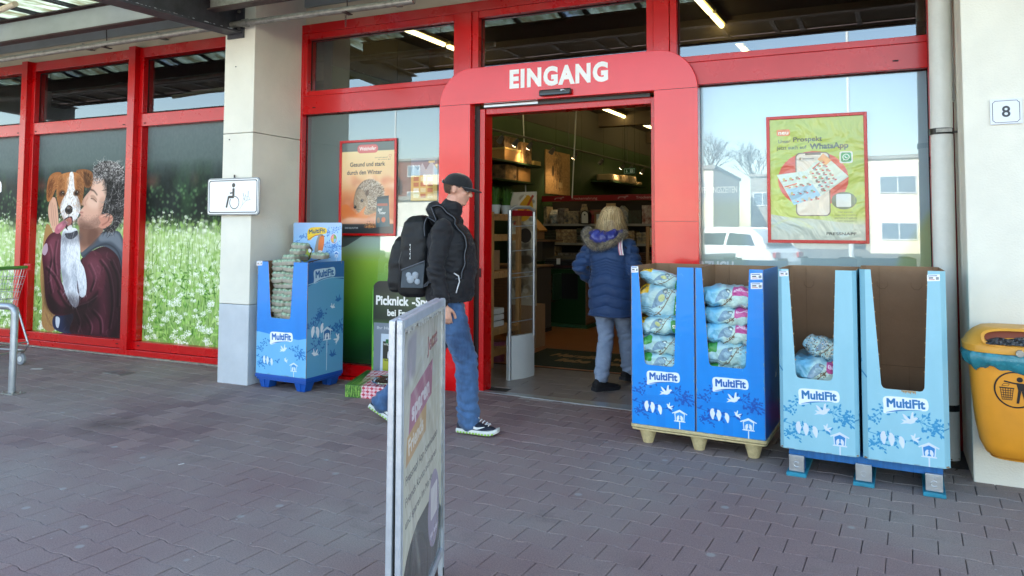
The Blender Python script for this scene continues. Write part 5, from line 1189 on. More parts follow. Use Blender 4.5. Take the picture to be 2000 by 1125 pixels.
branch(hc, [(0, .17), (.07, .19), (.14, .22), (.2, .2)], .004, '5a8ed6', 14, .018, 3, .03); branch(hc, [(.62, .15), (.5, .14), (.40, .13)], .004, '4b82d0', 26, .02, 4, .05); branch(hc, [(.62, .30), (.5, .27), (.42, .25)], .003, '4b82d0', 14, .02, 7, .03)
hc.poly(cat_spline([(.18, .21), (.185, .275), (.25, .30), (.40, .295), (.41, .25), (.3, .235), (.21, .195)], 6), 'efc92c'); hc.text('MultiFit', .195, .245, .034, '33566e', .04, width=.20, rot=4); hc.line([(.19, .20), (.28, .23), (.36, .24)], .006, 'c8432c')
hc.line(cat_spline([(.20, .01), (.30, .03), (.42, .055), (.47, .06)], 8, False), .009, '4f3d2c', w2=.004); hc.line([(.26, .02), (.24, .0)], .005, '4f3d2c')
hc.poly(cat_spline([(.27, .10), (.29, .18), (.32, .235), (.355, .245), (.385, .225), (.385, .17), (.37, .11), (.33, .075), (.30, .08)], 7), '8d8a84'); hc.poly(cat_spline([(.315, .12), (.325, .19), (.345, .225), (.382, .228), (.39, .19), (.38, .13), (.35, .10)], 7), 'e2742c'); hc.poly(cat_spline([(.30, .07), (.32, .11), (.36, .11), (.365, .08), (.33, .06)], 6), 'e9eae6'); hc.poly([(.382, .232), (.40, .224), (.384, .218)], '2b2b2b'); hc.ell(.362, .228, .006, .006, '15120f'); hc.line([(.33, .07), (.335, .035)], .003, '3a2a20'); hc.line([(.345, .07), (.352, .04)], .003, '3a2a20')
hc.poly(cat_spline([(.0, .10), (.06, .09), (.12, .12), (.17, .115), (.16, .06), (.08, .065)], 6), '5d7696'); hc.poly(cat_spline([(.09, .045), (.10, .10), (.15, .13), (.20, .13), (.235, .10), (.23, .05), (.17, .015), (.13, .015)], 7), 'a9b63a'); hc.poly(cat_spline([(.09, .06), (.12, .115), (.16, .12), (.15, .07), (.12, .04)], 6), '4f7398'); hc.line([(.1, .065), (.15, .09)], .005, 'e4e9ec')
hc.ell(.215, .115, .030, .026, '17191c'); hc.poly(cat_spline([(.19, .105), (.20, .125), (.225, .118), (.232, .10), (.21, .09)], 6), 'f1f3ef'); hc.poly([(.243, .12), (.258, .112), (.243, .108)], '2b2b2b'); hc.line([(.225, .09), (.20, .03)], .012, '17191c')
hc.ell(.505, .205, .042, .042, 'e7c8cc'); hc.ell(.505, .205, .036, .036, '2a4a86')
for i, cc in enumerate(('6aa84a', 'e88a8a', 'e4b24c', '7fb6dc')): hc.poly([(.505, .205)]+[(.505+.033*math.cos(R(90*i+t)), .205+.033*math.sin(R(90*i+t))) for t in range(0, 91, 15)], cc)
house(hc, .54, .075, .05, '4b82d0', 'dbe9fb', 'eef4fb')
T = Matrix(((1, 0, 0, 0), (0, 0, 1, 0), (0, 1, 0, 0), (0, 0, 0, 1)))
hd = thing('header_card', 'light blue header card with robin and blue tit above the tray box', 'header card', (-4.945, -.262, 1.08), L_R)
HP = [(x+.30, z+.23) for x, z in rrect(.60, .40, .015)]
MB().prism(HP, .004, T).build('board', M_['card_edge'], hd)
hq = MB(); hq.add([(x, -.0012, z) for x, z in HP], [tuple(range(len(HP)))], [[(x/.60, max(0, (z-.09)/.34)) for x, z in HP]]); hq.build('print', print_mat('header_card_print', hc, .35, coat=.3), hd)

# trays of fat balls: grey moulded tray, green-netted balls under film
tray_m = mat('grey_pulp_tray', 'b3afa2', .85, bump=.5, bscale=90, var=.2, vscale=20); ball_m = mat('green_netted_fat_ball', 'bccdb8', .5, bump=.9, bscale=180, var=.55, vscale=45, col2='5f9070'); film_m = mat('crinkled_clear_film', 'c9d8d0', .15, alpha=.22, bump=.6, bscale=40)
def tray_proto():
    o = MB(); n = 20
    prof = [(.80, 0), (.88, .006), (.96, .026), (1.0, .030), (1.0, .034)]
    vs = []; 
    for s_, z in prof: vs += [(x*s_, y*s_, z) for x, y in rrect(.165, .115, .03, 5)]
    k = len(vs)//len(prof); fs = [(i*k+j, i*k+(j+1) % k, (i+1)*k+(j+1) % k, (i+1)*k+j) for i in range(len(prof)-1) for j in range(k)]+[tuple(range(k))[::-1], tuple((len(prof)-1)*k+j for j in range(k))]
    o.add(vs, fs); tm = o.mesh('tray', tray_m, 50)
    b = MB(); b.ball((0, 0, 0), .026, 10, 7, (1, 1, .85)); bm_ = b.mesh('fat_ball', ball_m, True)
    f = MB(); f.prism(rrect(.158, .108, .03), .004); return tm, bm_, f.mesh('film', film_m)
TM, BM, FM = tray_proto()
def tray(x, y, z, rz, tilt, lab, grp):
    t = thing('fat_ball_tray', lab, 'tray', (x, y, z), rz, grp); t.rotation_euler = (tilt[0], tilt[1], rz)
    inst('tray', TM, t)
    for i in range(3):
        for j in range(2): inst('fat_ball', BM, t, (-.05+.05*i, -.026+.052*j, .036))
    return t
Ml = Matrix.Translation(boxL.location) @ Matrix.Rotation(L_R, 4, 'Z')
gt = 'trays of fat balls stacked in the box by the left pillar'; rt = random.Random(4); WN = ['bottom', 'second', 'third', 'fourth', 'fifth', 'sixth', 'seventh', 'eighth', 'ninth', 'tenth', 'eleventh', 'twelfth', 'thirteenth']
for ci, (cx_, cn, n0) in enumerate(((.205, 'left stack', 11), (.345, 'right stack', 11), )):
    for k in range(n0):
        z = .455+.053*k+rt.uniform(-.004, .004)
        p = Ml @ Vector((cx_+rt.uniform(-.014, .014), .085+rt.uniform(-.01, .03), z))
        tray(p.x, p.y, p.z, L_R+rt.uniform(-.2, .2), (rt.uniform(-.08, .1), rt.uniform(-.08, .08)), f'fat ball tray, {WN[k]} up in the {cn} by the left pillar' if k else f'lowest fat ball tray of the {cn} by the left pillar', gt)
for k, (a_, b_, z, l) in enumerate(((.27, .15, 1.03, 'fat ball tray lying across both stacks, under the two topmost'), (.31, .19, 1.085, 'fat ball tray second from the top of the heap by the left pillar'), (.33, .20, 1.135, 'topmost fat ball tray in front of the bird header card'), (.48, .30, 1.045, 'fat ball tray at the right rear rim under the header card'), (.20, .33, 1.02, 'fat ball tray at the left rear of the heap by the pillar'))):
    p = Ml @ Vector((a_, b_, z)); tray(p.x, p.y, p.z, L_R+rt.uniform(-.25, .25), (rt.uniform(-.1, .1), rt.uniform(-.06, .06)), l, gt)
sh_ = MB().box(.02, .585, .02, .475, .40, .43); sh_.build('inner_shelf', M_['card_in'], boxL)

# ---- picnic display: standing board with sloped bowl stand
pc_ = thing('picnic_stand', 'low pink chequered cardboard stand holding a dog bowl of kibble', 'display stand', (-3.97, -.70, 0), R(8))
cv = Canvas(.62, .30, 700, 'e9c9cf')
for i in range(-12, 24):
    for j in range(-12, 24):
        if (i+j) % 2 == 0:
            s = .042; q = [((i+a)*s*.5+(j+b)*s*.5, (i+a)*s*.38-(j+b)*s*.38+.1) for a, b in ((0, 0), (1, 0), (1, 1), (0, 1))]; cv.poly(q, 'c2384e' if i % 2 == 0 else 'd9808f')
cv.poly([(0, 0), (.17, 0), (.05, .30), (0, .30)], '2f5a26')
for _ in range(260): x = rnd.uniform(0, .16); cv.line([(x, rnd.uniform(0, .1)), (x+rnd.uniform(-.04, .04), rnd.uniform(.05, .25))], .004, rnd.choice(['6fa03c', '3f7a2c', '9cc45a', '1f3f1c']), w2=.001)
pm_ = print_mat('picnic_print', cv, .35, coat=.3)
s = MB(); X0, X1, ZF, ZB, D_ = 0, .58, .105, .16, .40
s.add([(X0, 0, 0), (X1, 0, 0), (X1, 0, ZF), (X0, 0, ZF), (X0, D_, 0), (X1, D_, 0), (X1, D_, ZB), (X0, D_, ZB)], [(0, 1, 2, 3), (3, 2, 6, 7), (1, 5, 6, 2), (4, 0, 3, 7), (5, 4, 7, 6), (0, 4, 5, 1)],
      [[(0, 0), (1, 0), (1, .4), (0, .4)], [(0, .4), (1, .4), (1, 1), (0, 1)], [(.3, 0), (1, 0), (1, .4), (.3, .4)], [(0, 0), (.2, 0), (.2, .5), (0, .4)], [(0, 0), (1, 0), (1, 1), (0, 1)], None])
s.build('carton', pm_, pc_, bevel=.002)
bo = thing('dog_bowl', 'shiny steel dog bowl of brown kibble set in the chequered stand', 'bowl', (-3.66, -.52, .128), 0); bo.rotation_euler = (R(7.5), 0, R(8))
MB().lathe((0, 0, 0), [(.10, .0), (.125, .002), (.13, .018), (.122, .024), (.112, .012), (.09, .004)], 28).build('bowl', mat('polished_steel', 'c9ccd0', .12, metal=1), bo, smooth=60)
kb = MB()
for i in range(170):
    t = rnd.uniform(0, 2*PI); r = .098*rnd.random()**.5; kb.ball((r*math.cos(t), r*math.sin(t), .010+.012*(1-r/.1)+rnd.uniform(0, .005)), .0075, 6, 4, (1, 1, .6))
kb.build('kibble', mat('brown_kibble', '4a3322', .8, var=.4, vscale=60), bo, kind='stuff')
cv = Canvas(.72, .92, 620, '1c2420'); cv.vgrad([(0, '3f8a2c'), (.1, '52a036'), (.4, '86b552'), (.55, '4d7a34'), (.62, '1c2a1c'), (1, '23231f')])
cv.ell(.42, .78, .2, .12, '4f6a3c', .7, soft=.05); cv.ell(.12, .72, .12, .1, '2f4a26', .7, soft=.05); cv.ell(.6, .6, .15, .1, '587c3f', .6, soft=.05)
for _ in range(300): x = rnd.choice([rnd.uniform(0, .05), rnd.uniform(.6, .72), rnd.uniform(0, .72)]); y = rnd.uniform(0, .3); cv.line([(x, y), (x+rnd.uniform(-.03, .05), y+rnd.uniform(.04, .12))], .006, rnd.choice(['7fbf3a', '3f7a2c', 'a9d45a']), .8, w2=.001)
cv.line([(.004, .0), (.004, .88)], .012, '6fb83a'); cv.line([(.716, 0), (.716, .88)], .012, '6fb83a')
cv.text('Picknick', .035, .70, .082, 'f2f2ee', .03, width=.34); cv.text('-', .42, .70, .08, 'f2f2ee', .03); cv.text('Spass', .46, .70, .082, 'f2f2ee', .03, width=.22); cv.text('bei Fressnapf', .16, .60, .058, 'f2f2ee', .03, width=.42)
cv.rect(.02, .04, .70, .53, '7c8794'); cv.text('Ihr Hund probiert', .05, .47, .028, 'd9dee4', .0, width=.40)
for k_, (x, c_) in enumerate(((.09, '33352a'), (.40, '4a3a2a'))):
    cv.poly([(x, .07), (x+.01, .43), (x+.24, .43), (x+.25, .07)], 'ccd9e6'); cv.rect(x+.03, .09, x+.22, .36, c_); cv.rect(x+.03, .09, x+.22, .20, 'b0b23a'); cv.rect(x+.06, .34, x+.10, .38, '2c6b3c')
    cv.text('WILDERNESS', x+.035, .325, .018, 'e2e4dc', .03, width=.18); cv.text('TRUE COUNTRY', x+.04, .18, .014, '3a4420', .02, width=.15)
    cv.poly(cat_spline([(x+.08, .21), (x+.085, .27), (x+.12, .28), (x+.15, .31), (x+.175, .29), (x+.165, .26), (x+.17, .21), (x+.155, .21), (x+.15, .245), (x+.11, .24), (x+.10, .21)], 4), 'e6e8ea')
cv.text('0 Euro', .1, .005, .02, 'd9ead0', .01)
pb_ = thing('picnic_board', 'round-cornered green standing board with large white lettering behind the dog bowl', 'sign board', (-4.075, -.16, .045), R(3))
BPp = [(x+.36, z+.46) for x, z in rrect(.72, .92, .09, 7) if True]
BPp = [(x, z if z > .46 else (0 if z < .09 else z)) for x, z in BPp]
MB().prism(BPp, .006, T).build('board', mat('lime_board_edge', '6fb83a', .5), pb_)
q = MB(); q.add([(x, -.0012, z) for x, z in BPp], [tuple(range(len(BPp)))], [[(x/.72, z/.92) for x, z in BPp]]); q.build('print', print_mat('picnic_board_print', cv, .35, coat=.3), pb_)

# ============================================================ yellow litter bin on the right pillar
yb = mat('yellow_bin_plastic', 'dd9222', .42, spec=.5, bump=.05, bscale=60, var=.14, vscale=3); yb2 = mat('yellow_bin_rim', 'd8982c', .42, var=.12, vscale=6)
bi = thing('litter_bin', 'yellow plastic litter bin with teal bag mounted on the right pillar', 'litter bin', (.865, -1.125, 0), -R(3))
def ring(z, a, b, n=36, p=3.2, cy=0):
    out = []
    for i in range(n):
        t = 2*PI*i/n; c_, s_ = math.cos(t), math.sin(t)
        out.append((a*math.copysign(abs(c_)**(2/p), c_), cy+b*math.copysign(abs(s_)**(2/p), s_), z))
    return out
def skin(rings, mb, cap=True):
    n = len(rings[0]); vs = [v for r in rings for v in r]; fs = [(i*n+j, i*n+(j+1) % n, (i+1)*n+(j+1) % n, (i+1)*n+j) for i in range(len(rings)-1) for j in range(n)]
    if cap: fs += [tuple(range(n))[::-1], tuple((len(rings)-1)*n+j for j in range(n))]
    return mb.add(vs, fs)
prof = [(.232, .10, .10), (.236, .16, .125), (.25, .185, .145), (.30, .208, .160), (.40, .226, .170), (.55, .240, .178), (.70, .250, .182), (.80, .255, .184)]
mb = MB(); skin([ring(z, a, b) for z, a, b in prof], mb); body_ = mb.build('bin_body', yb, bi, smooth=60)
mb = MB(); skin([ring(z, a, b) for z, a, b in [(.226, .15, .118), (.229, .165, .130), (.236, .168, .132), (.238, .150, .118)]], mb); mb.build('base_lip', yb2, bi, smooth=60)
bgm = mat('teal_bin_bag', '2f8391', .25, bump=1.0, bscale=22, var=.25, vscale=12, spec=.6)
vs = []; n = 90; rb = [(.80, .27), (.78, .285), (.755, .282), (.735, .276), (.722, .262), (.715, .254)]
mb = MB(); rs_ = np.random.RandomState(2); ph = rs_.rand(6)*6.28
rings = []
for z, a in rb:
    r = ring(z, a, a*.73, n); rings.append([(x*(1+.018*math.sin(13*i*2*PI/n+ph[0])+.014*math.sin(29*i*2*PI/n+ph[1]+z*30)), y*(1+.018*math.sin(13*i*2*PI/n+ph[0])+.014*math.sin(29*i*2*PI/n+ph[1])), zz+(.012*math.sin(7*i*2*PI/n+ph[2])+.008*math.sin(19*i*2*PI/n+ph[3]) if z < .73 else 0)) for i, (x, y, zz) in enumerate(r)])
skin(rings, mb, False); mb.build('bin_bag', bgm, bi, smooth=True)
lid = [(.795, .262, .192, 0), (.80, .278, .205, 0), (.835, .282, .207, 0), (.845, .272, .198, 0), (.875, .255, .180, .004), (.905, .225, .155, .012), (.925, .19, .13, .02), (.928, .17, .112, .026)]
mb = MB(); skin([ring(z, a, b, 36, 3.0, cy) for z, a, b, cy in lid], mb, True); o = mb.build('lid', yb2, bi, smooth=50)
# the mouth: a raised frame round a dark opening set in the sloped front of the lid
mo = MB(); n = 28; O = []; I = []; K_ = []
for i in range(n):
    t = 2*PI*i/n; c_, s_ = math.cos(t), math.sin(t); xx = math.copysign(abs(c_)**.6, c_); zz = math.copysign(abs(s_)**.75, s_)
    f = lambda a, b, dy: (a*xx, -.198+.030*((b*zz+.045)/.09)+dy, .883+b*zz)
    O.append(f(.205, .052, -.004)); I.append(f(.190, .040, -.008)); K_.append(f(.186, .036, .03))
mo.add(O+I+K_, [(a*n+i, a*n+(i+1) % n, (a+1)*n+(i+1) % n, (a+1)*n+i) for a in (0, 1) for i in range(n)]); mo.build('mouth_rim', yb2, o, smooth=60)
mo = MB(); mo.add([(x, y-.012, z) for x, y, z in K_], [tuple(range(n))]); mo.build('mouth', mat('orange_inside', '7a3310', .6), o)
gb_ = MB(); NX, NZ = 40, 12; vs = []
for jz in range(NZ):
    for ix in range(NX):
        u, v = -1+2*ix/(NX-1), jz/(NZ-1); x = .183*u; z = .850+.040*v*(1-.5*u*u)+.006*math.sin(9*u+2)*v; y = -.212+.030*v+.007*math.sin(17*u+6*v)+.005*math.sin(31*u-11*v)+.004*math.sin(50*u+20*v)
        vs.append((x, y, z))
gb_.add(vs, [(j*NX+i, j*NX+i+1, (j+1)*NX+i+1, (j+1)*NX+i) for j in range(NZ-1) for i in range(NX-1)])
gb_.build('rubbish_bag', mat('black_bag_film', '232428', .16, bump=.8, bscale=60, spec=.8), o, smooth=True)
MB().tube([(-.035, -.226, .812), (-.035, -.205, .812)], .018, 16).build('lock', M_['zinc'], o, smooth=40)
# the tidy-man emblem: ring, figure, basket, scrap
kb_ = M_['black']; em = MB(); ex, ez = -.055, .615
def on_bin(x, z):
    for (z0, a0, b0), (z1, a1, b1) in zip(prof, prof[1:]):
        if z0 <= z <= z1: t = (z-z0)/(z1-z0); a, b = a0+(a1-a0)*t, b0+(b1-b0)*t; break
    q = min(.999, abs(x/a)); return (x, -b*(1-q**3.2)**(1/3.2)-.0018, z)
def flat_strip(mb, pts, w):
    q = np.array(pts); d = np.gradient(q, axis=0); d /= np.hypot(*d.T)[:, None]; nn2 = np.stack([-d[:, 1], d[:, 0]], 1)*w/2
    a = [on_bin(*p) for p in q+nn2]; b = [on_bin(*p) for p in q-nn2]; k = len(q); mb.add(a+b, [(i, i+1, k+i+1, k+i) for i in range(k-1)])
def flat_poly(mb, pts):
    mb.add([on_bin(*p) for p in pts], [tuple(range(len(pts)))])
flat_strip(em, [(ex+.092*math.cos(t), ez+.092*math.sin(t)) for t in np.linspace(0, 2*PI, 48)], .0075)
flat_poly(em, [(ex+.020+.014*math.cos(t), ez+.055+.014*math.sin(t)) for t in np.linspace(0, 2*PI, 16, False)])
flat_poly(em, [(ex+.004, ez+.038), (ex+.042, ez+.036), (ex+.040, ez-.005), (ex+.012, ez-.002)]); flat_poly(em, [(ex+.012, ez-.002), (ex+.026, ez-.004), (ex+.014, ez-.07), (ex+.003, ez-.07)]); flat_poly(em, [(ex+.026, ez-.004), (ex+.040, ez-.005), (ex+.052, ez-.068), (ex+.042, ez-.07)])
flat_strip(em, [(ex+.012, ez+.032), (ex-.02, ez+.037), (ex-.05, ez+.043)], .008); flat_strip(em, [(ex+.038, ez+.030), (ex+.055, ez+.006), (ex+.062, ez-.012)], .008)
bx0, bz0 = ex-.038, ez-.022
for i in range(6): t = -1+2*i/5; flat_strip(em, [(bx0+t*.029, bz0+.028), (bx0+t*.021, bz0-.032)], .003)
for j in range(6): z = bz0+.028-.012*j; w = .029-.0014*j; flat_strip(em, [(bx0-w, z), (bx0, z), (bx0+w, z)], .003)
flat_strip(em, [(bx0-.033, bz0+.030), (bx0+.033, bz0+.030)], .005)
pq = [(bx0-.022, bz0+.040), (bx0-.012, bz0+.052), (bx0+.012, bz0+.053), (bx0+.006, bz0+.040), (bx0-.022, bz0+.040)]; flat_strip(em, [p for a, b in zip(pq, pq[1:]) for p in (a, ((a[0]+b[0])/2, (a[1]+b[1])/2))]+[pq[-1]], .0022)
em.build('tidy_emblem', kb_, body_)
MB().box(-.12, .12, .165, .205, .35, .80).build('wall_bracket', M_['zinc'], bi)
# ============================================================ aluminium pavement sign (A-board) in the foreground
ab0 = Vector((-1.60, -3.20, 0)); abd = Vector((.335, -.942, 0)).normalized(); AWD, AH = .80, 1.155
ang = math.atan2(abd.y, abd.x)
abt = thing('pavement_sign', 'white aluminium A-board with leaflet poster, standing in the foreground', 'A-board', (ab0.x, ab0.y, 0), ang)
# local x runs from the far edge to the near edge, local y points to the right-hand (printed) side
cv = Canvas(.72, 1.05, 700, 'dcdccb'); cv.vgrad([(0, '46524c'), (.26, '3f4b46'), (.27, 'd4d2bd'), (.7, 'd9d8c8'), (1, 'c9c6bb')])
cv.a[:int(.30*700)] = srgb('46524c'); cv.poly(cat_spline([(-.1, .12), (.12, .26), (.36, .31), (.6, .26), (.85, .12), (.85, .6), (-.1, .6)], 9), 'd6d5c2')
U = lambda x: .72-x
cv.a[:] = cv.a
def ctext(t, x, y, h, col, b=.02, w=None, rot=0): cv.text(t, x, y, h, col, b, width=w, rot=rot)
cv.poly([(.10, .66), (.13, .80), (.52, .86), (.50, .72)], 'c28a9c'); ctext('sparen', .15, .70, .065, 'f3e9ee', .04, .30, 7)
cv.poly([(.06, .56), (.08, .66), (.40, .705), (.39, .60)], 'd6b283'); ctext('Friends', .10, .59, .055, 'f6eede', .03, .24, 7)
cv.poly([(.05, .84), (.08, 1.0), (.22, 1.02), (.20, .86)], 'a49cac', .6, .01); ctext('Jetzt', .42, .90, .06, 'b27a74', .03, .2, 5)
ctext('Fressnapf App downloaden', .06, .50, .030, '4d5a54', .015, .56, 2); ctext('Friends Konto aktivieren', .06, .425, .030, '4d5a54', .015, .54, 2); ctext('und sparen im Markt', .06, .35, .030, '4d5a54', .015, .46, 2)
cv.ell(.56, .235, .115, .155, 'a79db2'); cv.rect(.50, .20, .63, .33, 'e4e0e2', r=.01); ctext('Hier laden', .49, .13, .022, 'eee8f2', .02, .14)
for pts in ([(.0, .9), (.2, .8), (.4, .5), (.5, .3)], [(.3, 1.05), (.36, .8), (.55, .6)], [(.65, 1.0), (.6, .7), (.66, .4)], [(.1, .4), (.2, .3), (.3, .1)]): cv.line(cat_spline(pts, 8, False), .03, 'f3f1e6', .35, soft=.012)
am = print_mat('app_poster_print', cv, .22, coat=.7, bump=.22, bscale=2.6)
wh = mat('worn_white_aluminium', 'c4cbd2', .35, metal=.45, bump=.12, bscale=60, var=.15, vscale=15)
ruf = mat('worn_foil_edge', 'b7b7b2', .5, bump=.8, bscale=90, var=.3, vscale=40)
for side in (1, -1):
    lean = .004*side; TT = Matrix(((1, 0, 0, 0), (0, side, -lean/AH, side*.0025+lean), (0, 0, 1, 0), (0, 0, 0, 1)))
    q = lambda mb_, x0, x1, y0, y1, z0, z1: mb_.box(x0, x1, y0, y1, z0, z1, TT)
    fr = MB(); w = .034
    q(fr, 0, w, 0, .020, .0, AH); q(fr, AWD-w, AWD, 0, .020, .0, AH); q(fr, w, AWD-w, 0, .020, .085, .085+w); q(fr, w, AWD-w, 0, .020, AH-w, AH)
    fo = fr.build('panel_frame', wh, abt, bevel=.004)
    for x in (.010, AWD-.016): tr_ = MB(); q(tr_, x, x+.006, .0205, .0225, .01, AH-.006); tr_.build('snap_profile', wh, fo, bevel=.001)
    pn = MB(); p = [TT @ Vector(v) for v in ((w, .012, .085+w), (AWD-w, .012, .085+w), (AWD-w, .012, AH-w), (w, .012, AH-w))]
    if side == 1: pn.add(p[::-1] if False else p, [(3, 2, 1, 0)], [[(0, 1), (1, 1), (1, 0), (0, 0)][::1]])
    else: pn.add(p, [(0, 1, 2, 3)], [[(0, 0), (1, 0), (1, 1), (0, 1)]])
    # seen from its own side the print reads left to right from the near edge to the far edge
    if side == 1:
        pn = MB(); pn.add(p, [(1, 0, 3, 2)], [[(0, 0), (1, 0), (1, 1), (0, 1)]])
    q(pn, w, AWD-w, .004, .0115, .085+w, AH-w); pn.build('poster', am, abt)
    fl_ = MB()
    for i in range(46):
        x = w+(AWD-2*w)*i/46; q(fl_, x, x+.016, .0205, .0215, AH-w-rnd.uniform(.002, .022), AH-w+.004)
    for i in range(40):
        z = .2+.9*i/40; q(fl_, w-.002, w+rnd.uniform(.003, .014), .0205, .0212, z, z+.03)
    fl_.build('crinkled_foil', ruf, fo)
MB().box(.05, AWD-.05, -.0045, .0045, AH-.03, AH+.002).build('hinge', wh, abt, bevel=.003)
for x in (.02, AWD-.02):
    for s in (-.018, .018): MB().cyl((x, s), .012, 0, .03, 10).build('rubber_foot', M_['rubber'], abt)

# ============================================================ steel rail and shopping trolley at the left edge
rl = thing('steel_rail', 'grey steel tube rail with bolted foot plate at the left edge', 'rail', (-6.684, -1.83, 0))
stl = mat('worn_galvanised_tube', 'aab0b6', .35, metal=.6, bump=.1, bscale=40, var=.2, vscale=10)
q = [(0, 0, .01), (0, 0, .70), (-.012, -.003, .735), (-.045, -.01, .755), (-.09, -.02, .757), (-1.6, -.45, .757)]
MB().tube(q, .030, 16).build('tube', stl, rl, smooth=60)
MB().box(-.09, .09, -.06, .06, 0, .008).build('foot_plate', M_['zinc'], rl, bevel=.002)
for dx in (-.065, .065):
    for dy in (-.035, .035): MB().tube([(dx, dy, .008), (dx, dy, .02)], .009, 6).build('bolt', M_['zinc'], rl)
MB().tube([(-.16, -.038, .757), (-.21, -.052, .757)], .0312, 16).build('blue_tape', mat('blue_tape', '4a86c8', .5), rl)
MB().tube([(-1.6, -.45, 0), (-1.6, -.45, .757)], .030, 12).build('tube', stl, rl, smooth=60)
tr = thing('shopping_trolley', 'wire shopping trolley with green and red handle behind the rail', 'shopping trolley', (-8.42, -1.18, 0), R(6))
wr = mat('zinc_wire', 'a7abb0', .3, metal=.8); bk = MB(); L0, L1, W0 = -.45, .42, .26
zt = lambda x: 1.00+.02*x; zb = lambda x: .62+.10*(x-L0)
tp_ = lambda x, s: (x, s*(W0-.03*(L1-x)), zt(x)); bt = lambda x, s: (x*.86, s*(W0-.07), .60)
for s in (-1, 1):
    for i in range(22): x = L0+(L1-L0)*i/21; bk.tube([tp_(x, s), bt(x, s)], .0022, 5, False)
    for k in range(6):
        t = k/5; a, b = Vector(tp_(L0, s)).lerp(Vector(bt(L0, s)), t), Vector(tp_(L1, s)).lerp(Vector(bt(L1, s)), t); bk.tube([a, b], .003 if 0 < k < 5 else .005, 5, False)
for x in (L0, L1):
    for k in range(9): u = -1+2*k/8; a = Vector(tp_(x, -1)).lerp(Vector(tp_(x, 1)), (u+1)/2); b = Vector(bt(x, -1)).lerp(Vector(bt(x, 1)), (u+1)/2); bk.tube([a, b], .0022, 5, False)
    for k in range(5): t = k/4; bk.tube([Vector(tp_(x, -1)).lerp(Vector(bt(x, -1)), t), Vector(tp_(x, 1)).lerp(Vector(bt(x, 1)), t)], .003, 5, False)
for k in range(12): x = L0+(L1-L0)*k/11; bk.tube([bt(x, -1), bt(x, 1)], .0022, 5, False)
bk.build('basket', wr, tr)
fr = MB()
for s in (-1, 1): fr.tube([(L1-.05, s*.2, .60), (L1+.10, s*.22, .22), (L1+.06, s*.22, .15), (-.35, s*.15, .15), (-.40, s*.17, .95)], .011, 8)
fr.tube([(L1+.06, -.22, .15), (L1+.06, .22, .15)], .011, 8); fr.tube([(-.35, -.15, .15), (-.35, .15, .15)], .011, 8); fr.tube([(L1+.09, -.22, .24), (L1+.09, .22, .24)], .008, 8); fr.build('frame', wr, tr, smooth=60)
MB().tube([(L1+.02, -.26, 1.03), (L1+.02, .26, 1.03)], .016, 12).build('handle', mat('green_grip', '4f8a3c', .4), tr, smooth=60)
for s in (-1, 1):
    MB().box(L1-.03, L1+.07, s*.26-.025, s*.26+.025, .99, 1.065).build('handle_end', M_['red'], tr, bevel=.012)
    for x in (L1+.03, -.33):
        wv = MB().tube([(x, s*.2-.014, .062), (x, s*.2+.014, .062)], .062, 18).build('wheel', mat('grey_tyre', '8a9098', .5), tr, bevel=.006); MB().tube([(x, s*.2-.017, .062), (x, s*.2+.017, .062)], .03, 12).build('hub', M_['white_pl'], wv); MB().box(x-.018, x+.018, s*.2-.02, s*.2+.02, .10, .145).build('fork', wr, wv)
MB().box(L1+.04, L1+.075, -.20, -.17, .74, .98).build('coin_lock_chain', M_['red'], tr, bevel=.008)

# ============================================================ what the panes mirror: the car park behind the camera
def lamp(x, y, lab):
    t = thing('car_park_lamp', lab, 'street lamp', (x, y, 0), 0, 'lamps on the car park')
    m = M_['lampw']; MB().tube([(0, 0, 0), (0, 0, 4), (0, 0, 10.6)], [.11, .09, .06], 12).build('pole', m, t, smooth=60)
    for s in (-1, 1): MB().bar((0, 0, 10.55), (s*.55, 0, 10.7), .05).build('arm', m, t); MB().ball((s*.85, 0, 10.72), .42, 14, 6, (1, .42, .28)).build('lamp_head', m, t, smooth=True)
M_['lampw'] = mat('lamp_grey_white', 'c9ccce', .5)
lamp(.2, -30, 'tall double-headed lamp mirrored above the green leaflet poster'); lamp(-31, -41, 'distant double-headed lamp mirrored above the hedgehog poster')
wht = mat('cream_render_wall', 'e4dcc6', .8, bump=.15, bscale=5, var=.08, vscale=.4); win = mat('building_window_glass', '6d7f8c', .12, spec=.8); grw = mat('grey_cladding', '9d9a90', .8, var=.15, vscale=1); brick = mat('red_brick_far', '8a5a48', .85, var=.25, vscale=2)
def far_block(lab, x0, x1, y, h, dep, wallm, rows, cols, ww, wh_, z0s, bal=False, roofm=None, rz=0):
    t = thing('far_building', lab, 'building', (x0, y, 0), rz); W = x1-x0
    MB().box(0, W, -dep, 0, -.1, h).build('wall', wallm, t); MB().box(-.15, W+.15, -dep-.15, .15, h+.003, h+.25).build('roof', roofm or grw, t)
    for z in z0s[:rows]:
        for i in range(cols):
            x = W*(i+.5)/cols; o = MB().box(x-ww/2, x+ww/2, .003, .06, z, z+wh_).build('window', M_['white_pl'], t)
            mbp = MB()
            for k in range(2): a = x-ww/2+.07+k*(ww-.07)/2; mbp.box(a, a+(ww-.07)/2-.07, .062, .075, z+.08, z+wh_-.08)
            mbp.build('pane', win, o)
            if bal and i % 2: MB().box(x-1.4, x+1.4, .08, 1.1, z-.9, z+.1).build('balcony', M_['white_wall'], t)
    return t
far_block('cream two-storey office block mirrored right of the leaflet poster', 1.5, 26, -50, 6.35, 14, wht, 2, 7, 2.2, 1.2, [.9, 4.0])
far_block('cream low house with grey side wall mirrored left of the leaflet poster', -17, -8.3, -46, 5.7, 14, wht, 2, 3, 1.8, 1.2, [.9, 3.7])
far_block('grey clad low hall mirrored behind the parked car', -7.6, .6, -62, 6.2, 10, grw, 1, 4, 1.6, 1.2, [3.6])
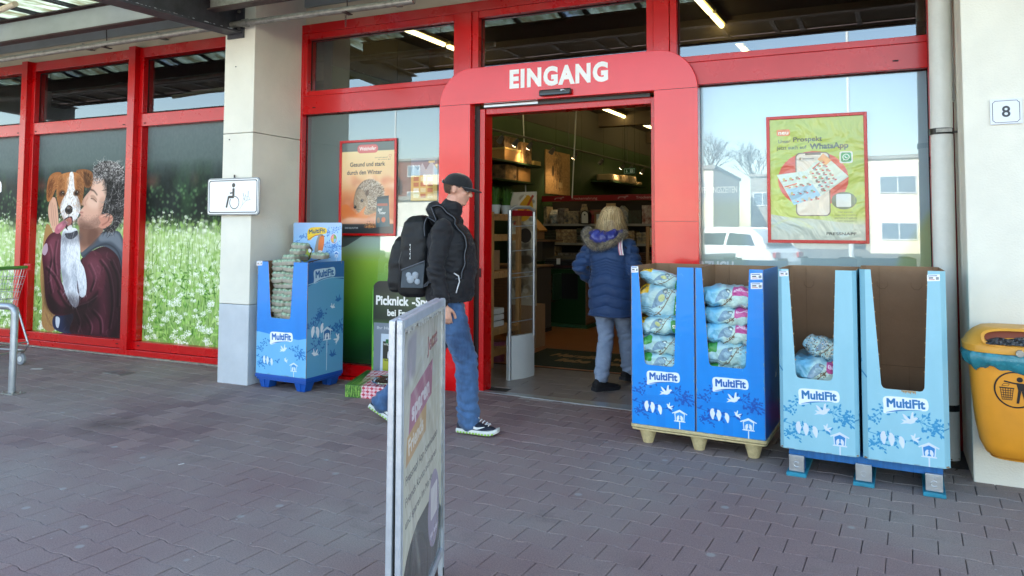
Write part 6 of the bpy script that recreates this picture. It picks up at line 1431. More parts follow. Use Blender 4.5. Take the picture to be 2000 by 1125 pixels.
far_block('red brick apartment block with white balconies mirrored beside the entrance', -62, -30, -60, 8.6, 12, brick, 3, 10, 1.5, 1.2, [1.4, 4.2, 6.9], bal=True)
far_block('white low shop building mirrored left of the flyer', -30, -19, -34, 3.3, 10, M_['white_wall'], 1, 3, 2.0, 1.2, [1.0])
def bare_tree(x, y, h, seed, lab):
    rs = random.Random(seed); t = thing('bare_tree', lab, 'tree', (x, y, 0), 0, 'bare winter trees behind the buildings'); tk, cw = MB(), MB()
    tk.tube([(0, 0, 0), (.1, 0, h*.35), (0, .1, h*.5)], [.18, .14, .1], 8)
    def grow(p, d, l, r, n):
        q = p+d*l; cw.tube([p, q], [r, r*.65], 5, False)
        if n == 0: return
        for _ in range(3 if n > 1 else 4): e = (d+Vector((rs.uniform(-.8, .8), rs.uniform(-.8, .8), rs.uniform(-.15, .6)))).normalized(); grow(p.lerp(q, rs.uniform(.5, 1)), e, l*.68, r*.6, n-1)
    for _ in range(4): grow(Vector((0, 0, h*.45)), Vector((rs.uniform(-.5, .5), rs.uniform(-.5, .5), 1)).normalized(), h*.26, .07, 4)
    tk.build('trunk', M_['bark'], t); cw.build('crown', M_['bark'], t)
M_['bark'] = mat('grey_bark', '5f564c', .9)
for i, (x, y, h) in enumerate(((-12, -64, 10.5), (-7, -66, 9.5), (-58, -52, 9), (-44, -50, 8.5))): bare_tree(x, y, h, i, f'{["bare tree above the cream low house", "smaller bare tree right of the cream low house", "bare tree before the far end of the brick block", "bare tree before the middle of the brick block"][i]}, mirrored in the glass')
def car(x, y, rz, col, lab, sc_=1.0, h=1.48):
    t = thing('parked_car', lab, 'car', (x, y, 0), rz, 'cars parked on the lot'); body = mat('car_paint', col, .25, spec=.6, coat=1); glassm = mat('car_glass', '1c2226', .08, spec=.8)
    # side outline (length x, height z), lofted across the width with tumblehome
    low = [(-2.15, .35), (-2.18, .62), (-2.1, .86), (-1.95, .98), (-.9, 1.0), (.9, .97), (1.6, .86), (2.05, .72), (2.12, .5), (2.1, .32)]
    top = [(-1.95, .98), (-1.75, 1.25), (-1.35, h-.02), (-.3, h), (.45, h-.06), (1.15, .97)]
    def loft(prof, ws):
        vs = []; k = len(prof)
        for s, in_ in ws: vs += [(px_*(1-.02*abs(in_)), s, pz_) for px_, pz_ in prof]
        fs = [(a*k+i, a*k+(i+1) % k, (a+1)*k+(i+1) % k, (a+1)*k+i) for a in range(len(ws)-1) for i in range(k)]+[tuple(range(k))[::-1], tuple((len(ws)-1)*k+i for i in range(k))]
        return MB().add(vs, fs)
    loft(low, [(-.86, 1), (-.80, 0), (.80, 0), (.86, 1)]).build('body', body, t, bevel=.05)
    cabv = MB(); vs = []
    for (px_, pz_) in top: w = .80-.18*max(0, (pz_-.98))/.5; vs += [(px_, -w, pz_), (px_, w, pz_)]
    k = len(top); cabv.add(vs, [(2*i, 2*i+1, 2*i+3, 2*i+2) for i in range(k-1)]+[tuple(2*i for i in range(k))[::-1], tuple(2*i+1 for i in range(k))]); cb_ = cabv.build('cabin', body, t, bevel=.04)
    for s in (-1, 1):
        yy = lambda z: s*(.80-.18*max(0, z-.98)/.5+.012)
        for a in ([(-1.62, 1.04), (-1.42, 1.34), (-.75, 1.38), (-.72, 1.04)], [(-.62, 1.04), (-.65, 1.38), (.30, 1.36), (.88, 1.03)]): MB().add([(p_, yy(z), z) for p_, z in a], [(0, 1, 2, 3)]).build('window', glassm, cb_)
    for a in ([(-1.93, 1.03), (-1.50, 1.38)], [(1.10, 1.03), (.60, 1.36)]): o_ = .02 if a[0][0] > 0 else -.02; MB().add([(a[0][0]+o_, -.68, a[0][1]), (a[0][0]+o_, .68, a[0][1]), (a[1][0]+o_, .58, a[1][1]), (a[1][0]+o_, -.58, a[1][1])], [(0, 1, 2, 3)]).build('windscreen', glassm, cb_)
    for xx in (-1.35, 1.32):
        for s in (-1, 1): wv = MB().tube([(xx, s*.70, .32), (xx, s*.88, .32)], .32, 20).build('wheel', M_['rubber'], t, bevel=.03); MB().tube([(xx, s*.87, .32), (xx, s*.892, .32)], .19, 12).build('rim', M_['alu'], wv)
    for s in (-1, 1):
        MB().box(-2.2, -2.12, s*.62-.14, s*.62+.14, .72, .88).build('tail_light', mat('tail_red', 'a01818', .2), t, bevel=.02); MB().box(2.02, 2.12, s*.6-.16, s*.6+.16, .60, .72).build('headlight', M_['alu'], t, bevel=.02)
    MB().box(-2.21, -2.19, -.26, .26, .50, .61).build('number_plate', M_['white_pl'], t)
car(-3.4, -16.5, R(205), 'd9dbd9', 'white car mirrored in the lower right window', h=1.52)
car(-8.6, -9.9, R(38), 'b9bec4', 'silver car mirrored in the window behind the walking man', h=1.6)
car(3.9, -21, R(95), '2f3338', 'dark car parked at the right of the mirrored car park')
# ============================================================ inside the shop (its fittings stand turned four degrees to the front)
IA = -R(4.0); ic, is_ = math.cos(IA), math.sin(IA)
shop_in = lambda x, y: (x*ic-y*is_, x*is_+y*ic)
dark_ceiling = mat('dark_ceiling', '4b423f', .9, var=.15, vscale=1)
fl = MB().box(-13, 8, 1.37, 18.6, -.15, 0).build('shop_floor', mat('orange_floor', 'a0633a', .30, spec=.5, var=.10, vscale=2.5, bump=.03, bscale=30)); struct(fl)
th = MB().box(-13, 8, .165, 1.368, -.15, -.008).box(-2.98, -1.46, -.10, .163, -.15, -.008).build('threshold_floor', mat('dark_grout', '2f2a27', .9)); struct(th)
tm = mat('grey_brown_tile', '857a74', .32, spec=.5, var=.18, vscale=6, bump=.05, bscale=50)
tme = MB().box(-.196, .196, -.0855, .0855, -.03, 0).mesh('tile', tm)
for j in range(9):
    for i in range(-1, 7):
        x = -3.15+.4*i+(.2 if j % 2 else 0)-.05; y = -.02+.174*j
        if y > 1.30: continue
        if y < .17 and not (-2.98 < x-.196 and x+.196 < -1.40): continue
        if x < -4 : continue
        inst('tile', tme, th, (x, y, rnd.uniform(-.0008, .0008)))
MB().box(-2.98, -2.79, -.008, .06, -.03, -.001).build('tile', tm, th)
ce = MB().box(-13, 8, .26, 18.6, 3.90, 3.97).build('ceiling', dark_ceiling); struct(ce)
for y in (2.6, 5.6, 8.8, 12.0, 15.4): MB().box(-13, 8, y, y+.22, 3.62, 3.898).build('ceiling_beam', mat('beam_brown', '6a5c50', .8) if y < 3 else bpy.data.materials['beam_brown'], ce)
# green partition on the left with its panels, dark far wall, right hand partition
gw = Vector((-5.05, 4, 0)); D = Vector((math.sin(-IA), math.cos(IA), 0)); Nn = Vector((math.cos(IA), math.sin(IA), 0))
green = mat('green_wall_panel', '2a4219', .6, var=.12, vscale=1.2); gband = mat('dark_green_band', '1d3a1c', .6)
WT = Matrix.Translation(gw) @ Matrix.Rotation(IA, 4, 'Z')        # local y runs along the wall, local x out of it
wl = MB().box(-.12, -.004, -3.3, 13.6, 0, 3.88).build('green_wall', M_['sink']); wl.matrix_world = WT; struct(wl)
y = -3.3
while y < 13.5:
    for z0, z1, m in ((0, 1.88, gband), (1.885, 3.30, green), (3.305, 3.88, M_['sink'])): MB().box(-.003, .012, y+.004, y+1.196, z0+.003, z1).build('wall_panel', m, wl)
    y += 1.2
MB().box(-4.2, 3, 17.8, 17.95, 0, 3.9).build('far_wall', mat('far_wall_dark', '2c2a2c', .9)); struct(bpy.data.objects['far_wall'])
MB().box(.9, 1.05, .4, 17, 0, 3.9).build('right_partition', mat('partition_brown', '4e463f', .9)); struct(bpy.data.objects['right_partition'])
for k, (l, y, zb_, zt_) in enumerate((('left', -4.79, 1.9, 3.9), ('right', -3.90, 1.95, 3.9))):
    t = MB().tube([(-4.72 if k == 0 else -3.93, 5.0, zb_), (-4.80 if k == 0 else -3.83, 5.0, zt_)], .011, 8).build('hanging_pole', M_['white_pl'])
    tag(t, f'thin pale pole hanging inside the shop, {l} one above the red aisle header', 'pole')
# wall shelves with boxes, poster, spotlights
shm = mat('dark_green_shelf', '1c3a22', .4); kraft = mat('warm_kraft_box', 'b5874e', .7, var=.1, vscale=5); kr2 = mat('printed_kraft_box', 'c09a66', .7, var=.45, vscale=9, col2='4a3626'); yel = mat('pale_yellow_box', 'cdb06a', .7)
def wall_shelf(lab, y0, y1, z):
    o = MB().box(.014, .40, y0, y1, z-.03, z).build('wall_shelf', shm); MB().box(.395, .405, y0, y1, z-.028, z-.004).build('price_rail', gband, o); o.matrix_world = WT; return tag(o, lab, 'shelf')
wall_shelf('upper dark green wall shelf behind the red door frame', -.9, 1.35, 2.50); wall_shelf('lower dark green wall shelf under the kraft boxes', -.9, 1.05, 2.21); wall_shelf('third dark green wall shelf just above the grass pots', -.9, 1.0, 1.95); wall_shelf('far dark green wall shelf with cat beds', 4.4, 6.9, 2.46)
def wbox(name, lab, cat_, y0, y1, z0, h, m, x0=.06, x1=.36, lid=False):
    o = MB().box(x0, x1, y0, y1, z0, z0+h).build(name, m, bevel=.006)
    if lid: MB().box(x0-.01, x1+.01, y0-.01, y1+.01, z0+h+.001, z0+h+.03).build('lid', yel, o)
    o.matrix_world = WT; return tag(o, lab, cat_)
wbox('kraft_box', 'orange lit kraft box on the upper wall shelf', 'box', .12, .62, 2.501, .17, kraft, lid=True)
wbox('kraft_box', 'tall printed kraft box beside the orange one on the upper wall shelf', 'box', .68, 1.02, 2.501, .34, kr2)
wbox('kraft_box', 'flat yellow carton at the end of the upper wall shelf', 'box', 1.04, 1.30, 2.501, .07, yel, .16, .39)
wbox('dark_box', 'dark toy box on top of the orange kraft box', 'box', .10, .55, 2.705, .17, mat('dark_print_box', '33281f', .6, var=.6, vscale=20, col2='8a6f4a'))
wbox('dog_picture_box', 'kraft box with dog picture, left on the lower wall shelf', 'box', .14, .50, 2.211, .23, kr2)
wbox('dog_picture_box', 'kraft box with dog picture, right on the lower wall shelf', 'box', .56, .98, 2.211, .22, kraft)
for i, (y, w, h) in enumerate(((4.75, .6, .14), (5.5, .45, .17), (5.98, .40, .18), (6.45, .35, .08))):
    o = MB().prism(rrect(.34, w, .08), h).build('pet_bed', mat('beige_felt_bed', 'a18d6c', .9, bump=.4, bscale=60) if i == 0 else bpy.data.materials['beige_felt_bed'], bevel=.03); o.matrix_world = WT @ Matrix.Translation((.22, y+w/2-.2, 2.461))
    tag(o, ['long low felt cat bed at the near end of the far wall shelf', 'square felt cat bed second on the far wall shelf', 'tall felt cat bed third on the far wall shelf', 'flat felt cushion at the far end of the far wall shelf'][i], 'pet bed')
cv = Canvas(1.05, .78, 200, 'b08a5a'); cv.noise(.08, 30, 3)
for i, (x, w_2) in enumerate(((.45, .13), (.62, .10))):
    for _ in range(90): xx = x+rnd.gauss(0, w_2*.5); yy = rnd.uniform(.05, .75); cv.line([(xx, yy), (xx+rnd.uniform(-.03, .03), yy+rnd.uniform(.04, .12))], .02, rnd.choice(['3b2a1e', '5a4230', '7d6044', '2a1d15', 'c9a878']), .6, w2=.006)
cv.ell(.30, .42, .05, .1, '2a1e16', .8, soft=.01); cv.rect(.55, .12, .72, .22, 'd9bd8e', .7); cv.ell(.47, .62, .05, .05, '8a6a4a', .8); cv.line([(0, .32), (1.05, .33)], .006, '8a6a44')
pw_ = thing('wall_picture', 'large sepia picture of dogs on the green shop wall', 'picture'); q = MB().quad((.030, 2.23, 2.11), (.030, 3.29, 2.12), (.030, 3.29, 2.88), (.030, 2.23, 2.87)); q.box(.013, .028, 2.22, 3.30, 2.10, 2.89); q.build('print', print_mat('dog_wall_print', cv, .6), pw_); pw_.matrix_world = WT
trk = thing('spotlight_rail', 'long grey spotlight rail running along the green wall', 'lamp rail'); MB().tube([(.58, -1.6, 2.86), (.58, 12, 2.86)], .018, 8).build('rail', mat('rail_grey', '6d6a66', .5), trk)
for y in (-1, 2, 5, 8, 11): MB().tube([(.58, y, 2.87), (.58, y, 3.88)], .005, 5).build('suspension', bpy.data.materials['rail_grey'], trk)
trk.matrix_world = WT
lampw = mat('warm_lamp_glow', 'ffe0b0', .5, emit='ffd9a0', estr=6)
for i, (y, on) in enumerate(((-.35, 0), (.12, 1), (.58, 1), (1.4, 0), (2.35, 1), (3.6, 0), (4.8, 1), (5.3, 1), (6.1, 1))):
    t = thing('spotlight', f'{["first", "second", "third", "fourth", "fifth", "sixth", "seventh", "eighth", "ninth"][i]} spotlight from the left on the rail along the green wall', 'spotlight', group='spotlights along the green wall')
    MB().tube([(.58, y, 2.85), (.58, y, 2.80)], .006, 6).build('stem', bpy.data.materials['rail_grey'], t)
    a = Vector((.58, y, 2.80)); b = a+Vector((-.07, .02, -.08)); MB().tube([a, b], [.028, .045], 12).build('housing', bpy.data.materials['rail_grey'], t)
    MB().tube([b, b+(b-a).normalized()*.004], .040, 12).build('bulb', lampw if on else M_['white_pl'], t)
    t.matrix_world = WT
    if on and i in (2, 4, 6):
        l = bpy.data.lights.new('spot_beam', 'SPOT'); lo = bpy.data.objects.new('spot_beam', l); COL.objects.link(lo); l.energy = 2.6; l.color = (1, .72, .38); l.spot_size = R(95); l.spot_blend = .8; l.shadow_soft_size = .04
        p0 = WT @ (b+Vector((-.02, 0, -.03))); tgt = WT @ Vector((0, y+.1, 1.9)); lo.location = p0; lo.rotation_euler = (tgt-p0).to_track_quat('-Z', 'Y').to_euler()
# fluorescent rows
tube_m = mat('fluorescent_glow', 'fff0b8', .4, emit='ffe79a', estr=1.7); fix_m = mat('lamp_fixture', 'b8a878', .5)
def tube_row(x0, y0, n, lab):
    for i in range(n):
        a = Vector((x0, y0, 0))+D*(1.62*i); t = thing('tube_lamp', f'{lab}, number {["one", "two", "three", "four", "five", "six", "seven", "eight"][i]} going in', 'ceiling lamp', (a.x, a.y, 3.80), IA, 'fluorescent lamps inside the shop')
        MB().box(-.045, .045, 0, 1.56, .012, .06).build('fixture', fix_m, t); MB().tube([(0, .02, -.006), (0, 1.54, -.006)], .028, 8).build('tube', tube_m, t)
        MB().tube([(0, .2, .06), (0, .2, .10)], .006, 5).build('hanger', fix_m, t)
tube_row(-4.72, .55, 8, 'glowing tube lamp in the row left of the door'); tube_row(-1.40, .5, 8, 'glowing tube lamp in the row above the right window')
# exit sign
es = thing('exit_sign', 'small lit green and white emergency exit sign hanging inside', 'exit sign', (-3.0, 5.0, 2.355), IA)
cv = Canvas(.2, .1, 500, '1d5a34'); cv.rect(.01, .01, .19, .09, 'bfe0c4'); cv.rect(.018, .018, .182, .082, '1d5a34'); cv.line([(.055, .075), (.055, .03)], .012, 'e4f2e6'); cv.poly([(.035, .045), (.075, .045), (.055, .02)], 'e4f2e6'); cv.rect(.11, .022, .15, .078, 'e4f2e6'); cv.rect(.155, .022, .165, .078, 'e4f2e6'); cv.ell(.13, .065, .007, .007, '1d5a34'); cv.line([(.125, .055), (.135, .035)], .008, '1d5a34')
MB().box(-.10, .10, 0, .03, -.05, .05).build('case', M_['black'], es); q = MB().quad((-.096, -.001, -.046), (.096, -.001, -.046), (.096, -.001, .046), (-.096, -.001, .046)); em_ = print_mat('exit_print', cv, .4); q.build('face', em_, es)
for x in (-.08, .08): MB().tube([(x, .015, .05), (x, .015, 1.54)], .003, 4).build('wire', M_['black'], es)
# door mat
mt = thing('door_mat', 'dark green entrance mat with tan welcome lettering', 'door mat', (0, 0, 0)); mgm = mat('dark_green_pile', '2b3320', .95, bump=1, bscale=250, var=.2, vscale=30)
MB().prism([(-3.34, 1.40), (-1.15, 1.36), (-1.15, 2.40), (-3.34, 2.44)], .012, Matrix.Translation((0, 0, .001))).build('pile', mgm, mt)
tan = mat('tan_pile', '9c7c52', .95)
for s, x, y, w, h in (('Herzlich willkommen', -3.12, 1.95, 1.72, .20), ('liebe Tierfreunde', -2.95, 1.66, 1.40, .20)):
    lettering('lettering', s, w, h, tan, mt, Matrix(((1, .22, 0, x), (-.02, 1, 0, y), (0, 0, 1, .0132), (0, 0, 0, 1))), .045)
# security gate
ag = thing('security_gate', 'slim silver anti-theft gate with clear panel just inside the door', 'security gate', (-2.985, .56, 0), -R(21))
MB().tube([(0, 0, 0), (0, 0, 1.64)], .020, 14).build('post', M_['alu'], ag, smooth=60); MB().tube([(.02, .32, .40), (.02, .32, 1.64)], .012, 10).build('post', M_['alu'], ag, smooth=60)
MB().tube([(0, 0, 1.64), (.005, .06, 1.672), (.015, .26, 1.672), (.02, .32, 1.64)], .018, 10).build('top_bar', M_['alu'], ag, smooth=60)
MB().box(-.004, .02, .03, .30, 1.585, 1.64).build('red_band', mat('dark_red_film', '6e1018', .3), ag)
MB().box(.004, .008, .02, .31, .42, 1.583).build('panel', M_['glass_clear'], ag)
for z in (.55, .78, .98, 1.02, 1.24, 1.48): MB().bar((.002, .01, z), (.012, .31, z+.012), .008).build('rung', M_['alu'], ag)
q = MB(); n = 14; P_ = [(.0+.035*math.sin(PI*i/n), -.02+.37*i/n) for i in range(n+1)]+[(-.02, .35), (-.02, -.02)]
q.prism(P_, .42).build('base_cover', mat('pale_grey_cover', 'c3c8c8', .45, var=.05), ag, smooth=35)
# wooden plant rack
rk = thing('wooden_rack', 'rough pine rack carrying pots of cat grass just inside the door', 'rack', (-3.42, 1.04, 0), IA)
for x in (-.62, 0):
    for y in (0, .62): MB().box(x-.022, x+.022, y-.03, y+.03, 0, 1.64).build('post', M_['wood'], rk, bevel=.003)
for z in (.16, .38, .98, 1.38, 1.60):
    for k in range(5): MB().box(-.64, .02, .04+.115*k, .14+.115*k, z, z+.02).build('shelf_board', M_['wood'], rk, bevel=.002)
    for x in (-.62, 0): MB().box(x-.010, x+.010, .031, .589, z-.05, z-.001).build('cross_rail', M_['wood'], rk)
MB().bar((0, -.034, .10), (-.30, -.034, .34), .04, .012).build('brace', M_['wood'], rk); MB().bar((0, -.034, 1.56), (-.25, -.034, 1.36), .04, .012).build('brace', M_['wood'], rk)
grm = mat('cat_grass_blade', '3f6a1c', .6, var=.35, vscale=30); potm = mat('white_pot', 'bfc4c0', .5)
def grass_pot(x, y, z, lab, h=.22):
    p = Vector((-3.42, 1.04, 0)); q_ = Matrix.Rotation(IA, 4, 'Z') @ Vector((x, y, z)); t = thing('cat_grass_pot', lab, 'potted grass', p+q_, 0, 'pots of cat grass on the rack')
    MB().lathe((0, 0, 0), [(.045, 0), (.06, .09), (.063, .095), (.055, .095)], 14).build('pot', potm, t, smooth=50)
    g_ = MB()
    for _ in range(85):
        a = rnd.uniform(0, 2*PI); r = .045*rnd.random()**.5; b = Vector((r*math.cos(a), r*math.sin(a), .09)); o_ = Vector((math.cos(a)*rnd.uniform(.0, .09), math.sin(a)*rnd.uniform(0, .09), h*rnd.uniform(.6, 1.05))); w2 = Vector((-math.sin(a), math.cos(a), 0))*.0035
        m_ = b+o_*.6+Vector((0, 0, .03)); e = b+o_; g_.add([b-w2, b+w2, m_+w2*.8, m_-w2*.8, e], [(0, 1, 2, 3), (3, 2, 4)])
    g_.build('grass', grm, t, kind='stuff')
for i, x in enumerate((-.50, -.34, -.18, -.02)):
    for j, y in enumerate((.12, .36)): grass_pot(x, y, 1.621, f'{["first", "second", "third", "fourth"][i]} cat grass pot from the left, {["front", "back"][j]} row on top of the rack')
for i, x in enumerate((-.40, -.16)): grass_pot(x, .2, 1.401, f'{["left", "right"][i]} cat grass pot one shelf down in the rack', .15)
for i in range(3):
    o = MB().prism(rrect(.22, .30, .03), .055).build('white_tray', M_['white_pl'], None, bevel=.006); o.matrix_world = Matrix.Translation((-3.42, 1.04, 0)) @ Matrix.Rotation(IA, 4, 'Z') @ Matrix.Translation((-.16, .25, .401+.068*i)); tag(o, f'{["lowest", "middle", "topmost"][i]} of three white trays stacked low in the pine rack', 'tray')
for nm, lab, x, z, w, h, c_ in (('brown_carton', 'brown carton on the third rack shelf', -.3, 1.001, .34, .22, 'card'), ('brown_carton', 'brown carton on the bottom rack shelf', -.35, .181, .3, .16, 'card')):
    o = MB().box(-w/2, w/2, -.12, .12, 0, h).build(nm, M_[c_]); o.matrix_world = Matrix.Translation((-3.42, 1.04, 0)) @ Matrix.Rotation(IA, 4, 'Z') @ Matrix.Translation((x, .3, z)); tag(o, lab, 'carton')
o = MB().lathe((0, 0, 0), [(.09, 0), (.11, .2), (.115, .22), (.10, .22)], 18).build('pink_bucket', mat('pink_clear_bucket', '8a4a5c', .3), None, smooth=40, loc=(-3.55, 1.45, .001)); tag(o, 'dark pink bucket standing on the floor behind the pine rack', 'bucket')
# slatted brown counter, tall display, green cabinet
slm = mat('brown_slat', '8a6a52', .55, var=.2, vscale=4, streak=False, bump=.1, bscale=20)
sc2 = thing('slatted_counter', 'brown slatted counter with pale corner post left inside the shop', 'counter', (-3.93, 3.44, 0), IA)
MB().box(-1.6, -.02, .012, .60, .06, .92).build('core', M_['sink'], sc2); MB().box(-1.6, 0, .03, .58, 0, .058).build('plinth', M_['black'], sc2)
for k in range(19): MB().box(-1.6, -.03, 0, .011, .065+.045*k, .065+.045*k+.040).build('slat', slm, sc2)
MB().box(-.028, .006, -.004, .03, .03, .94).build('corner_post', M_['white_pl'], sc2); MB().box(-1.62, .01, -.01, .62, .925, .945).build('worktop', slm, sc2)
cv = Canvas(.34, 1.55, 300, 'cfc4ae'); cv.vgrad([(0, 'b8ab94'), (.4, '8f8472'), (.6, 'd6ccb6'), (1, 'e0dccf')])
for _ in range(60): cv.ell(rnd.uniform(0, .34), rnd.uniform(.1, 1.5), rnd.uniform(.02, .07), rnd.uniform(.02, .08), rnd.choice(['5a4a38', 'e9e2d2', '8f7a5a', 'c9b48c', '3a332a']), .5, soft=.008)
cv.poly(cat_spline([(.08, 1.2), (.12, 1.42), (.25, 1.5), (.3, 1.3), (.2, 1.15)], 6), 'e0a42c'); cv.line([(.05, 1.1), (.2, 1.3), (.3, 1.5)], .03, 'b8442c', .9); cv.line([(.02, 1.15), (.12, 1.4), (.2, 1.5)], .03, 'e8e2d4'); cv.ell(.2, .95, .08, .1, '2b2320', .9); cv.ell(.2, .62, .1, .06, '4a3c2e', .8)
sd_ = thing('cardboard_standee', 'tall printed cardboard display behind the security gate', 'display stand', (-3.66, 2.42, 0), IA)
q = MB().quad((-.17, -.001, .52), (.19, -.001, .52), (.19, -.001, 1.92), (-.17, -.001, 1.92)); q.box(-.17, .19, 0, .02, .52, 1.92); q.build('board', print_mat('standee_print', cv, .4), sd_); MB().box(-.15, .17, .03, .30, 0, .52).build('base', M_['card'], sd_)
gc = mat('dark_green_cabinet', '123a1a', .35, var=.1, vscale=3)
cab = thing('green_cabinet', 'dark green cabinet with open flap under a pile of mats', 'cabinet', (-4.34, 4.50, 0), IA)
MB().box(0, .82, 0, .80, .05, .86).build('body', gc, cab, bevel=.004); MB().box(-.02, .86, -.03, .82, 0, .048).build('plinth', mat('green_plinth', '2c5a3a', .5), cab)
MB().box(-.30, -.002, .05, .78, .05, .96).build('side_section', gc, cab, bevel=.004)
MB().box(.42, .44, -.30, -.004, .42, .80).build('flap', gc, cab, bevel=.003); MB().box(.44, .70, -.006, -.001, .42, .80).build('opening', M_['black'], cab)
MB().box(.13, .33, -.008, -.002, .36, .78).build('info_panel', mat('dark_photo_panel', '17191a', .2, var=.8, vscale=14, col2='6a5c48'), cab)
for k in range(18): MB().box(.823, .835, .0, .80, .055+.045*k, .095+.045*k).build('slat', slm, cab)
for i in range(5):
    o = MB().prism(rrect(.56-.02*i, .5, .04), .03).build('grey_mat', mat('dark_mat', ['26262a', '3a2226', '2b2b30', '1f2024', '303034'][i], .9), None, bevel=.008); o.matrix_world = Matrix.Translation((-3.96, 4.78, .862+.034*i)) @ Matrix.Rotation(IA+rnd.uniform(-.06, .06), 4, 'Z') @ Matrix.Rotation(R(4), 4, 'X'); tag(o, f'{["lowest", "second", "third", "fourth", "topmost"][i]} dark mat in the pile on the green cabinet', 'mat')
tg = MB().box(-.03, .03, -.001, .001, 0, .09).build('white_tag', M_['white_pl'], None); tg.matrix_world = Matrix.Translation((-3.97, 4.50, .93)); tag(tg, 'white price tag hanging on the mats of the green cabinet', 'price tag')
# the dry-food aisle: header band, shelves, goods
GX, GY = -5.0, 6.05; GT = Matrix.Translation((GX, GY, 0)) @ Matrix.Rotation(IA, 4, 'Z')
gn = thing('dry_food_shelf', 'long dark shop shelf with red header facing the door', 'shelf unit'); gn.matrix_world = GT; GL = 5.4
MB().box(-.1, GL, .50, .54, 0, 1.95).build('back_panel', mat('dark_shelf_back', '2b2623', .8), gn)
rail = mat('price_rail_grey', '9d9a92', .4)
for z, d in ((.12, .5), (.50, .5), (.80, .45), (1.20, .42), (1.53, .38)):
    MB().box(-.1, GL, .5-d, .498, z, z+.02).build('shelf_board', mat('shelf_dark', '3c3632', .6) if z < .2 else bpy.data.materials['shelf_dark'], gn); MB().box(-.1, GL, .5-d-.012, .5-d-.002, z-.012, z+.028).build('price_rail', rail, gn)
cv = Canvas(GL+.1, .10, 220, '8f1420')
for x in (.55, 1.72, 2.95, 4.2): cv.text('Trockennahrung', x+.22, .028, .042, 'c9a8a4', .02, width=.48); cv.poly(cat_spline([(x-.1, .03), (x-.08, .065), (x+.02, .07), (x+.07, .085), (x+.09, .065), (x+.05, .055), (x+.03, .03), (x+.0, .05), (x-.06, .05), (x-.08, .028)], 4), 'b98a86')
q = MB().quad((-.1, .06, 1.945), (GL, .06, 1.945), (GL, .06, 2.045), (-.1, .06, 2.045)); q.box(-.1, GL, .061, .10, 1.945, 2.045); q.build('header', print_mat('header_print', cv, .4), gn)
cols = ['b0926a', '7c3a34', '8f8a84', '3f4a3c', 'c9b28a', '5a3c2c', '9a2c38', '3c5a6a', 'd6cdb8', '6a4a34', '2f3a4c', 'a8743c']
cn = dict(zip(cols, ['tan', 'dull red', 'grey', 'dark olive', 'cream', 'dark brown', 'crimson', 'slate blue', 'white', 'brown', 'navy', 'orange brown']))
pm2 = {c_: mat('goods_'+c_, c_, .5, var=.5, vscale=16, col2=rnd.choice(['d8cfc0', '3a2c26', 'c9b48a', '6a2a28'])) for c_ in cols}
ordn = ['first', 'second', 'third', 'fourth', 'fifth', 'sixth', 'seventh', 'eighth', 'ninth', 'tenth', 'eleventh', 'twelfth', 'thirteenth', 'fourteenth', 'fifteenth', 'sixteenth', 'seventeenth', 'eighteenth', 'nineteenth', 'twentieth', 'twenty-first', 'twenty-second', 'twenty-third', 'twenty-fourth', 'twenty-fifth', 'twenty-sixth', 'twenty-seventh', 'twenty-eighth']
rg = random.Random(12)
for z, hmax, nm, lv in ((1.551, .36, 'goods_carton', 'top shelf'), (1.221, .27, 'folded_blanket', 'second shelf'), (.821, .36, 'folded_blanket', 'middle shelf'), (.521, .2, 'goods_carton', 'fourth shelf')):
    x = -.02; k = 0
    while x < 4.0 and k < 26:
        w = rg.uniform(.10, .30) if nm == 'goods_carton' else rg.uniform(.28, .42); h = rg.uniform(.6, 1)*hmax; c_ = rg.choice(cols if nm == 'goods_carton' else ['5a3c2c', '2f3a4c', '3f4a3c', '8f8a84', '6a4a34'])
        if nm == 'goods_carton':
            kind = rg.choice(['box', 'bag', 'box', 'house'])
            mb = MB()
            if kind == 'box': mb.box(-w/2, w/2, -.10, .12, 0, h)
            elif kind == 'bag': skin([ring(zz*h, w/2*f, .09*f2, 14, 2.6) for zz, f, f2 in ((0, .85, .8), (.1, .95, 1), (.7, .95, .9), (.92, .8, .3), (1, .85, .1))], mb)
            else: mb.add([(-w/2, -.1, 0), (w/2, -.1, 0), (w/2, -.1, h*.6), (0, -.1, h), (-w/2, -.1, h*.6), (-w/2, .1, 0), (w/2, .1, 0), (w/2, .1, h*.6), (0, .1, h), (-w/2, .1, h*.6)], [(0, 1, 2, 3, 4), (9, 8, 7, 6, 5), (0, 5, 6, 1), (1, 6, 7, 2), (2, 7, 8, 3), (3, 8, 9, 4), (4, 9, 5, 0)])
            o = mb.build({'box': 'goods_carton', 'bag': 'treat_bag', 'house': 'bird_house'}[kind], pm2[c_], None, bevel=.004)
            if kind == 'house': MB().tube([(0, -.108, h*.5), (0, -.101, h*.5)], .02, 10).build('entrance_hole', M_['black'], o)
            lab = f'{cn[c_]} {dict(box="carton", bag="treat bag", house="small bird house")[kind]}, {ordn[k]} from the left on the {lv} of the aisle'
        else:
            mb = MB(); nl = 4
            for q_ in range(nl): mb.box(-w/2+rg.uniform(0, .015), w/2-rg.uniform(0, .015), -.13, .12, h*q_/nl, h*(q_+.93)/nl)
            o = mb.build('folded_blanket', pm2[c_], None, bevel=.012, kind=None); lab = f'pile of {cn[c_]} blankets, {ordn[k]} from the left on the {lv} of the aisle'
        o.matrix_world = GT @ Matrix.Translation((x+w/2, .24, z)) @ Matrix.Rotation(rg.uniform(-.12, .12), 4, 'Z')
        tag(o, lab, 'goods', 'goods on the dry food aisle'); x += w+rg.uniform(.004, .02); k += 1
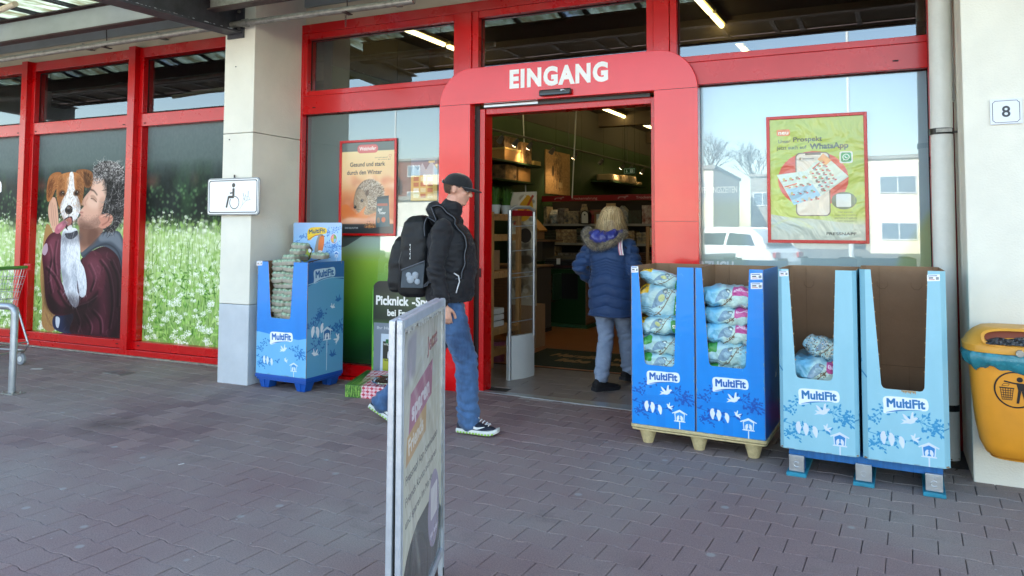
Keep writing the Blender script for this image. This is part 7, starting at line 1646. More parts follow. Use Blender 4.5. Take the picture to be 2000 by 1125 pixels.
# white-lined bird house and the big open carton that stand out
o = thing('arched_bird_house', 'white arched bird house front standing on the aisle top shelf', 'bird house', GT @ Vector((.93, .05, 1.552)), IA)
P_ = [(-.075, 0), (.075, 0), (.075, .16)]+[(.075*math.cos(t), .16+.075*math.sin(t)) for t in np.linspace(.2, PI-.2, 9)]+[(-.075, .16)]
MB().prism(P_, .12, Matrix(((1, 0, 0, 0), (0, 0, 1, 0), (0, 1, 0, 0), (0, 0, 0, 1)))).build('body', M_['black'], o); P_ = [(a*.78, b*.85+.015) for a, b in P_]; MB().prism(P_, .004, Matrix(((1, 0, 0, 0), (0, 0, 1, -.005), (0, 1, 0, 0), (0, 0, 0, 1)))).build('front', M_['white_pl'], o); MB().tube([(0, -.008, .16), (0, -.0055, .16)], .014, 10).build('entrance_hole', M_['black'], o)
o = thing('open_carton', 'large open brown carton with white label on the aisle top shelf', 'carton', GT @ Vector((1.32, .06, 1.552)), IA)
MB().box(-.22, .22, 0, .22, 0, .21).build('body', M_['card'], o); MB().bar((-.24, -.06, .235), (.24, -.06, .235), .12, .006).build('flap', M_['card'], o); MB().box(-.18, -.06, -.004, -.001, .04, .17).build('label', M_['white_pl'], o)
# card stand in front of the aisle, left: house-shaped cardboard
o = thing('cardboard_house', 'brown cardboard cat house behind the tall display', 'cardboard house', (-4.72, 4.95, 1.30), IA); o.scale = (.75, .75, .75); mb = MB(); T_ = Matrix(((1, 0, 0, 0), (0, 0, 1, 0), (0, 1, 0, 0), (0, 0, 0, 1)))
mb.prism([(-.36, 0), (.30, 0), (.30, .22), (.0, .55), (-.36, .60)], .35, T_); mb.build('shell', M_['card'], o); MB().prism([(-.30, .36), (.02, .50), (.36, .16), (.34, .13), (.0, .46), (-.30, .33)], .40, Matrix.Translation((0, -.02, .03)) @ T_).build('roof', kraft, o)
for x in (-.1, .0): MB().box(x-.015, x+.015, -.004, -.001, .06, .2).build('slot', M_['black'], o)
o = thing('side_table', 'low counter carrying the cardboard cat house', 'counter', (-5.0, 4.92, 0), IA); MB().box(0, .60, .04, .5, 0, 1.26).build('body', M_['sink'], o); MB().box(-.02, .74, .02, .52, 1.262, 1.285).build('top', slm, o)
# wooden stand with plush toys on the right, behind the woman
ps_ = thing('toy_stand', 'pine stand of plush toys and scratch posts at the right inside the door', 'display stand', (-2.55, 4.2, 0), IA)
for z in (.32, .62, 1.00, 1.22): MB().box(0, 1.5, 0, .5, z, z+.025).build('shelf_board', M_['wood'], ps_)
for x in (.0, .72, 1.46): MB().box(x, x+.04, .0, .04, 0, 1.5).build('post', M_['wood'], ps_)
MB().box(-.1, 1.5, .04, .5, 0, .28).build('base_box', M_['card'], ps_)
pc2 = {'beige': mat('beige_plush', 'b59c78', .95, bump=.6, bscale=90), 'black': mat('black_white_plush', '222226', .95, bump=.6, bscale=90, var=.5, vscale=25, col2='c9c9c9'), 'brown': mat('brown_plush', '6a4a30', .95, bump=.6, bscale=90)}
for i, (x, z, c_) in enumerate(((.15, 1.026, 'black'), (.42, 1.026, 'beige'), (.62, 1.026, 'beige'), (.95, 1.026, 'brown'), (.2, .646, 'beige'), (.5, .646, 'black'), (.9, .646, 'beige'))):
    t = thing('plush_toy', f'{c_} plush toy, {ordn[i % 4]} from the left on the {"upper" if z > 1 else "lower"} board of the toy stand', 'plush toy', ps_.matrix_world @ Vector((0, 0, 0)), IA)
    t.matrix_world = Matrix.Translation((-2.55, 4.2, 0)) @ Matrix.Rotation(IA, 4, 'Z') @ Matrix.Translation((x, .15, z))
    MB().ball((0, 0, .06), .065, 12, 8, (1, .8, .95)).build('body', pc2[c_], t, smooth=True); MB().ball((0, -.03, .145), .048, 12, 8).build('head', pc2[c_], t, smooth=True)
    for s in (-1, 1): MB().ball((s*.035, -.02, .185), .017, 8, 6).build('ear', pc2[c_], t, smooth=True)
for i, (x, z, w, h, c_) in enumerate(((.1, 1.246, .16, .24, 'd6cdb8'), (.45, 1.246, .22, .2, 'b0926a'), (.8, 1.246, .25, .28, '6a4a34'), (.3, .346, .4, .22, 'd6cdb8'), (.9, .346, .35, .2, '9a2c38'))):
    o = MB().box(-w/2, w/2, 0, .2, 0, h).build('goods_carton', pm2[c_], None, bevel=.004); o.matrix_world = Matrix.Translation((-2.55, 4.2, 0)) @ Matrix.Rotation(IA, 4, 'Z') @ Matrix.Translation((x, .1, z)); tag(o, f'{cn[c_]} carton, {["first on the top", "second on the top", "third on the top", "left on the lowest", "right on the lowest"][i]} board of the toy stand', 'carton')
# low table right behind the woman
lt2 = thing('low_table', 'low pale wooden table leg frame right behind the woman', 'table', (-1.98, 3.0, 0), IA); MB().box(0, .9, 0, .5, .38, .42).build('top', mat('pale_board', 'b9b4a6', .5), lt2)
for x in (.02, .84):
    for y in (.02, .44): MB().box(x, x+.05, y, y+.05, 0, .379).build('leg', M_['wood'], lt2)
# ============================================================ people: lofted limbs fused by a voxel remesh, then folds pushed into the surface
def n3(P, s, seed=0):
    """smooth 3-d value noise in numpy, -1..1"""
    rs = np.random.RandomState(seed); g = rs.rand(32, 32, 32)*2-1; Q = P*s; i = np.floor(Q).astype(int); f = Q-i; f = f*f*(3-2*f); o = 0
    for dx in (0, 1):
        for dy in (0, 1):
            for dz in (0, 1):
                w = (f[:, 0] if dx else 1-f[:, 0])*(f[:, 1] if dy else 1-f[:, 1])*(f[:, 2] if dz else 1-f[:, 2]); o = o+w*g[(i[:, 0]+dx) % 32, (i[:, 1]+dy) % 32, (i[:, 2]+dz) % 32]
    return o
def limb(mb, pts, n=16, ref=(0, 1, 0)):
    """pts: (x, y, z, ra, rb): rb along the reference direction; rounded ends"""
    P = [Vector(p[:3]) for p in pts]; k = len(P); rings = []
    def ringat(c, d, ra, rb):
        x = Vector(ref)-d*Vector(ref).dot(d)
        x = x.normalized() if x.length > 1e-4 else Vector((1, 0, 0)); y = d.cross(x)
        return [c+x*math.cos(2*PI*j/n)*rb+y*math.sin(2*PI*j/n)*ra for j in range(n)]
    d0 = (P[1]-P[0]).normalized(); d1 = (P[-1]-P[-2]).normalized()
    for t in (.98, .8, .45): rings.append(ringat(P[0]-d0*min(pts[0][3], pts[0][4])*t, d0, pts[0][3]*math.sqrt(1-t*t), pts[0][4]*math.sqrt(1-t*t)))
    for i in range(k): d = (P[min(i+1, k-1)]-P[max(i-1, 0)]).normalized(); rings.append(ringat(P[i], d, pts[i][3], pts[i][4]))
    for t in (.45, .8, .98): rings.append(ringat(P[-1]+d1*min(pts[-1][3], pts[-1][4])*t, d1, pts[-1][3]*math.sqrt(1-t*t), pts[-1][4]*math.sqrt(1-t*t)))
    vs = [v for r in rings for v in r]; m = len(rings)
    return mb.add(vs, [(i*n+j, i*n+(j+1) % n, (i+1)*n+(j+1) % n, (i+1)*n+j) for i in range(m-1) for j in range(n)]+[tuple(range(n))[::-1], tuple((m-1)*n+j for j in range(n))])
def fuse(name, mb, vox, m, parent, smooth_it=6, disp=None, cut=None):
    o = bpy.data.objects.new('tmp', mb.mesh('tmp', m)); COL.objects.link(o)
    r = o.modifiers.new('r', 'REMESH'); r.mode = 'VOXEL'; r.voxel_size = vox
    s = o.modifiers.new('s', 'SMOOTH'); s.factor = .5; s.iterations = smooth_it
    bpy.context.view_layer.update()
    me = bpy.data.meshes.new_from_object(o.evaluated_get(bpy.context.evaluated_depsgraph_get())); bpy.data.objects.remove(o)
    n = len(me.vertices); co = np.empty(n*3); me.vertices.foreach_get('co', co); co = co.reshape(-1, 3); no = np.empty(n*3); me.vertices.foreach_get('normal', no); no = no.reshape(-1, 3)
    if disp is not None: co = co+no*disp(co, no)[:, None]; me.vertices.foreach_set('co', co.ravel())
    if cut is not None:
        bm = bmesh.new(); bm.from_mesh(me); bm.verts.ensure_lookup_table(); kill = [v for v in bm.verts if cut(v.co)]; bmesh.ops.delete(bm, geom=kill, context='VERTS'); bm.to_mesh(me); bm.free()
    if not me.materials: me.materials.append(m)
    me.polygons.foreach_set('use_smooth', [True]*len(me.polygons)); me.name = name; me.update()
    o = bpy.data.objects.new(name, me); COL.objects.link(o); o.parent = parent; return o
def hand(mb, wrist, d, palmn, thumb, s=1.0, curl=.9):
    """palm + four unequal curled fingers + thumb. d: hand direction, palmn: towards the palm side, thumb: towards the thumb side"""
    w = Vector(wrist); d = Vector(d).normalized(); pn = Vector(palmn).normalized(); th = Vector(thumb).normalized()
    c0, c1 = w, w+d*.088*s; limb(mb, [(*w, .024*s, .020*s), (*(w+d*.03*s), .034*s, .017*s), (*(w+d*.065*s), .040*s, .016*s), (*c1, .038*s, .014*s)], 14, tuple(pn))
    for k, (off, l) in enumerate(((.030, .070), (.0105, .080), (-.0095, .074), (-.029, .058))):
        p = w+d*.082*s+th*off*s; a = .35*curl; q = [(*p, .0098*s, .0098*s)]
        for sl in (.42, .32, .26):
            dd = d*math.cos(a)+pn*math.sin(a); p = p+dd*l*sl*s; q.append((*p, (.0092-.0012*len(q))*s, (.0092-.0012*len(q))*s)); a += .42*curl
        limb(mb, q, 10, tuple(th))
    p = w+d*.025*s+th*.026*s+pn*.006*s; q = [(*p, .014*s, .014*s)]
    for dd, l in ((d*.65+th*.6+pn*.35, .036), (d*.85+th*.25+pn*.4, .030), (d*.95+pn*.35, .024)): dd.normalize(); p = p+dd*l*s; q.append((*p, .0105*s, .0105*s))
    limb(mb, q, 10, tuple(pn))
def head(mb, c, s, tilt, fw=(1, 0, 0)):
    """head with brow, nose, lips, chin and ears; c = centre of the skull, facing +x before the tilt"""
    H = Matrix.Translation(c) @ Matrix.Rotation(tilt, 4, 'Y') @ Matrix.Diagonal((s, s, s, 1)); m = MB()
    m.ball((-.008, 0, .028), .099, 20, 14, (1.0, .78, .96)); m.ball((.025, 0, -.03), .073, 18, 12, (.92, .80, 1.12)); m.ball((.052, 0, -.088), .032, 14, 10, (1, 1.05, .8)); m.ball((.02, 0, -.075), .05, 14, 10, (1.1, .95, .7))
    limb(m, [(.084, 0, .018, .010, .008), (.096, 0, -.008, .013, .010), (.104, 0, -.027, .013, .013)], 10)
    for y in (-.011, .011): m.ball((.096, y, -.031), .0085, 8, 6)
    m.ball((.083, 0, -.053), .014, 10, 8, (.8, 1.5, .42)); m.ball((.082, 0, -.064), .014, 10, 8, (.8, 1.35, .45)); limb(m, [(.078, -.03, .028, .010, .008), (.088, 0, .026, .010, .009), (.078, .03, .028, .010, .008)], 10, (0, 0, 1))
    for y in (-1, 1):
        n = 10; limb(m, [(-.012+.013*math.cos(t), y*(.080+.004*math.sin(t)), -.004+.028*math.sin(t), .006, .005) for t in np.linspace(-1.2, 4.2, n)], 8, (0, 1, 0)); m.ball((-.008, y*.078, -.004), .018, 10, 8, (.8, .35, 1.2)); m.ball((.06, y*.035, -.018), .024, 10, 8)
    mb.add([H @ Vector(v) for v in m.v], m.f)
    return H
def eyes(H, parent):
    m = MB()
    for y in (-1, 1): m.ball(H @ Vector((.079, y*.031, .004)), .011, 10, 8)
    m.build('eyes', mat('eye_white', 'd8d4d0', .15) if 'eye_white' not in bpy.data.materials else bpy.data.materials['eye_white'], parent, smooth=True)
    m = MB()
    for y in (-1, 1): m.ball(H @ Vector((.0865, y*.032, .003)), .0052, 8, 6)
    m.build('irises', mat('eye_dark', '1d1410', .1) if 'eye_dark' not in bpy.data.materials else bpy.data.materials['eye_dark'], parent, smooth=True)
skin_m = mat('skin', 'cf9c86', .5, bump=.1, bscale=200, var=.12, vscale=25, spec=.4); skin_m.node_tree.nodes['Principled BSDF'].inputs['Subsurface Weight'].default_value = .12; skin_m.node_tree.nodes['Principled BSDF'].inputs['Subsurface Radius'].default_value = (.01, .004, .002)
def shoe(parent, ankle, heading, pitch, m_up, m_sole, m_acc, L_=.30, flat=False, name='shoe'):
    """trainer: sole with a curved profile, upper lofted from toe to collar"""
    t = bpy.data.objects.new(name, None); 
    T_ = Matrix.Translation(ankle) @ Matrix.Rotation(heading, 4, 'Z') @ Matrix.Rotation(pitch, 4, 'Y') @ Matrix.Translation((.0, 0, -.085))
    w = lambda u: .045-.012*math.exp(-((u-.05)/.10)**2)*0+.008*math.exp(-((u-.72)/.2)**2)-.022*max(0, (u-.85)/.15)**2-.008*max(0, (.12-u)/.12)
    up = MB(); sections = []
    for u in np.linspace(0, 1, 15):
        x = -.075+L_*u; hh = [.085, .105, .112, .112, .108, .098, .087, .077, .068, .062, .058, .054, .050, .042, .026][int(round(u*14))]; ww = w(u)*.92
        sections.append([(x, ww*math.copysign(abs(math.cos(a))**.8, math.cos(a)), .018+(hh-.018)*max(0, math.sin(a))**.75) for a in np.linspace(0, PI, 13)])
    k = 13; up.add([T_ @ Vector(v) for s in sections for v in s], [(i*k+j, i*k+j+1, (i+1)*k+j+1, (i+1)*k+j) for i in range(14) for j in range(k-1)]+[tuple(range(k))[::-1], tuple(14*k+j for j in range(k))])
    o = up.build(name, m_up, parent, smooth=60)
    so = MB(); R1, R2, R3 = [], [], []
    us = [u for u in np.linspace(0, 1, 16)]
    out = [(-.08+(L_+.01)*u, w(u)+.004) for u in us]+[(-.08+(L_+.01)*u, -w(u)-.004) for u in us[::-1]]
    lift = lambda x: .018*max(0, (x-.15)/.08)**2
    n = len(out); so.add([T_ @ Vector((x, y*f, z+lift(x))) for z, f in ((.0, .93), (.006, 1), (.024, 1.0), (.030, .94)) for x, y in out], [(r*n+i, r*n+(i+1) % n, (r+1)*n+(i+1) % n, (r+1)*n+i) for r in range(3) for i in range(n)]+[tuple(range(n))[::-1], tuple(3*n+i for i in range(n))])
    so.build('sole', m_sole, o, smooth=50)
    if m_acc:
        a = MB()
        for i in range(12):
            for s in (-1, 1): u = .04+.08*i; a.box(-.08+L_*u, -.08+L_*u+.013, min(s*(w(u)+.002), s*(w(u)+.007)), max(s*(w(u)+.002), s*(w(u)+.007)), .002+lift(-.08+L_*u), .013+lift(-.08+L_*u), T_)
        a.build('air_cells', m_acc, o)
        sw = MB(); 
        for s in (-1, 1):
            P_ = cat_spline([(.035, .045), (.075, .036), (.10, .040), (.15, .062), (.09, .052), (.05, .058)], 5); sw.add([T_ @ Vector((x, s*(w((x+.075)/L_)*.94+.0035-.10*max(0, z-.045)), z)) for x, z in P_], [tuple(range(len(P_)))])
        sw.build('side_stripe', M_['white_pl'], o)
        la = MB()
        for i in range(5): x = .075+.022*i; z = .100-.0085*i; la.tube([T_ @ Vector((x, -.024, z-.004)), T_ @ Vector((x+.006, 0, z+.008)), T_ @ Vector((x, .024, z-.004))], .0035, 6)
        la.build('laces', mat('lace_white', 'c9c9c9', .8), o)
    return o

# ------------------------------------------------------------ the man with the cap
man = thing('person', 'man in black jacket, cap and blue jeans walking past with a backpack', 'person', (-2.66, -1.205, 0), R(15))
PEL = .98
FR, FL_ = Vector((.165, -.095, .095)), Vector((-.53, .09, .150))      # ankles: right foot planted, left foot pushing off
KR, KL = Vector((.145, -.10, .52)), Vector((-.16, .10, .50))
HR, HL = Vector((-.01, -.095, .93)), Vector((-.01, .095, .93))
b = MB()
H = head(b, Vector((.055, 0, 1.745)), 1.0, R(12))
limb(b, [(-.035, 0, 1.50, .062, .066), (-.005, 0, 1.58, .056, .058), (.02, 0, 1.67, .055, .056)])
limb(b, [(-.01, 0, .96, .11, .15), (-.005, 0, 1.15, .11, .14), (-.01, 0, 1.35, .12, .165), (-.02, 0, 1.46, .09, .15)])
SR, SL = Vector((-.01, -.185, 1.46)), Vector((-.01, .185, 1.46)); ER, EL = Vector((-.045, -.245, 1.17)), Vector((-.05, .24, 1.17)); WR_, WL_ = Vector((.015, -.235, .925)), Vector((.0, .235, .92))
for S_, E_, W_ in ((SR, ER, WR_), (SL, EL, WL_)): limb(b, [(*S_, .05, .05), (*S_.lerp(E_, .5), .046, .046), (*E_, .038, .038), (*E_.lerp(W_, .4), .036, .036), (*W_, .025, .03)])
hand(b, WR_+Vector((.002, 0, -.01)), (.16, .05, -1), (-.12, 1, .1), (1, .15, .1), 1.02, 1.0); hand(b, WL_, (.1, -.05, -1), (-.1, -1, 0), (1, 0, 0), 1.0, 1.0)
for Hh, K_, F_ in ((HR, KR, FR), (HL, KL, FL_)): limb(b, [(*Hh, .085, .08), (*Hh.lerp(K_, .5), .07, .07), (*K_, .052, .052), (*K_.lerp(F_, .35), .052, .05), (*F_, .036, .036)])
for F_, a in ((FR, 0), (FL_, .55)): limb(b, [(*F_, .036, .036), (*(F_+Vector((.06*math.cos(a), 0, -.045-.06*math.sin(a)))), .03, .035), (*(F_+Vector((.15*math.cos(a), 0, -.06-.13*math.sin(a)))), .022, .038)])
fuse('body', b, .0062, skin_m, man, 3); eyes(H, man)
# hair cropped short below the cap
hr = MB(); hm = MB(); hm.ball((-.014, 0, .026), .105, 20, 14, (.99, .80, .97)); hr.add([H @ Vector(v) for v in hm.v], hm.f)
fuse('hair', hr, .007, mat('brown_short_hair', '5a4232', .8, bump=1, bscale=300, var=.3, vscale=60), man, 1, None, lambda v: (H.inverted() @ v).x > .035 or (H.inverted() @ v).z < -.045 or (H.inverted() @ v).z > .05 or ((H.inverted() @ v).x > -.035 and (H.inverted() @ v).z < .012))
capm = mat('black_cap_cloth', '0c0d11', .85, bump=.4, bscale=260, sheen=.2)
cp_ = MB(); vs = []; n = 28; K = 9
for i in range(K):
    t = (PI/2)*i/(K-1); 
    for j in range(n): a = 2*PI*j/n; vs.append((-.010+.112*math.cos(t)**.75*math.cos(a), .089*math.cos(t)**.75*math.sin(a), .022+.096*math.sin(t)))
cp_.add([H @ Vector(v) for v in vs], [(i*n+j, i*n+(j+1) % n, (i+1)*n+(j+1) % n, (i+1)*n+j) for i in range(K-1) for j in range(n)]+[tuple((K-1)*n+j for j in range(n))])
cpo = cp_.build('cap', capm, man, smooth=70); s_ = cpo.modifiers.new('t', 'SOLIDIFY'); s_.thickness = .003
br = MB(); A_ = []; 
for r in (0, .5, 1):
    for a in np.linspace(-1.15, 1.15, 13): A_.append(H @ Vector((-.010+.110*math.cos(a)+r*.078*max(0, math.cos(a*1.15))**.55, (.088*math.sin(a))*(1+.02*r), .024-.012*r*r-.030*(abs(a)/1.15)**2*r*.4)))
br.add(A_, [(r*13+i, r*13+i+1, (r+1)*13+i+1, (r+1)*13+i) for r in (0, 1) for i in range(12)]); bo_ = br.build('cap_peak', capm, cpo, smooth=70); s_ = bo_.modifiers.new('t', 'SOLIDIFY'); s_.thickness = .005
MB().ball(H @ Vector((-.01, 0, .120)), .008, 8, 6, (1, 1, .6)).build('cap_button', capm, cpo, smooth=True)
MB().box(-.132, -.126, -.016, .016, .028, .050, H).build('cap_buckle', M_['zinc'], cpo); MB().tube([H @ Vector((-.112*math.cos(a)-.012, .090*math.sin(a), .030)) for a in np.linspace(-.6, .6, 8)], .007, 6).build('cap_strap', capm, cpo)
# jacket
jm = mat('navy_black_softshell', '0d0e16', .75, bump=.25, bscale=320, var=.25, vscale=5, sheen=.08)
j = MB()
limb(j, [(-.010, 0, .955, .172, .198), (-.002, 0, 1.05, .182, .202), (.004, 0, 1.18, .190, .205), (.0, 0, 1.32, .184, .218), (-.025, 0, 1.43, .150, .205), (-.03, 0, 1.50, .085, .13)], 24)
for S_, E_, W_ in ((SR, ER, WR_), (SL, EL, WL_)): limb(j, [(*(S_+Vector((0, 0, -.015))), .078, .078), (*S_.lerp(E_, .35), .074, .074), (*S_.lerp(E_, .75), .064, .064), (*E_, .062, .062), (*E_.lerp(W_, .5), .056, .056), (*E_.lerp(W_, .93), .044, .046)], 18)
limb(j, [(-.035, 0, 1.48, .095, .11), (-.015, 0, 1.56, .090, .094), (.008, 0, 1.615, .080, .084)], 20)         # stand-up collar
limb(j, [(.045, -.085, 1.50, .03, .03), (-.055, -.105, 1.57, .045, .042), (-.120, -.04, 1.60, .062, .052), (-.130, .03, 1.60, .062, .052), (-.055, .105, 1.57, .045, .042), (.045, .085, 1.50, .03, .03)], 14, (0, 0, 1))
limb(j, [(-.12, -.05, 1.53, .04, .045), (-.13, 0, 1.50, .045, .05), (-.12, .05, 1.53, .04, .045)], 12)
def jf(P, N_):
    f = .009*n3(P*[1, 1, 2.4], 8, 1)+.007*n3(P*[1, 1, 3.2], 17, 2)+.002*n3(P, 46, 3)
    sl = np.exp(-((P[:, 2]-1.17)/.07)**2)*(np.abs(P[:, 1]) > .19); f += sl*.006*np.sin(P[:, 2]*130+P[:, 0]*60)
    wr = np.exp(-((P[:, 2]-.99)/.035)**2); f += wr*.004*np.sin(P[:, 0]*60+P[:, 2]*50); return f
jk_ = fuse('jacket', j, .0075, jm, man, 6, jf, lambda v: v.z < .925 and abs(v.y) < .205)
from mathutils.bvhtree import BVHTree
jbv = BVHTree.FromPolygons([v.co.copy() for v in jk_.data.vertices], [p.vertices[:] for p in jk_.data.polygons])
MB().tube([(*(E_ := ER.lerp(WR_, .90)), ), (*ER.lerp(WR_, 1.0), )], [.050, .046], 16).build('cuff', jm, man, smooth=True)
zp = MB(); q = [(.075, -.196, 1.14), (.105, -.182, 1.12), (.112, -.180, 1.08), (.098, -.19, 1.03), (.092, -.195, 1.00)]; zp.tube(q, .0045, 8).build('pocket_zip', mat('reflective_piping', 'c9c9cc', .3), man, smooth=True)
MB().ball((.02, -.222, 1.40), .008, 8, 6, (.6, .3, .6)).build('chest_logo', mat('yellow_print', 'b8a12c', .6), man)
# jeans
dm = bpy.data.materials.new('blue_denim'); dm.use_nodes = True; nt = dm.node_tree; N = nt.nodes; L = nt.links; bs = N['Principled BSDF']; bs.inputs['Roughness'].default_value = .85; bs.inputs['Sheen Weight'].default_value = .2
tc = N.new('ShaderNodeTexCoord'); no = N.new('ShaderNodeTexNoise'); no.inputs['Scale'].default_value = 7; no.inputs['Detail'].default_value = 6; no.inputs['Roughness'].default_value = .65; rp = N.new('ShaderNodeValToRGB')
rp.color_ramp.elements[0].position = .34; rp.color_ramp.elements[0].color = (*lin('122646'), 1); rp.color_ramp.elements[1].position = .68; rp.color_ramp.elements[1].color = (*lin('456a96'), 1)
mp = N.new('ShaderNodeMapping'); mp.inputs['Scale'].default_value = (1, 1, .35); L.new(tc.outputs['Object'], mp.inputs[0]); L.new(mp.outputs[0], no.inputs['Vector']); L.new(no.outputs['Fac'], rp.inputs[0]); L.new(rp.outputs[0], bs.inputs['Base Color'])
n2 = N.new('ShaderNodeTexNoise'); n2.inputs['Scale'].default_value = 350; bp = N.new('ShaderNodeBump'); bp.inputs['Strength'].default_value = .4; bp.inputs['Distance'].default_value = .003; L.new(tc.outputs['Object'], n2.inputs['Vector']); L.new(n2.outputs['Fac'], bp.inputs['Height']); L.new(bp.outputs[0], bs.inputs['Normal'])
t = MB(); limb(t, [(-.015, 0, 1.02, .118, .160), (-.02, 0, .95, .128, .172), (-.025, 0, .88, .125, .170)], 22)
for Hh, K_, F_ in ((HR, KR, FR), (HL, KL, FL_)):
    Kc = K_; limb(t, [(*(Hh+Vector((-.012, 0, -.02))), .112, .095), (*Hh.lerp(Kc, .35), .108, .095), (*Hh.lerp(Kc, .72), .094, .088), (*Kc, .086, .080), (*Kc.lerp(F_, .4), .084, .078), (*Kc.lerp(F_, .8), .080, .076), (*Kc.lerp(F_, 1.02), .082, .078)], 20)
def tf(P, N_):
    f = .007*n3(P*[1, 1, 2.2], 10, 5)+.0045*n3(P*[1, 1, 3], 24, 6)
    for c, a, w in ((.52, .004, .07), (.18, .007, .07), (.88, .004, .05)): f += a*np.exp(-((P[:, 2]-c)/w)**2)*np.sin(P[:, 2]*95+P[:, 0]*45+np.sin(P[:, 1]*60)+3*n3(P, 9, 7))
    return f
jo = fuse('jeans', t, .0075, dm, man, 5, tf)
pk = MB(); PP = [(-.135, .90), (-.055, .90), (-.055, .80), (-.095, .775), (-.135, .80)]
for a, c_ in zip(PP, PP[1:]+PP[:1]): pk.tube([(a[0]+.0, -.150-.25*max(0, a[0]+.13), a[1]), (c_[0], -.150-.25*max(0, c_[0]+.13), c_[1])], .0022, 5)
pk.build('pocket_stitching', mat('denim_stitch', '8a96a4', .8), jo)
dark_mesh = mat('dark_blue_mesh', '1b2638', .7, bump=.8, bscale=220, var=.3, vscale=40); wsole = mat('white_midsole', 'cfd2cc', .5); green_air = mat('lime_air_sole', '86b83c', .35)
shoe(man, FR+Vector((.0, 0, .0)), R(-12), 0, dark_mesh, wsole, green_air)
shoe(man, FL_, R(0), R(30), dark_mesh, wsole, green_air)
# backpack hangs on him: a thing of its own
bpk = thing('backpack', 'black backpack with grey net pocket carried on the man\'s back', 'backpack', (-2.66, -1.205, 0), R(15))
bpm_ = mat('black_ripstop', '0e0f12', .6, bump=.35, bscale=240, var=.2, vscale=12); gst = mat('grey_webbing', '50545c', .7)
def pack(x0, x1, hw, z0, z1, nm, par, dz=0, disp=.006, tl=.10):
    m = MB(); rings_ = []
    for t_, f, g_ in ((0, .55, .6), (.04, .86, .88), (.15, 1, 1), (.45, 1.03, 1.03), (.75, .93, .97), (.92, .74, .86), (1, .42, .55)):
        z = z0+(z1-z0)*t_; cx = (x0+x1)/2+tl*t_; rings_.append([(cx+x*(x1-x0)/2*f, y*hw*g_, z) for x, y, _ in ring(0, 1, 1, 28, 3.4)])
    skin(rings_, m); return fuse(nm, m, .008, bpm_, par, 3, lambda P, N_: disp*n3(P*[1, 1, 1.6], 14, 9)+.003*n3(P, 34, 8))
p1 = pack(-.385, -.135, .160, .955, 1.55, 'main_bag', bpk, tl=.02)
p2 = pack(-.465, -.31, .135, .99, 1.40, 'front_pocket', bpk, tl=.035)
q = MB()
for i in range(14):
    pass
net = mat('grey_net', '59626a', .6, bump=1, bscale=260, alpha=.85); m = MB()
m.add([(-.325, -.164, 1.03), (-.16, -.166, 1.03), (-.145, -.164, 1.22), (-.315, -.160, 1.15)], [(0, 1, 2, 3)]); no_ = m.build('net_pocket', net, bpk); s_ = no_.modifiers.new('t', 'SOLIDIFY'); s_.thickness = .014; s_.offset = 0
m = MB()
for (x, z, r) in ((-.25, 1.09, .030), (-.215, 1.12, .026), (-.265, 1.12, .022), (-.20, 1.075, .022)): m.ball((x, -.174, z), r, 10, 8, (1, .35, 1))
m.build('tissues', mat('white_tissue', '9aa2aa', .8, bump=.8, bscale=60), bpk, smooth=True)
MB().tube([(-.32, -.176, 1.155), (-.145, -.178, 1.222)], .006, 8).build('net_hem', gst, bpk)
MB().tube([(-.15, -.165, 1.05), (-.05, -.205, 1.12)], .012, 8, flat=.4).build('strap_end', gst, bpk)
for s in (-1, 1):
    pth = cat_spline([(-.155, 1.40), (-.16, 1.50), (-.10, 1.585), (-.01, 1.585), (.075, 1.53), (.125, 1.42), (.135, 1.30), (.07, 1.16), (-.06, 1.08), (-.15, 1.04)], 5, False)
    yw = lambda x, z: s*(.105+.045*max(0, min(1, (1.50-z)/.3)))
    hug = []
    for x, z in pth:
        a0 = Vector((-.01, yw(x, z), min(max(z, 1.1), 1.42))); dr = Vector((x, yw(x, z), z))-a0; dr.normalize(); hit = jbv.ray_cast(a0+dr*.6, -dr)
        hug.append((x, z) if (hit[0] is None or x < -.13) else ((hit[0]+dr*.009).x, (hit[0]+dr*.009).z))
    pth = hug
    v1 = []; 
    for x, z in pth: off = .0; v1.append((x+(off if z < 1.5 and x > 0 else -off if x < -.1 else 0), yw(x, z), z+(off if z > 1.5 else 0)))
    mb = MB(); w = .030; A_ = [(x, y-w, z) for x, y, z in v1]; B_ = [(x, y+w, z) for x, y, z in v1]; k = len(v1); mb.add(A_+B_, [(i, i+1, k+i+1, k+i) for i in range(k-1)]); o = mb.build('shoulder_strap', bpm_, bpk, smooth=70); s_ = o.modifiers.new('t', 'SOLIDIFY'); s_.thickness = .010; s_.offset = 0
    for yy in (-w, w): MB().tube([(x, y+yy, z) for x, y, z in v1], .0032, 6).build('strap_piping', gst, o)
for pts in ([(-.33, -.158, 1.02), (-.345, -.150, 1.22), (-.30, -.13, 1.40), (-.22, -.10, 1.46)], [(-.428, -.07, 1.06), (-.425, -.06, 1.25), (-.39, -.04, 1.35)]): MB().tube(cat_spline([p for p in pts], 6, False) if False else pts, .0035, 6).build('zip', mat('zip_black_shine', '2e3036', .3) if 'zip_black_shine' not in bpy.data.materials else bpy.data.materials['zip_black_shine'], bpk, smooth=True)
m = MB()
for i in range(7): m.box(-.262+.004*(i % 2), -.256, -.1665, -.1645, 1.235+.016*i, 1.247+.016*i)
m.build('white_logo', M_['white_pl'], bpk); MB().box(-.372, -.366, -.128, -.126, 1.12, 1.135).build('yellow_tab', mat('yellow_tab', 'a8a82c', .5), bpk)
MB().tube([(-.16, -.02, 1.46), (-.15, -.02, 1.52), (-.13, .02, 1.52), (-.14, .03, 1.46)], .007, 8).build('carry_loop', gst, bpk)

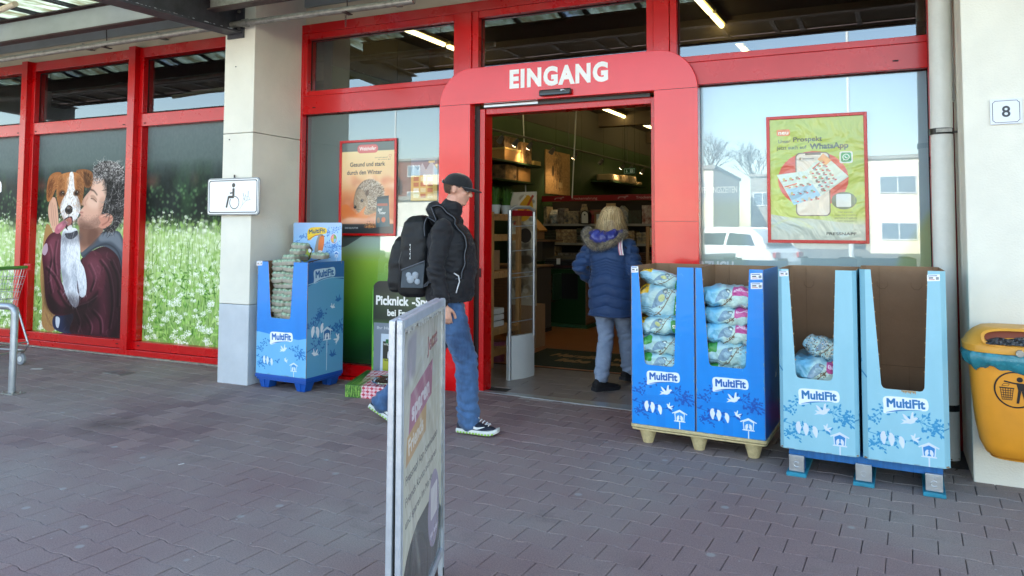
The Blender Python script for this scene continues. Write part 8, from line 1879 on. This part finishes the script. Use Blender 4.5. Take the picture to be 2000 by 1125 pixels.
# ------------------------------------------------------------ the woman (faces +x in her own frame, turned to walk in)
wom = thing('person', 'blonde woman seen from behind in blue quilted coat entering the shop', 'person', (-1.995, .66, 0), R(90))
# her frame: x forward, y left, z up
b = MB(); Hw = head(b, Vector((.035, .0, 1.545)), .97, R(14)); limb(b, [(-.02, 0, 1.36, .05, .052), (.01, 0, 1.47, .048, .05)])
limb(b, [(0, 0, .86, .11, .15), (0, 0, 1.0, .10, .13), (0, 0, 1.2, .11, .15), (-.01, 0, 1.32, .085, .13)])
wS = [Vector((0, -.165, 1.315)), Vector((0, .165, 1.315))]; wE = [Vector((-.05, -.25, 1.07)), Vector((-.04, .30, 1.10))]; wW = [Vector((.14, -.24, .95)), Vector((.13, .245, .98))]
for S_, E_, W_ in zip(wS, wE, wW): limb(b, [(*S_, .042, .042), (*E_, .036, .036), (*W_, .024, .026)])
hand(b, wW[0], (.8, .3, -.3), (0, 1, -.2), (0, .2, 1), .9, 1.1); hand(b, wW[1], (.8, -.3, -.3), (0, -1, -.2), (0, -.2, 1), .9, 1.1)
wF = [Vector((.30, -.085, .10)), Vector((-.16, .05, .085))]; wK = [Vector((.20, -.085, .45)), Vector((.02, .055, .46))]; wH = [Vector((0, -.085, .84)), Vector((0, .085, .84))]
for Hh, K_, F_ in zip(wH, wK, wF): limb(b, [(*Hh, .08, .075), (*K_, .05, .05), (*K_.lerp(F_, .35), .048, .048), (*F_, .034, .034)]); limb(b, [(*F_, .034, .034), (*(F_+Vector((.12, 0, -.055))), .02, .034)])
fuse('body', b, .0065, skin_m, wom, 3); eyes(Hw, wom)
cm = mat('blue_quilted_nylon', '27446f', .6, spec=.35, bump=.2, bscale=40, var=.15, vscale=6, sheen=.15)
j = MB()
limb(j, [(.0, 0, .68, .165, .205), (.0, 0, .80, .168, .212), (.0, 0, .95, .160, .205), (.0, 0, 1.08, .150, .192), (.0, 0, 1.20, .155, .205), (-.01, 0, 1.30, .135, .195), (-.015, 0, 1.37, .085, .12)], 28)
for S_, E_, W_ in zip(wS, wE, wW): limb(j, [(*(S_+Vector((0, 0, -.02))), .080, .082), (*S_.lerp(E_, .5), .082, .082), (*E_, .075, .075), (*E_.lerp(W_, .5), .066, .066), (*W_, .050, .050)], 18)
LZ = [1.255, 1.165, 1.140, 1.115, 1.090, 1.065, 1.035, .94, .845, .745]
def cf(P, N_):
    f = .004*n3(P*[1, 1, 1.8], 10, 11)+.003*n3(P*[1, 1, 2.2], 24, 12)
    tor = np.abs(P[:, 1]) < .215-.0*P[:, 2]
    zz = P[:, 2]+.055*np.minimum(np.abs(P[:, 1]), .2)/.2*1.0
    g_ = np.zeros(len(P)); zs = zz
    for l in LZ: g_ = np.maximum(g_, np.exp(-((zs-(l+.02))/.0075)**2))
    puff = np.zeros(len(P)); edges_ = sorted([l+.02 for l in LZ]+[.66, 1.40])
    for a, c_ in zip(edges_, edges_[1:]): u = (zs-a)/(c_-a); ok = (u > 0) & (u < 1); puff[ok] = np.sin(PI*u[ok])**.6*min(.008, .12*(c_-a))
    sleeve = ~tor
    arm = np.sin(P[:, 2]*85+P[:, 0]*18)*.004; arm = arm-.009*np.exp(-((np.mod(P[:, 2]+P[:, 0]*.25, .075)-.037)/.008)**2)
    return np.where(tor, f+puff-.0075*g_, f+arm)
co_ = fuse('coat', j, .0072, cm, wom, 5, cf, lambda v: v.z < .655)
MB().tube([(.168*math.cos(a), .210*math.sin(a), .668+.004*math.sin(3*a)) for a in np.linspace(0, 2*PI, 49)], .010, 8, False).build('hem', cm, co_, smooth=True)
# side seams
for s in (-1, 1): MB().tube([(-.10, s*.172, 1.28), (-.135, s*.165, 1.18), (-.145, s*.16, 1.0)], .003, 6).build('seam', mat('seam_dark_blue', '1c335c', .7) if 'seam_dark_blue' not in bpy.data.materials else bpy.data.materials['seam_dark_blue'], co_)
# hood lying on the back, lining up, with fur round the rim
lin_m = mat('violet_blue_satin', '39418c', .28, spec=.6, var=.25, vscale=9)
h_ = MB(); limb(h_, [(-.06, -.10, 1.41, .055, .055), (-.125, -.05, 1.385, .075, .07), (-.14, .03, 1.365, .08, .075), (-.12, .10, 1.385, .075, .07), (-.06, .145, 1.41, .055, .055)], 16, (0, 0, 1))
limb(h_, [(-.03, -.06, 1.43, .06, .07), (-.04, .05, 1.43, .06, .07)], 14)
def hf(P, N_): return .010*np.sin(P[:, 1]*70+3*n3(P, 14, 14))*np.exp(-((P[:, 2]-1.42)/.07)**2)+.006*n3(P, 22, 13)
fuse('hood_lining', h_, .0065, lin_m, wom, 3, hf)
fm = mat('grey_beige_fur', '8e8168', .95, var=.5, vscale=40, col2='4a4136', sheen=.5); fur = MB(); rs = random.Random(9)
path = cat_spline([(-.045, -.135, 1.425), (-.125, -.115, 1.385), (-.185, -.055, 1.335), (-.205, .02, 1.30), (-.205, .09, 1.292), (-.185, .15, 1.325), (-.145, .195, 1.375), (-.085, .215, 1.425), (-.04, .195, 1.455)], 8, False)
def fur_tube():
    limb(fur, [(*p, .030, .030) for p in path[::3]], 10)
fur_tube()
pth = [Vector(p) for p in path]
for _ in range(3600):
    i = rs.randrange(len(pth)-1); c = pth[i].lerp(pth[i+1], rs.random()); tng = (pth[i+1]-pth[i]).normalized(); a = rs.uniform(0, 2*PI)
    u = tng.cross(Vector((0, 0, 1))).normalized(); v = tng.cross(u); d = (u*math.cos(a)+v*math.sin(a)); base = c+d*.022; l = rs.uniform(.018, .042)
    e = base+(d+tng*rs.uniform(-.5, .5)+Vector((0, 0, -.35))).normalized()*l; w2 = d.cross(tng).normalized()*.0016+tng*.0008; mid = base.lerp(e, .5)+Vector((0, 0, .002))
    fur.add([base-w2, base+w2, mid+w2*.8, mid-w2*.8, e], [(0, 1, 2, 3), (3, 2, 4)])
fur.build('fur_trim', fm, wom)
# hair: long locks from the parting, over the shoulders into the hood
hm_ = mat('blonde_hair', 'c8ac7a', .42, spec=.4, var=.3, vscale=9, col2='a98b5c', streak=True); hb = MB(); q = MB(); q.ball((-.016, 0, .020), .114, 22, 16, (1.0, .98, 1.0)); hb.add([Hw @ Vector(v) for v in q.v], q.f)
limb(hb, [(.0, .0, 1.54, .098, .104), (-.030, .0, 1.47, .088, .118), (-.055, -.0, 1.42, .060, .118)], 20)
def hairf(P, N_): a = np.arctan2(P[:, 1], P[:, 0]-.03); return .0035*np.sin(a*21+2.5*n3(P, 9, 15))+.002*np.sin(a*47+2*n3(P, 14, 16))
fuse('hair', hb, .006, hm_, wom, 2, hairf, lambda v: (Hw.inverted() @ v).x > .045 and (Hw.inverted() @ v).z < .075)
lk = MB(); 
for _ in range(1500):
    a = rs.uniform(PI*.35, PI*1.65); ca, sa = math.cos(a), math.sin(a); z0 = rs.uniform(-.01, .115); st_p = Vector((-.016+.112*ca*math.sqrt(max(0, 1-((z0-.024)/.115)**2)), .112*sa*math.sqrt(max(0, 1-((z0-.024)/.115)**2)), z0)); P0 = Hw @ st_p
    k = rs.uniform(.85, 1.12); P1_ = Hw @ Vector((-.02+.118*ca*k, .122*sa*k, -.04)); P2_ = P1_+Vector((-.035*rs.random(), .055*sa*rs.random(), -rs.uniform(.05, .15))); P1_ += Vector((rs.gauss(0, .004), rs.gauss(0, .004), 0)); P2_ += Vector((rs.gauss(0, .010), rs.gauss(0, .012), 0))
    s3 = Vector((-sa, ca, 0))*.0022 if abs(ca) < .99 else Vector((0, .0022, 0)); s3 = Vector((ca, sa, 0)).cross(Vector((0, 0, 1)))*.0028; o_ = Vector((ca, sa, 0))*.004
    lk.add([P0-s3+o_, P0+s3+o_, P1_+s3+o_, P1_-s3+o_, P2_], [(0, 1, 2, 3), (3, 2, 4)])
lm = mat('blonde_lock', 'd8be8e', .4, spec=.4); nt = lm.node_tree; g_ = nt.nodes.new('ShaderNodeNewGeometry'); rp = nt.nodes.new('ShaderNodeValToRGB'); rp.color_ramp.elements[0].color = (*lin('80663e'), 1); rp.color_ramp.elements[1].color = (*lin('dcc496'), 1)
nt.links.new(g_.outputs['Random Per Island'], rp.inputs[0]); nt.links.new(rp.outputs[0], nt.nodes['Principled BSDF'].inputs['Base Color'])
lk.build('hair_locks', lm, wom)
# trousers and shoes
tm_ = mat('pale_blue_jeans', '93a5bf', .85, bump=.3, bscale=260, var=.18, vscale=7); t = MB()
limb(t, [(0, 0, .86, .12, .155), (0, 0, .78, .12, .15)], 18)
for Hh, K_, F_ in zip(wH, wK, wF): limb(t, [(*Hh, .10, .092), (*Hh.lerp(K_, .5), .092, .086), (*K_, .074, .074), (*K_.lerp(F_, .45), .072, .072), (*K_.lerp(F_, .92), .064, .066)], 18)
def wf(P, N_):
    f = .007*n3(P*[1, 1, 1.7], 11, 21)+.004*n3(P*[1, 1, 2.2], 26, 22)
    for c, a, w in ((.46, .003, .08), (.15, .005, .05), (.62, .003, .05)): f += a*np.exp(-((P[:, 2]-c)/w)**2)*np.sin(P[:, 2]*100+P[:, 1]*50+2*n3(P, 9, 23))
    return f
fuse('trousers', t, .0072, tm_, wom, 5, wf)
blk = mat('black_shoe_suede', '0e0f13', .7, bump=.3, bscale=200); bso = mat('black_shoe_sole', '1d2026', .6)
shoe(wom, wF[1], R(-38), 0, blk, bso, None, .27); shoe(wom, wF[0]+Vector((0, 0, -.0)), R(-30), R(10), blk, bso, None, .27)
MB().tube([wF[1]+Vector((0, 0, .0)), wF[1]+Vector((0, 0, .06))], [.050, .052], 14).build('sock', tm_, wom, smooth=True)
# striped strap and small dark bag
hb_ = thing('handbag', 'small dark handbag on a pink and white striped strap at the woman\'s side', 'handbag', (-1.995, .66, 0), R(90))
sp = cat_spline([(.06, -.125, 1.375), (-.02, -.125, 1.405), (-.10, -.125, 1.365), (-.152, -.135, 1.29), (-.170, -.152, 1.215)], 6, False); k = len(sp)
for i, (a, c_, cl) in enumerate(((-.022, -.0125, 'dadada'), (-.0125, .0, 'c98a98'), (.0, .008, 'dadada'), (.008, .018, 'c98a98'))):
    mm = bpy.data.materials.get('strap_'+cl) or mat('strap_'+cl, cl, .7); mb = MB(); mb.add([(x-.016, y+a, z+.010) for x, y, z in sp]+[(x-.016, y+c_, z+.010) for x, y, z in sp], [(i_, i_+1, k+i_+1, k+i_) for i_ in range(k-1)]); mb.build('strap_stripe', mm, hb_)
m = MB(); skin([[(x*.06*f+.02, -.245+y*.05*f, z) for x, y, _ in ring(0, 1, 1, 20, 3)] for z, f in ((.68, .7), (.70, 1), (.88, 1.05), (.93, .7))], m); m.build('bag', mat('dark_bag_leather', '17171d', .5), hb_, smooth=60)
m = MB(); sp2 = [(.02, -.262, .93), (.0, -.275, 1.05), (-.03, -.24, 1.2), (-.10, -.16, 1.30)]; m.tube(sp2, .006, 6).build('strap', bpy.data.materials['dark_bag_leather'], hb_)
